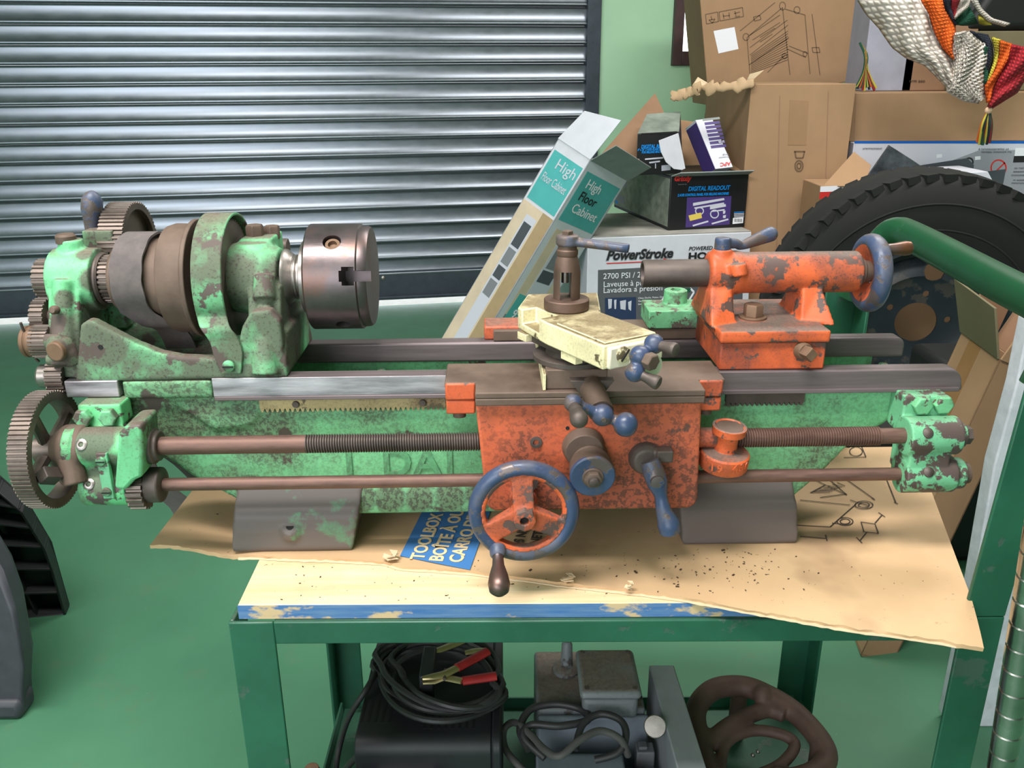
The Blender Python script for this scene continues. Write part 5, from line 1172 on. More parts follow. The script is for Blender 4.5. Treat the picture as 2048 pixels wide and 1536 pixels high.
# ================================================================== BOXES AND CLUTTER BEHIND
class Face:
    """plane with origin, x along, y up; px() projects a photo point on to it"""
    def __init__(s, o, x, y):
        s.o = Vector(o); s.x = Vector(x).normalized(); y = Vector(y); s.y = (y-s.x*y.dot(s.x)).normalized(); s.n = s.x.cross(s.y)
    def px(s, u, v, off=0.0006):
        d = ray(u, v); P = s.o+s.n*off; return CAM+d*((P-CAM).dot(s.n)/d.dot(s.n))
    def at(s, a, b, off=0.0006): return s.o+s.x*a+s.y*b+s.n*off
    def dec(s, parent, name, pts, mat, off=0.0004, th=0.0003, px=True): return wpart(parent, name, MB().slab([s.px(*p, off) if px else s.at(*p, off) for p in pts], s.n*th), mat, 0)
    def text(s, body, parent, u, v, mat, size, off=0.0012, u2=None, v2=None, up=None, **k):
        inv = parent.matrix_world.inverted().to_3x3(); o = parent.matrix_world.inverted() @ s.px(u, v, off)
        x = s.x if u2 is None else (s.px(u2, v2, off)-s.px(u, v, off)); y = s.n.cross(x.normalized()) if up is None else up
        text(body, mat, parent, o, inv @ x, inv @ y, size, **k)
    def lines(s, parent, name, segs, mat, w): return lines(parent, name, segs, mat, w, lambda u, v: s.px(u, v, 0.0006), s.n)
def carton(name, label, cat, O, yaw, w, d, h, mat, bevel=0.003, group=None):
    """closed carton, front lower left corner at O"""
    f = Fr(O, yaw); Mx = f.mat(); Mx = Mx @ Matrix.Translation((w/2, d/2, 0))
    t_ = empty(name, label, cat, Mx, group)
    MB().box(-w/2, w/2, -d/2, d/2, 0, h).build('carton_body', mat, t_, bevel)
    t_['w'] = w; F_ = Face(f.O, f.X, (0, 0, 1)); return t_, F_, f
M['grey_print'] = flat('charcoal print', (84, 86, 90)); M['red'] = flat('red print', (196, 44, 40)); M['teal'] = plain('teal print', (78, 168, 168), 0.55, 0, 0.04)
M['beige'] = plain('beige print', (208, 188, 164), 0.6, 0, 0.05); M['tan'] = plain('tan print', (166, 142, 108), 0.6, 0, 0.05); M['purple'] = flat('purple print', (66, 48, 112)); M['cyan'] = flat('cyan print', (0, 132, 214)); M['photo'] = flat('grey photo print', (120, 122, 128)); M['photo2'] = flat('dark photo print', (70, 74, 82)); M['lilac'] = flat('pale grey print', (196, 196, 208)); M['blueline'] = flat('blue print line', (0, 88, 176)); M['yellow'] = flat('yellow print', (214, 190, 90)); M['bluedark'] = flat('navy photo print', (36, 52, 84))
M['blackcard'] = plain('black printed card', (24, 24, 26), 0.45, 0, 0.1)
# ---- pressure washer carton
o_ = atY(1176, 476, 3.0); yw = 9.5; ft = Fr((o_.x, o_.y, 0), yw); wps = ft.y(1503, 470, 0).x; HPS = o_.z
pw, F, f = carton('washer_carton', 'white and charcoal pressure washer carton standing behind the lathe', 'carton', (o_.x, o_.y, 0), yw, wps, 0.50, HPS, 'white')
wpart(pw, 'top_flap', MB().add([f.l2w((x, y, z)) for x in (0.002, wps-0.002) for y in (0.002, 0.255) for z in (HPS+0.0004, HPS+0.004)], [(0, 1, 3, 2), (4, 6, 7, 5), (0, 4, 5, 1), (2, 3, 7, 6), (0, 2, 6, 4), (1, 5, 7, 3)]), 'whitedirty', 0)
wpart(pw, 'top_flap', MB().add([f.l2w((x, y, z)) for x in (0.002, wps-0.002) for y in (0.262, 0.498) for z in (HPS+0.0004, HPS+0.0035)], [(0, 1, 3, 2), (4, 6, 7, 5), (0, 4, 5, 1), (2, 3, 7, 6), (0, 2, 6, 4), (1, 5, 7, 3)]), 'whitedirty', 0)
F.dec(pw, 'charcoal_panel', [(1196, 540), (1500, 524), (1492, 720), (1194, 720)], 'grey_print')
F.dec(pw, 'white_border', [(1486, 560), (1498, 560), (1493, 720), (1482, 720)], 'white', 0.0008)
F.dec(pw, 'photo_print', [(1210, 596), (1272, 594), (1272, 700), (1210, 700)], 'bluedark', 0.0008)
for k, (u, w) in enumerate(((1216, 8), (1228, 5), (1240, 12), (1256, 7))): F.dec(pw, 'photo_print', [(u, 598+k*2), (u+w, 598+k), (u+w-1, 616+k*2), (u+1, 618)], 'lilac', 0.0012)
F.text('PowerStroke', pw, 1212, 520, 'txtblack', 0.047, off=0.0016, bold=0.0012, shear=0.28, sx=0.97)
F.text('PowerStroke', pw, 1212, 520, 'photo', 0.047, off=0.0010, bold=0.0032, shear=0.28, sx=0.97)
F.dec(pw, 'red_underline', [(1212, 526), (1328, 521), (1326, 516), (1336, 519), (1346, 519), (1340, 524), (1330, 523), (1214, 528)], 'red', 0.001)
F.text('POWERED BY', pw, 1377, 501, 'txtblack', 0.019, bold=0.0004, shear=0.2); F.text('HONDA', pw, 1376, 519, 'txtblack', 0.034, bold=0.0016, sx=1.35)
F.text('2700 PSI / 2.3 GPM', pw, 1206, 558, 'txtwhite', 0.029, off=0.0014); F.text('Laveuse \u00e0 pression', pw, 1206, 574, 'txtwhite', 0.029, off=0.0014); F.text('Lavadora a presi\u00f3n', pw, 1206, 586, 'txtwhite', 0.029, off=0.0014)
for k, s_ in enumerate(('Clean Decks, Patios, Driveways, Siding', 'Nettoie terrasses, patios, all\u00e9es', 'Limpia terrazas, patios')): F.text(s_, pw, 1276, 598+k*6, 'txtwhite', 0.0095, off=0.0014)
F.lines(pw, 'hose_print', [((1315, 612), (1336, 584)), ((1336, 584), (1344, 578)), ((1380, 576), (1388, 584)), ((1388, 584), (1376, 604))], 'txtwhite', 0.007)
F.dec(pw, 'green_print', [(1340, 580), (1382, 576), (1380, 584), (1342, 587)], M['darkgreen'], 0.001)
# ---- readout cartons on top
zt_ps = HPS+0.0045
a, b = ath(1336, 461, zt_ps), ath(1489, 454, zt_ps); yw = math.degrees(math.atan2(b.y-a.y, b.x-a.x)); wr = (b-a).length; ft = Fr(a, yw); hr = ft.y(1344, 352, 0).z; bk = ft.z(1275, 412, 0); dr = max(0.15, bk.y)
dro, F, f = carton('readout_carton', 'open black digital readout carton with a purple product photo on white washer carton', 'carton', a, yw, wr, dr, hr, 'blackcard')
sd_ = Face(f.l2w((0, dr, 0)), -f.Y, (0, 0, 1))
sd_.dec(dro, 'side_print', [(0.01, 0.012), (dr-0.006, 0.012), (dr-0.006, hr-0.01), (0.01, hr-0.01)], plain('faded side print', (132, 138, 126), 0.7, 0, 0.2, 30), px=False)
for k, (x_, y_, w_, h_, m_) in enumerate(((0.02, 0.08, 0.06, 0.07, 'photo2'), (0.10, 0.10, 0.05, 0.05, 'photo'), (0.03, 0.03, 0.10, 0.03, 'photo'), (0.02, 0.02, 0.03, 0.012, 'cyan'))): sd_.dec(dro, 'side_picture', [(x_, y_), (x_+w_, y_), (x_+w_, y_+h_), (x_, y_+h_)], m_, 0.0009, px=False)
F.text('DIGITAL READOUT', dro, 1376, 382, 'cyan', 0.0215, bold=0.0006, shear=0.2, sx=0.86); F.text('2 AXIS CONTROL PANEL FOR MILLING MACHINES', dro, 1355, 393, 'cyan', 0.0125, bold=0.0005, shear=0.2, sx=0.70)
F.text('Grizzly', dro, 1348, 362, M['red'], 0.022, bold=0.0012, shear=0.2); F.text('Industrial, Inc.', dro, 1356, 370, 'photo', 0.006, shear=0.2)
F.dec(dro, 'product_photo', [(1374, 395), (1463, 392), (1459, 449), (1371, 455)], 'purple')
for pts in ([(1386, 406), (1448, 396), (1449, 400), (1386, 412)], [(1388, 415), (1448, 405), (1448, 408), (1390, 418)], [(1420, 412), (1451, 408), (1452, 413), (1420, 419)], [(1422, 422), (1449, 418), (1449, 421), (1423, 424)], [(1385, 450), (1416, 441), (1417, 444), (1386, 453)], [(1423, 446), (1456, 437), (1457, 440), (1424, 449)], [(1446, 422), (1451, 421), (1450, 427), (1446, 428)], [(1446, 431), (1452, 430), (1451, 436), (1446, 436)]): F.dec(dro, 'photo_detail', pts, 'lilac', 0.0009)
F.dec(dro, 'photo_detail', [(1377, 431), (1402, 425), (1404, 436), (1380, 442)], 'yellow', 0.0009)
F.lines(dro, 'photo_cable', ell(1399, 422, 8, 7)+ell(1429, 428, 8, 8), 'lilac', 0.004)
F.dec(dro, 'barcode_label', [(1466, 436), (1487, 434), (1486, 446), (1465, 448)], 'txtwhite')
for k in range(7): F.dec(dro, 'barcode_bar', [(1469+k*2.3, 437.5), (1470+k*2.3, 437.5), (1469.8+k*2.3, 444), (1468.8+k*2.3, 444)], 'txtblack', 0.0009)
for k in range(4): F.dec(dro, 'label_line', [(1468, 424+k*3), (1488, 423+k*3), (1488, 424.4+k*3), (1468, 425.4+k*3)], 'cyan' if k == 0 else 'lilac', 0.0009)
def flap(parent, name, pts, mat, th=0.004):
    n = (pts[1]-pts[0]).cross(pts[2]-pts[0]).normalized(); return wpart(parent, name, MB().slab(pts, n*th), mat, 0.0008)
zf = hr
flap(dro, 'front_flap', [f.l2w((0.0, 0.0, zf+0.001)), f.l2w((wr, 0.0, zf+0.001)), f.l2w((wr+0.0, -0.035, zf+0.016)), f.l2w((0.02, -0.035, zf+0.016))], 'greycard')
flap(dro, 'side_flap', [f.l2w((wr-0.006, 0.01, zf+0.002)), f.l2w((wr-0.006, dr*0.75, zf+0.002)), f.l2w((wr+0.045, dr*0.72, zf+0.028)), f.l2w((wr+0.050, 0.03, zf+0.006))], 'card')
fb1 = [f.l2w((wr*0.50, dr*0.5, zf+0.001)), f.l2w((wr+0.02, dr*0.5, zf+0.001)), f.l2w((wr+0.02, dr*0.62, zf+0.15)), f.l2w((wr*0.56, dr*0.62, zf+0.17))]
flap(dro, 'back_flap', fb1, 'card')
# surge protector carton leaning in the open box
p0, p1 = f.l2w((wr*0.55, 0.05, zf+0.001)), None
YA = p0.y+0.0
bA, bB = atY(1431, 338, YA), atY(1466, 334, YA+0.008); tA, tB = atY(1391, 240, YA+0.13), atY(1424, 236, YA+0.138)
ap_ = empty('surge_protector_carton', 'narrow purple and white carton leaning in the open readout carton', 'carton', Matrix.Translation(bA))
ex = (bB-bA); ez = (tA-bA); ey = ez.cross(ex).normalized(); 
if ey.y < 0: ey = -ey
ed_ = ey*0.055+Vector((-0.02, 0.03, 0))
wpart(ap_, 'carton_body', MB().hexa([bA, bB, bB+ed_, bA+ed_], [tA, tB, tB+ed_, tA+ed_]), 'white', 0.0012)
Fa = Face(bA, ex, ez)
ls = Face(bA+ed_, -ed_, ez)
h_a = ez.length; wa = ex.length
if ls.n.dot(CAM-bA) > 0: wpart(ap_, 'purple_side', MB().slab([bA+ed_*0.98-ex*0.012, bA+ed_*0.02-ex*0.012, tA+ed_*0.02-ez*0.05-ex*0.012, tA+ed_*0.98-ez*0.05-ex*0.012], ex*0.008), 'purple', 0)
for k in range(7):
    y0_ = h_a*(0.40+0.078*k); Fa.dec(ap_, 'purple_band', [(wa*0.06, y0_), (wa*0.94, y0_), (wa*0.94, y0_+h_a*0.055), (wa*0.06, y0_+h_a*0.055)], 'purple', px=False)
Fa.dec(ap_, 'grey_top', [(0, h_a*0.955), (wa, h_a*0.955), (wa, h_a), (0, h_a)], 'greycard', px=False)
inv = ap_.matrix_world.inverted(); q_ = Fa.at(wa*0.93, h_a*0.10, 0.0012)
text('APC', 'red', ap_, inv @ q_, -Fa.x, -Fa.y, 0.021, 0.0006, 0.2)
text('Surge', 'photo', ap_, inv @ Fa.at(wa*0.93, h_a*0.26, 0.0012), -Fa.x, -Fa.y, 0.010); text('Protector', 'photo', ap_, inv @ Fa.at(wa*0.93, h_a*0.215, 0.0012), -Fa.x, -Fa.y, 0.010)
text('2770', 'txtwhite', ap_, inv @ Fa.at(wa*0.90, h_a*0.524, 0.0014), -Fa.x, -Fa.y, 0.011, 0.0003)
# smaller readout carton
zs = dro.matrix_world.translation.z+hr+0.0012
a = ath(1272, 351, zs); Y0 = a.y
BL, BR, TR, TL = a, atY(1362, 347, Y0+0.02), atY(1358, 264, Y0+0.02), atY(1275, 268, Y0)
BTL, BTR = atY(1294, 229, Y0+0.17), atY(1361, 224, Y0+0.19)
sdr = empty('readout_carton', 'small black readout carton with torn white flap stacked on the larger one', 'carton', Matrix.Translation(a))
wpart(sdr, 'carton_body', MB().hexa([BL, BR, TR, TL], [BL+(BTL-TL)*0.9, BR+(BTR-TR)*0.9, BTR, BTL]), 'blackcard', 0.002)
tp_ = Face(TL, TR-TL, BTL-TL); wpart(sdr, 'dusty_lid', MB().slab([p+tp_.n*0.0008 for p in (TL, TR, BTR, BTL)], tp_.n*0.001), plain('dusty grey lid', (128, 136, 126), 0.8, 0, 0.2, 14), 0)
F2 = Face(BL, BR-BL, TL-BL)
F2.text('DIGITAL READOUT', sdr, 1282, 297, 'cyan', 0.017, bold=0.0006, shear=0.2, sx=0.80); F2.text('8" x 26" 2 AXIS GLASS SCALE', sdr, 1275, 302, 'cyan', 0.0105, bold=0.0004, shear=0.2, sx=0.75); F2.text('FOR MILLING MACHINES', sdr, 1283, 307, 'cyan', 0.0105, bold=0.0004, shear=0.2, sx=0.75)
for pts in ([(1290, 317), (1326, 314), (1326, 317), (1290, 320)], [(1298, 324), (1320, 321), (1320, 324), (1299, 327)], [(1310, 327), (1312, 327), (1312, 337), (1310, 337)]): F2.dec(sdr, 'photo_detail', pts, 'lilac')
F2.dec(sdr, 'barcode_label', [(1323, 331), (1341, 329), (1341, 340), (1323, 342)], 'lilac')
F2.dec(sdr, 'lid_gap', [(1282, 266.5), (1354, 262.5), (1356, 266), (1283, 268.5)], 'black')
fw_ = [F2.px(u, v, o) for u, v, o in ((1318, 281, 0.06), (1357, 266, 0.002), (1371, 337, 0.002), (1364, 340, 0.02), (1348, 338, 0.05), (1332, 324, 0.06), (1322, 303, 0.065))]
flap(sdr, 'torn_flap', fw_, 'white', 0.002)
# ---- tall cabinet carton leaning to the right
Bt = atY(1181, 320, 2.84); Bb = atY(880, 820, 2.84); k_ = Bb.z/(Bt.z-Bb.z)
axs = (Bt-Bb).normalized(); Bb = Bt+axs*(-(Bt.z-0.02)/axs.z)
pr_ = Vector((axs.z, 0, -axs.x)); d1 = (pr_*0.72+Vector((0, 1, 0))*0.70).normalized(); d2 = (-pr_*0.72+Vector((0, 1, 0))*0.70).normalized()
Lc = (Bt-Bb).length
def fit(u, v, o, d, ax):      # how far along d the photo point lies (plane spanned by d and ax)
    Fq = Face(o, d, ax); P = Fq.px(u, v, 0); return (P-o).dot(d)
w1 = fit(1254, 362, Bt, d1, axs); w2 = fit(1109, 290, Bt, d2, axs)
w1 = min(max(w1, 0.12), 0.26); w2 = min(max(w2, 0.12), 0.26)
cbx = empty('cabinet_carton', 'tall white and teal cabinet carton leaning with its end flaps open', 'carton', Matrix.Translation(Bb))
th_ = 0.004
def wallp(o, d, w, nrm): return [o, o+d*w, o+d*w+axs*Lc, o+axs*Lc]
for nm, o, d, w, nn in (('front_panel', Bb, d1, w1, d2), ('side_panel', Bb, d2, w2, d1), ('front_panel', Bb+d2*w2, d1, w1, -d2), ('side_panel', Bb+d1*w1, d2, w2, -d1)):
    wpart(cbx, nm, MB().slab(wallp(o, d, w, nn), nn*th_), 'white', 0.0008)
wpart(cbx, 'bottom_panel', MB().slab([Bb, Bb+d1*w1, Bb+d1*w1+d2*w2, Bb+d2*w2], axs*th_), 'card', 0)
F1 = Face(Bb, d1, axs); F3 = Face(Bb+d2*w2, -d2, axs)
def strip(Fc, w, a0, a1, b0, b1, mat, name, off=0.0004): Fc.dec(cbx, name, [(w*a0, Lc-b0), (w*a1, Lc-b0), (w*a1, Lc-b1), (w*a0, Lc-b1)], mat, off, px=False)
for Fc, w in ((F1, w1), (F3, w2)):
    strip(Fc, w, 0.07, 0.95, 0.035, 0.215, 'teal', 'teal_label')
strip(F3, w2, 0.02, 0.98, 0.225, 0.95, 'beige', 'picture_panel'); strip(F3, w2, 0.30, 0.62, 0.26, 0.90, 'lilac', 'cabinet_picture', 0.0008); strip(F3, w2, 0.66, 0.98, 0.225, 0.95, 'tan', 'picture_panel', 0.0006)
for k, (b0, b1) in enumerate(((0.285, 0.375), (0.385, 0.445), (0.455, 0.50), (0.51, 0.57))): strip(F3, w2, 0.34, 0.58, b0, b1, 'photo' if k % 2 else 'photo2', 'shelf_picture', 0.0012)
strip(F3, w2, 0.03, 0.65, 0.94, 0.985, 'photo2', 'picture_panel', 0.001)
strip(F1, w1, 0.14, 0.88, 0.245, 0.60, 'beige', 'picture_panel'); strip(F1, w1, 0.34, 0.76, 0.265, 0.62, 'lilac', 'cabinet_picture', 0.0008); strip(F1, w1, 0.40, 0.72, 0.285, 0.385, 'photo', 'shelf_picture', 0.0012); strip(F1, w1, 0.38, 0.70, 0.393, 0.44, 'photo2', 'shelf_picture', 0.0012)
strip(F1, w1, 0.14, 0.60, 0.585, 0.70, 'photo', 'picture_panel', 0.0006); F1.dec(cbx, 'teal_label', [(1040, 587), (1098, 614), (1060, 690), (992, 660)], 'teal', 0.0008)
def ctext(Fc, body, a, b, mat, size, **k):
    inv = cbx.matrix_world.inverted().to_3x3(); text(body, mat, cbx, cbx.matrix_world.inverted() @ Fc.at(a, Lc-b, 0.0014), Fc.x, Fc.y, size, **k)
for body, b, m_ in (('High', 0.085, 'txtwhite'), ('Floor', 0.130, 'txtblack'), ('Cabinet', 0.175, 'txtwhite')): ctext(F1, body, w1*0.20, b, m_, 0.046, bold=0.0004)
ctext(F3, 'High', w2*0.30, 0.085, 'lilac', 0.052); ctext(F3, 'Floor Cabinet', w2*0.14, 0.140, 'lilac', 0.042, sx=0.50)
F1.text('95', cbx, 1021, 634, 'txtwhite', 0.046, off=0.0016, bold=0.001)
# end flaps
A_, B_, C_ = Bt+d2*w2, Bt, Bt+d1*w1; E_ = Bt+d1*w1+d2*w2
def fl(name, h0, h1, u0, v0, u1, v1, Y0, Y1, mat): flap(cbx, name, [h0, h1, atY(u1, v1, Y1), atY(u0, v0, Y0)], mat, 0.003)
fl('end_flap', A_, B_, 1170, 222, 1243, 241, A_.y+0.02, B_.y-0.02, 'white')
fl('end_flap', B_, C_, 1232, 290, 1302, 334, B_.y-0.06, C_.y-0.05, 'greycard')
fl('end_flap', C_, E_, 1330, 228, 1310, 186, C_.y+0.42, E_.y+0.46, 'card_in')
# ---- tall torn carton, and the drawing carton behind it
tc0 = atY(1500, 168, 3.2); tc1 = atY(1708, 185, 3.2)
tw_, thh = tc1.x-tc0.x, tc0.z
tcn, F, f = carton('tall_carton', 'tall brown carton with torn top flap and printed bulb mark', 'carton', (tc0.x+0.005, 3.2, 0), 0, tw_, 0.72, thh, 'card')
F.lines(tcn, 'bulb_mark', [((1588, 303), (1610, 303)), ((1590, 303), (1592, 316)), ((1609, 303), (1606, 316)), ((1592, 316), (1606, 316))]+ell(1598, 332, 8, 11)+ell(1598, 332, 4, 6), 'ink', 0.005)
F.lines(tcn, 'crease', [((1657, 182), (1650, 420)), ((1560, 190), (1553, 500))], 'card_in', 0.003)
F.dec(tcn, 'tape_strip', [(1580, 200), (1618, 202), (1612, 290), (1576, 290)], card('faded tape', (150, 116, 84)), 0.0006)
tl_ = [f.l2w((-0.003, y, thh-0.002)) for y in (0.02, 0.70)]
e_ = [atY(1500, 172, 3.16), atY(1455, 165, 3.2), atY(1400, 160, 3.25), atY(1372, 172, 3.3), atY(1340, 185, 3.35), atY(1345, 200, 3.4), atY(1390, 200, 3.45), atY(1440, 186, 3.4), atY(1505, 180, 3.25)]
vs = []; n = len(e_)
rp = bez([atY(1508, 168, 3.17), atY(1470, 172, 3.19), atY(1430, 176, 3.22), atY(1400, 176, 3.25), atY(1375, 186, 3.28), atY(1342, 193, 3.30)], 9)
rad = [0.019+0.016*noise.noise(Vector((i*0.22, 5, 1)))+0.006*noise.noise(Vector((i*0.9, 2, 7))) for i in range(len(rp))]; rad[-1] = 0.010; rad[0] = 0.010
rg = MB().tube([p+Vector((0.0, 0.0, 0.010*noise.noise(Vector((i*0.8, 1, 3))))) for i, p in enumerate(rp)], rad, 10, 0.007, up=(0, 0.35, 1))
rg.v = [v+Vector(tuple(0.004*noise.noise(v*25+Vector((k*9, 0, 0))) for k in range(3))) for v in rg.v]
wpart(tcn, 'torn_flap', rg, card('torn cardboard', (176, 146, 112)), 0, ang=80)
wpart(tcn, 'torn_flap', MB().slab([atY(1500, 165, 3.17), atY(1528, 140, 3.20), atY(1500, 148, 3.24), atY(1490, 170, 3.24)], (0, 0.004, 0)), 'card_lt', 0)
wpart(tcn, 'torn_flap', MB().slab([atY(1385, 172, 3.3), atY(1396, 155, 3.32), atY(1418, 168, 3.34), atY(1400, 178, 3.3)], (0, 0.004, 0.002)), 'card_lt', 0)
base_c, _, _ = carton('brown_carton', 'plain brown carton hidden behind the tall torn carton', 'carton', (0.97, 4.0, 0), 0, 0.62, 0.5, 1.0, 'card')
blc = atY(1414, 166, 4.05); brc = atY(1722, 190, 4.05)
roll = -math.radians(9.0)
Mx = Matrix.Translation((blc.x, 4.05, 1.1425)) @ Matrix.Rotation(-roll*-1, 4, 'Y')
uw = (atY(1716, 90, 4.05)-atY(1402, 90, 4.05)).length
udc = empty('drawing_carton', 'tilted brown carton printed with a trolley drawing under the window', 'carton', Mx)
MB().box(0, uw, 0, 0.36, -0.09, 0.48).build('carton_body', 'card', udc, 0.003)
Fu = Face(Mx.translation, Mx.to_3x3() @ Vector((1, 0, 0)), Mx.to_3x3() @ Vector((0, 0, 1)))
Fu.dec(udc, 'white_label', [(1427, 62), (1469, 54), (1477, 98), (1437, 107)], 'txtwhite')
def boxl(x0, y0, x1, y1, s=0): return [((x0, y0), (x1, y0+s)), ((x1, y0+s), (x1+2, y1+s)), ((x1+2, y1+s), (x0+2, y1)), ((x0+2, y1), (x0, y0))]
sg = boxl(1411, 29, 1435, 48, -5)+boxl(1438, 24, 1485, 42, -9)
sg += [((1422, 32), (1424, 40)), ((1418, 40), (1430, 38)), ((1418, 40), (1425, 46)), ((1430, 38), (1425, 46)), ((1446, 27), (1448, 38)), ((1458, 25), (1459, 36)), ((1446, 32), (1459, 31)), ((1470, 22), (1472, 32)), ((1468, 27), (1480, 24)), ((1470, 34), (1480, 32))]
sg += [((1494, 75), (1565, 15)), ((1494, 75), (1500, 150)), ((1565, 15), (1580, 150)), ((1570, 18), (1610, 30)), ((1610, 30), (1620, 148)), ((1500, 70), (1560, 30)), ((1500, 95), (1575, 40)), ((1500, 110), (1576, 50)), ((1498, 130), (1578, 75)), ((1505, 80), (1560, 45)), ((1520, 75), (1550, 56)), ((1575, 98), (1612, 115)), ((1578, 92), (1616, 107)), ((1480, 62), (1550, 5)), ((1624, 28), (1640, 150)), ((1535, 145), (1570, 110)), ((1520, 84), (1545, 68))]
for k in range(12): sg.append(((1502, 112+k*3.2), (1576, 62+k*5.2)))
sg += ell(1565, 12, 6, 8)+ell(1594, 20, 6, 7)+ell(1492, 74, 6, 7)+ell(1569, 112, 5, 5)+ell(1610, 108, 4, 5)+boxl(1507, 34, 1520, 42, -3)+boxl(1624, 95, 1638, 105, 0)
Fu.lines(udc, 'trolley_drawing', sg, 'ink', 0.0035)
# ---- long brown carton on the white and blue carton
bt0 = atY(1708, 285, 3.26); hb_ = bt0.z
wb, F, f = carton('printed_carton', 'white and grey printed carton with a blue top line behind the tyre', 'carton', (bt0.x, 3.26, 0), 0.0, 1.15, 0.5, hb_, M['lilac'])
F.dec(wb, 'blue_line', [(1709, 282), (2120, 282), (2120, 287), (1709, 287)], 'blueline')
F.dec(wb, 'grey_print', [(1880, 330), (1960, 300), (2120, 300), (2120, 402), (1880, 402)], plain('mid grey print', (150, 150, 158), 0.6, 0, 0.06, 6))
F.dec(wb, 'roller_picture', [(1780, 340), (1935, 316), (1948, 330), (1946, 345), (1850, 356)], 'photo2', 0.0008)
F.lines(wb, 'roller_end', ell(1938, 324, 8, 8), 'txtblack', 0.006)
F.dec(wb, 'tool_picture', [(1972, 343), (2012, 338), (2004, 380), (1994, 382), (1985, 368)], 'photo2', 0.0008)
F.lines(wb, 'warning_circle', ell(1997, 336, 15, 16, 20)+[((1984, 350), (2010, 325))], 'red', 0.0055)
F.dec(wb, 'black_tag', [(2028, 312), (2080, 311), (2080, 324), (2026, 325)], 'txtblack', 0.0008); F.dec(wb, 'white_tag', [(2031, 296), (2080, 295), (2080, 311), (2029, 312)], 'txtwhite', 0.0008)
for k, (u, v, n_) in enumerate(((1955, 300, 11), (1962, 306, 9), (2028, 338, 4), (2026, 345, 4), (2022, 352, 4), (2026, 362, 4), (2022, 368, 4), (2005, 395, 5), (1725, 299, 6), (1730, 303, 0))):
    if n_: F.text('BUIVARDO '*2 if False else ''.join(random.choice('nmuoea rs') for _ in range(n_*2)), wb, u, v, 'photo2', 0.012, off=0.001)
for u, v in ((1873, 313), (1950, 317)): F.dec(wb, 'white_tag', [(u, v-4), (u+11, v-5), (u+11, v+2), (u, v+3)], 'txtwhite', 0.001)
lb0 = atY(1662, 186, 3.29)
lbc, F, f = carton('long_carton', 'long brown carton lying on top of the white and grey carton', 'carton', (tc1.x+0.012, 3.29, hb_+0.0008), 0.0, 1.2, 0.42, atY(1715, 186, 3.29).z-hb_, 'card')
F.lines(lbc, 'crease', [((1712, 186), (1708, 280))], 'card_in', 0.004)
# loose flap in front
fp = [atY(u, v, y) for u, v, y in ((1646, 372, 3.0), (1708, 303, 3.12), (1742, 330, 3.05), (1736, 352, 2.98), (1700, 372, 2.96))]
bcn, F, f = carton('low_carton', 'low carton with white and red top stripe half hidden behind the tyre', 'carton', (atY(1640, 372, 3.0).x, 2.98, 0), 0.0, 0.40, 0.20, atY(1640, 372, 2.98).z, 'card')
F.dec(bcn, 'white_stripe', [(1641, 373), (1800, 366), (1800, 378), (1640, 384)], 'txtwhite'); F.dec(bcn, 'red_stripe', [(1640, 384), (1800, 378), (1800, 392), (1638, 398)], 'red')
flap(bcn, 'raised_flap', fp, 'card', 0.004)
M['smoke'] = plain('dark plastic film', (70, 74, 80), 0.25, 0, 0.4, 14)
pb_ = empty('plastic_sheet', 'crumpled dark plastic sheet corner sticking up above the tyre', 'plastic', Matrix.Translation(atY(1790, 360, 2.93)))
wpart(pb_, 'film', MB().slab([atY(1778, 290, 2.95), atY(1822, 318, 2.93), atY(1862, 345, 2.90), atY(1862, 420, 2.90), atY(1735, 420, 2.93), atY(1735, 352, 2.94)], (0, 0.006, 0)), 'smoke', 0.001)
wc_ = atY(1930, 357, 2.92); 
wcn = empty('white_carton', 'plain white carton with sloping corner right of the tyre top', 'carton', Matrix.Translation((wc_.x+0.1, 3.0, 0)))
P_ = [atY(1880, 346, 3.02), atY(1952, 338, 3.08), atY(1930, 357, 2.92), atY(1988, 372, 3.02), atY(2055, 462, 2.96)]
wpart(wcn, 'carton_body', MB().prism([(P_[0].x, P_[0].z), (P_[1].x, P_[1].z), (P_[3].x, P_[3].z-0.005), (P_[4].x, P_[4].z), (P_[4].x, 0), (P_[0].x, 0)], 3.0, 3.2, 'xz').v and MB().prism([(P_[0].x, P_[0].z), (P_[1].x, P_[1].z), (P_[3].x, P_[3].z-0.005), (P_[4].x, P_[4].z), (P_[4].x, 0), (P_[0].x, 0)], 3.0, 3.2, 'xz'), 'white', 0.002)
flap(wcn, 'folded_flap', [P_[2], P_[3], P_[4], atY(1930, 420, 2.93)], 'white', 0.003)
cpn = empty('flat_cardboard', 'flat brown cardboard panel leaning behind the tyre', 'cardboard', Matrix.Translation((1.36, 2.87, 0)))
wpart(cpn, 'panel', MB().box(1.05, 1.85, 2.865, 2.873, 0.001, 0.63), 'card', 0.001)
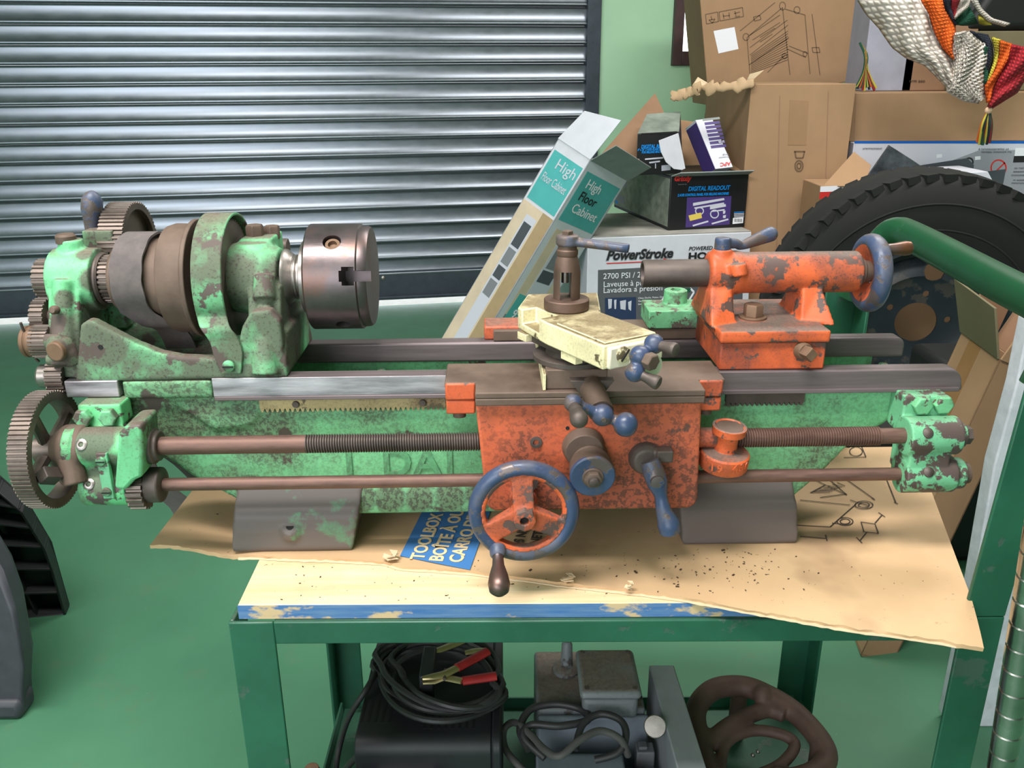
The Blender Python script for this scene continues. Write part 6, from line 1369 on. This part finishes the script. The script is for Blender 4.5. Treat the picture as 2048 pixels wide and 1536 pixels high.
# ---- tyre and wheel
M['rubber'] = plain('tyre rubber', (20, 19, 19), 0.85, 0, 0.15, 10); M['rim'] = worn('dark blue steel rim', (40, 46, 54), (70, 66, 64), 0.2, 0.4, 10, rough=0.45, dust=0.2)
TR = 0.462; tcp = atY(1822, 640, 2.62); 
tyM = Matrix.Translation((tcp.x, 2.62, TR+0.001)) @ Matrix.Rotation(math.radians(-9), 4, 'Z') @ Matrix.Rotation(math.radians(90), 4, 'X')   # local z points at the viewer
ty = empty('car_tyre', 'large black off-road tyre on a dark steel rim standing behind the cart', 'tyre', Matrix.Translation((tcp.x, 2.62, 0)))
tpf = [(0.125, 0.245), (0.130, 0.262), (0.136, 0.30), (0.140, 0.345), (0.134, 0.39), (0.122, 0.425), (0.108, 0.447), (0.085, 0.456), (0.0, 0.460), (-0.085, 0.456), (-0.108, 0.447), (-0.134, 0.39), (-0.140, 0.345), (-0.125, 0.245)]
def rot(mb): mb.v = [tyM @ v for v in mb.v]; return mb
tm = MB().loop((0, 0, 0), (0, 0, 1), tpf, 96)
for k in range(56):
    a = 2*math.pi*k/56
    for s, off in ((1, 0), (-1, 0.5)):
        Mx = Matrix.Rotation(a+off*2*math.pi/56, 4, 'Z') @ Matrix.Translation((0.446, 0, s*0.070)) @ Matrix.Rotation(s*0.3, 4, 'X')
        tm.box(-0.012, 0.010, -0.019, 0.019, -0.045, 0.050, Mx)
    Mx = Matrix.Rotation(a, 4, 'Z') @ Matrix.Translation((0.428, 0, 0.108)) @ Matrix.Rotation(-0.75, 4, 'Y'); tm.box(-0.012, 0.007, -0.017, 0.017, -0.012, 0.010, Mx)
wpart(ty, 'tyre', rot(tm), 'rubber', 0)
for R_ in (0.30, 0.375): wpart(ty, 'sidewall_ridge', rot(MB().torus((0, 0, 0.138 if R_ > 0.32 else 0.136), (0, 0, 1), R_, 0.003, 90, 8)), 'rubber', 0)
rm = MB().loop((0, 0, 0), (0, 0, 1), [(0.118, 0.252), (0.128, 0.250), (0.128, 0.240), (0.108, 0.228), (0.085, 0.222), (0.02, 0.205), (-0.11, 0.22), (-0.11, 0.245), (-0.10, 0.225), (0.01, 0.198), (0.07, 0.210), (0.10, 0.225)], 80)
wpart(ty, 'rim_barrel', rot(rm), 'rim', 0)
dsc = MB().loop((0, 0, 0), (0, 0, 1), [(0.030, 0.212), (0.060, 0.185), (0.070, 0.150), (0.050, 0.125), (0.048, 0.062), (0.040, 0.062), (0.042, 0.128), (0.060, 0.150), (0.050, 0.180), (0.020, 0.206)], 80).build('wheel_disc', 'rim', None)
for k in range(6):
    a = 2*math.pi*(k+0.35)/6; c = Vector((math.cos(a), math.sin(a), 0)); cut(dsc, MB().rev(c*0.165-Vector((0, 0, 0.1)), (0, 0, 1), [(0, 0.030), (0.3, 0.030)], 14))
for k in range(5):
    a = 2*math.pi*(k+0.1)/5; c = Vector((math.cos(a), math.sin(a), 0)); cut(dsc, MB().cyl(c*0.092-Vector((0, 0, 0.1)), c*0.092+Vector((0, 0, 0.2)), 0.010, None, 12))
dsc.data.transform(ty.matrix_world.inverted() @ tyM); dsc.parent = ty
# ---- carton with open flaps right of the lathe
z0c = 1.42
def atd(u, v, z): return CAM+ray(u, v)*z
Kb = ath(1722, 1312, 0.003); K = atY(2000, 718, 1.66); dz = (Kb-K).normalized(); lenz = (Kb-K).length
e3 = ath(1890, 1290, 0.003)-Kb; e3 = (e3-dz*e3.dot(dz)).normalized()
Lp = atY(1924, 663, 1.88); ex = Lp-K
crt = empty('open_carton', 'tilted brown carton with raised flaps standing right of the lathe', 'carton', Matrix.Translation(K+dz*lenz))
wv = e3*0.085
for nm, o, a_, b_, t_ in (('left_panel', K, ex, dz*lenz, wv.normalized()*0.005), ('front_panel', K, wv, dz*lenz, ex.normalized()*0.005), ('right_panel', K+wv, ex, dz*lenz, -wv.normalized()*0.005), ('back_panel', K+ex, wv, dz*lenz, -ex.normalized()*0.005), ('bottom_panel', K+dz*(lenz-0.006), ex, wv, dz*0.004)):
    wpart(crt, nm, MB().slab([o, o+a_, o+a_+b_, o+b_], t_), 'card', 0.001)
def px2(u, v, P, n):
    d = ray(u, v); return CAM+d*((P-CAM).dot(n)/d.dot(n))
nrm = Vector((-0.5, -0.75, 0.35)).normalized(); Pm = (K+K+ex)/2
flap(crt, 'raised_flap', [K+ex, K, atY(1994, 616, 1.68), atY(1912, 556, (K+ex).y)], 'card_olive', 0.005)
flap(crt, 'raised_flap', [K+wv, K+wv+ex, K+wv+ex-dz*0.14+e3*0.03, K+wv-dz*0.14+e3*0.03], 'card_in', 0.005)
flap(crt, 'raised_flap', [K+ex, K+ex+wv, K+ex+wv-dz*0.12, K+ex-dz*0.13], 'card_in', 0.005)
flap(crt, 'raised_flap', [K, K+wv, K+wv-dz*0.06-ex*0.12, K-dz*0.10-ex*0.02+e3*0.02], 'card', 0.005)
wpart(crt, 'tape_strip', MB().slab([K+ex*0.75, K+ex*0.45, K+ex*0.45+dz*0.45, K+ex*0.75+dz*0.45], -wv.normalized()*0.0006), card('brown tape', (142, 104, 62)), 0)
# ---- white board, black gap box and chrome post at the right edge
wbd = empty('white_board', 'rough edged white board standing behind the right cart leg', 'board', Matrix.Translation((0.75, 1.35, 0)))
yb_ = 1.34
bb_ = [atY(u, v, yb_) for u, v in [(2060, 640), (2046, 705), (2033, 770), (2019, 821), (2003, 880), (1989, 930), (1977, 1000), (1966, 1060), (1948, 1165), (1925, 1290), (1893, 1440)]]
xz = [(p.x, p.z) for p in bb_]; xz += [(xz[-1][0]+0.01, 0.0), (xz[0][0]+0.55, 0.0), (xz[0][0]+0.55, xz[0][1])]
wpart(wbd, 'panel', MB().prism(xz, yb_, yb_+0.035, 'xz'), plain('rough white foam', (206, 206, 214), 0.8, 0, 0.08, 40), 0.003)
bc0 = ath(1905, 1120, 0.0); 
M['void'] = plain('matte black', (14, 14, 15), 0.6, 0, 0.1)
bca, F, f = carton('black_gap_box', 'plain black box added in the dark gap between the open carton and white board', 'case', (1.06, 1.93, 0.0), 0.0, 0.36, 0.26, 0.52, 'void', 0.02)  # plain black box added to fill the dark gap here
M['chrome'] = iron('chrome tube', (150, 150, 146), (188, 188, 184), 0.16, 1.0, 20)
ct0 = CAM+ray(2042, 1290)*0.80; ct1 = CAM+ray(1999, 1560)*0.86; dv = (ct1-ct0).normalized(); ct1 = ct0+dv*(-(ct0.z-0.012)/dv.z); ctop = ct0-dv*0.25
chp = empty('chrome_post', 'grooved chrome shelving post beside the right cart leg', 'post', Matrix.Translation(ct1))
Lp_ = (ctop-ct1).length; prof = [(0.0, 0.0125)]
nG = int(Lp_/0.0255)
for k in range(nG): prof += [(k*0.0255+0.022, 0.0127), (k*0.0255+0.0232, 0.0116), (k*0.0255+0.0248, 0.0116), (k*0.0255+0.0255, 0.0127)]
wpart(chp, 'tube', MB().rev(ct1, ctop-ct1, prof, 24), 'chrome', 0)
wpart(chp, 'foot_cap', MB().cyl(ct1-(ctop-ct1).normalized()*0.008, ct1+(ctop-ct1).normalized()*0.012, 0.0138, None, 20), 'blackplast', 0.001)
# ---- black plastic sawhorse at the left edge
M['tray'] = plain('ribbed black plastic', (30, 30, 33), 0.55, 0, 0.2, 10); M['traygrey'] = plain('grey black plastic', (56, 57, 64), 0.5, 0, 0.15, 18)
shs = empty('plastic_sawhorse', 'black ribbed plastic sawhorse standing at the left edge', 'sawhorse', Matrix.Translation((-1.35, 1.6, 0)))
def legquad(name, pts, th, mat, parent=None, bev=0.004): return wpart(parent or shs, name, MB().slab(pts, th), mat, bev)
# far leg: ribbed inner side towards us
fa, fb = ath(139, 1212, 0.0), ath(20, 1226, 0.0); fb = fb+(fb-fa)*0.25
ta = CAM+ray(52, 1000)*1.83; tb = ta+Vector((-0.34, 0.10, 0.0))
ka = fa.lerp(ta, 0.62)+Vector((0.018, 0, 0)); up_l = (ta-fa)*0.55
tta = ta+Vector((-0.20, 0.02, 0.22)); ttb = tb+Vector((-0.12, 0.02, 0.22))
nrm = (fb-fa).cross(ta-fa).normalized(); nrm = nrm if nrm.y > 0 else -nrm
lg = legquad('leg', [fa, ka, ta, tta, ttb, tb, fb], nrm*0.006, 'tray')
def lerp4(s, t_): 
    r = fa.lerp(ka, min(1, t_/0.55)) if t_ < 0.55 else ka.lerp(ta, (t_-0.55)/0.45) if t_ < 1 else ta.lerp(tta, t_-1)
    l = fb.lerp(tb, min(1, t_)) if t_ < 1 else tb.lerp(ttb, t_-1); return r.lerp(l, s)
for s0, s1 in ((0, 0.05),): 
    for k in range(8):
        a, b = lerp4(0, k*0.2), lerp4(0, (k+1)*0.2); legquad('edge_rib', [a, b, b-nrm*0.035, a-nrm*0.035], Vector((-0.006, 0, 0)), 'tray', None, 0.001)
for s in (0.38, 0.72):
    for k in range(8):
        a, b = lerp4(s, k*0.2), lerp4(s, (k+1)*0.2); legquad('rib', [a, b, b-nrm*0.026, a-nrm*0.026], Vector((-0.005, 0, 0)), 'tray', None, 0.001)
for k in range(8):
    t_ = 0.02+k*0.2; a, b = lerp4(0, t_), lerp4(1, t_); legquad('rib', [a, b, b-nrm*0.030, a-nrm*0.034], Vector((0, 0, 0.005)), 'tray', None, 0.001)
# near leg: smooth outer shell, rounded foot
na = ath(66, 1400, 0.02); 
P0 = [ath(50, 1440, 0.0), CAM+ray(46, 1340)*1.62, CAM+ray(26, 1220)*1.60, CAM+ray(2, 1150)*1.60, CAM+ray(-60, 1040)*1.62]
body_ = [P0[0], P0[0]+Vector((0.004, 0.0, 0.05)), P0[1], P0[2], P0[3], P0[4], P0[4]+Vector((-0.30, 0, 0)), Vector((P0[0].x-0.34, P0[0].y, 0.0))]
legquad('leg', body_, (-0.02, 0.08, 0), 'traygrey', None, 0.016)
legquad('foot_band', [P0[0]+Vector((-0.004, -0.004, 0.001)), P0[0]+Vector((-0.001, -0.004, 0.045)), P0[0]+Vector((-0.35, -0.004, 0.045)), P0[0]+Vector((-0.35, -0.004, 0.001))], (0, 0.06, 0), 'traygrey', None, 0.012)
tops = tta.lerp(P0[4], 0.5)
legquad('top_beam', [tta+Vector((-0.05, 0.05, 0)), tta+Vector((-0.05, 0.05, 0.08)), P0[4]+Vector((-0.05, -0.05, 0.30)), P0[4]+Vector((-0.05, -0.05, 0.0))], (-0.12, 0, 0), 'tray', None, 0.006)
# ================================================================== knitted hammock draped over the cartons
def knit(name, col):
    t = NT(name); c = lin(col); w1 = t.n('ShaderNodeTexWave', wave_type='BANDS', bands_direction='X'); w2 = t.n('ShaderNodeTexWave', wave_type='BANDS', bands_direction='Y')
    uv = t.n('ShaderNodeUVMap'); 
    for w, s in ((w1, 6.0), (w2, 5.0)):
        w.inputs['Scale'].default_value = s; w.inputs['Distortion'].default_value = 1.2; w.inputs['Detail'].default_value = 1; t.l(uv.outputs[0], w.inputs['Vector'])
    h = t.math('MULTIPLY', w1.outputs['Fac'], w2.outputs['Fac'])
    b = t.mix(t.ramp(h, 0.03, 0.3), tuple(x*0.45 for x in c), c); t.bump(h, 0.9, 0.004)
    return t.set(Base_Color=b, Roughness=0.9)
M['kcream'] = knit('cream knitting', (226, 214, 202)); M['korange'] = knit('orange knitting', (248, 104, 14)); M['knavy'] = knit('navy knitting', (26, 34, 52)); M['kred'] = knit('red knitting', (176, 30, 42)); M['kgreen'] = knit('green knitting', (22, 92, 66)); M['kyellow'] = knit('yellow knitting', (236, 220, 74))
hm = empty('knitted_hammock', 'cream and orange striped crochet hammock draped over the cartons', 'hammock', Matrix.Translation(atY(1900, 150, 3.15)))
def patch(name, A, B, mat, Y, bulge=0.05, nu=28, nv=14, th=0.006, wob=0.012, wire=False):
    """cloth between two photo edges A and B, at depth Y, swelling towards the viewer"""
    def rs(P, n):
        P = [Vector((u, v, 0)) for u, v in P]; d = [0]
        for a, b in zip(P, P[1:]): d.append(d[-1]+(b-a).length)
        out = []
        for i in range(n):
            s = d[-1]*i/(n-1); k = min(max(j for j in range(len(d)) if d[j] <= s+1e-9), len(P)-2)
            out.append(P[k].lerp(P[k+1], (s-d[k])/(d[k+1]-d[k])))
        return out
    a, b = rs(A, nu), rs(B, nu); vs = []; fs = []; uvs = []
    for i in range(nu):
        for j in range(nv):
            t_ = j/(nv-1); p = a[i].lerp(b[i], t_); y = Y-bulge*math.sin(math.pi*t_)**0.7*0.8-wob*math.sin(i*0.5+j*0.9)
            vs.append(atY(p.x, p.y, y)); uvs.append((i/nu, t_*nv/nu))
    for i in range(nu-1):
        for j in range(nv-1): fs.append((i*nv+j, i*nv+j+1, (i+1)*nv+j+1, (i+1)*nv+j))
    inv = hm.matrix_world.inverted(); me = bpy.data.meshes.new(name); me.from_pydata([tuple(inv @ v) for v in vs], [], fs)
    ul = me.uv_layers.new(name='UVMap')
    for lp in me.loops: ul.data[lp.index].uv = uvs[lp.vertex_index]
    o = bpy.data.objects.new(name, me); COL.objects.link(o); o.parent = hm; me.materials.append(M[mat])
    for p in me.polygons: p.use_smooth = True
    if wire:
        k = o.modifiers.new('w', 'WIREFRAME'); k.thickness = wire; k.use_even_offset = False
    else:
        k = o.modifiers.new('t', 'SOLIDIFY'); k.thickness = th; k.offset = 0
    return o
YH = 3.16
patch('cream_band', [(1716, 0), (1732, 28), (1758, 55), (1785, 95), (1812, 115), (1850, 130), (1885, 165), (1905, 190)], [(1846, -2), (1862, 30), (1870, 60), (1885, 95), (1908, 118), (1916, 140), (1922, 165), (1930, 180)], 'kcream', YH, 0.07, 40, 22)
patch('orange_stripe', [(1842, -2), (1858, 28), (1868, 60), (1884, 95), (1907, 118)], [(1884, -2), (1892, 22), (1910, 50), (1910, 80), (1908, 118)], 'korange', YH-0.035, 0.03, 26, 10)
patch('cream_net', [(1908, 70), (1908, 120), (1900, 160), (1896, 182), (1930, 200), (1958, 204)], [(1935, 64), (1965, 82), (1972, 110), (1968, 140), (1970, 170), (1966, 196)], 'kcream', YH-0.04, 0.05, 20, 12, wire=0.013)
patch('cream_band', [(1908, 66), (1906, 120), (1900, 165), (1912, 190)], [(1930, 62), (1944, 90), (1938, 130), (1930, 172)], 'kcream', YH-0.03, 0.05, 18, 10)
patch('navy_stripe', [(1884, -2), (1894, 24), (1908, 46), (1912, 50)], [(1904, -2), (1902, 20), (1908, 40), (1913, 49)], 'knavy', YH-0.03, 0.02, 14, 6)
patch('red_stripe', [(1904, -2), (1903, 20), (1908, 38)], [(1920, -2), (1914, 20), (1909, 38)], 'kred', YH-0.03, 0.02, 10, 6)
patch('cream_fold', [(1922, -2), (1914, 20), (1909, 36)], [(1942, -2), (1936, 14), (1910, 38)], 'kcream', YH-0.04, 0.03, 12, 8)
patch('green_stripe', [(1912, 40), (1930, 20), (1938, 12)], [(1910, 50), (1938, 50), (1956, 46)], 'kgreen', YH-0.02, 0.02, 12, 8)
patch('yellow_stripe', [(1956, 30), (1962, 34), (1970, 38)], [(1958, 46), (1970, 50), (1984, 50)], 'kyellow', YH-0.02, 0.01, 8, 5)
patch('cream_edge', [(1940, -2), (1956, 22), (1975, 42), (2010, 52)], [(1952, -2), (1962, 18), (1984, 38), (2020, 48)], 'kcream', YH-0.03, 0.02, 14, 5)
patch('navy_stripe', [(1938, 62), (1966, 84), (1974, 120), (1970, 160)], [(1975, 70), (1984, 90), (1986, 120), (1972, 175)], 'knavy', YH-0.03, 0.03, 18, 8)
patch('green_stripe', [(1970, 92), (1964, 130), (1966, 165)], [(1978, 96), (1976, 130), (1974, 168)], 'kgreen', YH-0.045, 0.01, 12, 6)
patch('yellow_stripe', [(1984, 74), (1990, 98), (1988, 122), (1974, 165)], [(2003, 80), (2000, 105), (1992, 128), (1976, 172)], 'kyellow', YH-0.045, 0.02, 16, 6)
patch('orange_stripe', [(2002, 80), (1998, 112), (1990, 140), (1970, 172), (1974, 205)], [(2024, 88), (2016, 118), (2002, 145), (1985, 175), (1978, 206)], 'korange', YH-0.055, 0.03, 20, 8)
patch('red_stripe', [(2022, 88), (2012, 125), (1994, 160), (1976, 214)], [(2070, 98), (2066, 130), (2034, 185), (1984, 216)], 'kred', YH-0.04, 0.07, 24, 12)
tb_ = atY(1977, 221, YH-0.08); wpart(hm, 'wooden_bead', MB().sph(tb_, 0.0125, 18), plain('pale wooden bead', (214, 176, 146), 0.5), 0)
for k in range(12):
    c = ['korange', 'kyellow', 'knavy', 'kgreen', 'kred', 'kgreen'][k % 6]; x0 = 1968+k*1.6; x1 = 1955+k*2.3
    pts = bez([atY(1974+k*0.5, 226, YH-0.08), atY((x0*0.6+x1*0.4), 250, YH-0.09-0.008*math.sin(k)), atY(x1+random.uniform(-2, 2), 285+random.uniform(-4, 8), YH-0.08)], 5)
    wpart(hm, 'tassel_cord', MB().tube(pts, 0.0042, 6), c, 0)
for k in range(14):
    c = ['kgreen', 'kyellow', 'knavy', 'korange', 'kgreen', 'kred', 'kyellow'][k % 7]; x1 = 1708+k*3.4
    pts = bez([atY(1720+k*0.5, 86+k*0.8, 3.4), atY(1734-abs(k-7)*0.6, 112, 3.36), atY(1726+k*0.8, 145, 3.36), atY(x1, 172+random.uniform(0, 10), 3.36)], 5)
    wpart(hm, 'tassel_cord', MB().tube(pts, 0.0046, 6), c, 0)
# things heaped behind the hammock
gz_ = lbc.matrix_world.translation.z+(atY(1715, 186, 3.29).z-hb_)+0.001
o_ = atY(1722, 183, 3.50)
wpl, F, f = carton('white_carton', 'pale white carton standing behind the cream hammock', 'carton', (o_.x, 3.50, gz_), 0.0, 0.19, 0.18, 0.42, plain('greyish white card', (150, 150, 164), 0.7, 0, 0.04))
o_ = atY(1802, 183, 3.50)
bcn2, F, f = carton('brown_carton', 'brown carton standing behind the hammock stripes', 'carton', (o_.x, 3.50, gz_), 0.0, 0.26, 0.18, 0.26, 'card_in')
F.text('nrm aeo', bcn2, 1818, 165, 'inkdark', 0.018)
o_ = atY(1915, 92, 3.45)
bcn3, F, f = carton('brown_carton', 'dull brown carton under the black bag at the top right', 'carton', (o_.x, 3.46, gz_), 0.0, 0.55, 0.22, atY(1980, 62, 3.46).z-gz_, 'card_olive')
bg = MB().prism([(0, 0), (0.48, 0), (0.50, 0.18), (0.30, 0.27), (0.12, 0.22)], 0, 0.16, 'xz'); bgo = empty('black_bag', 'black bag lying on the cartons at the top right', 'bag', Matrix.Translation((o_.x+0.03, 3.49, atY(1980, 62, 3.46).z+0.001)))
bg.build('fabric', 'void', bgo, 0.03, seg=4)
finish_texts()
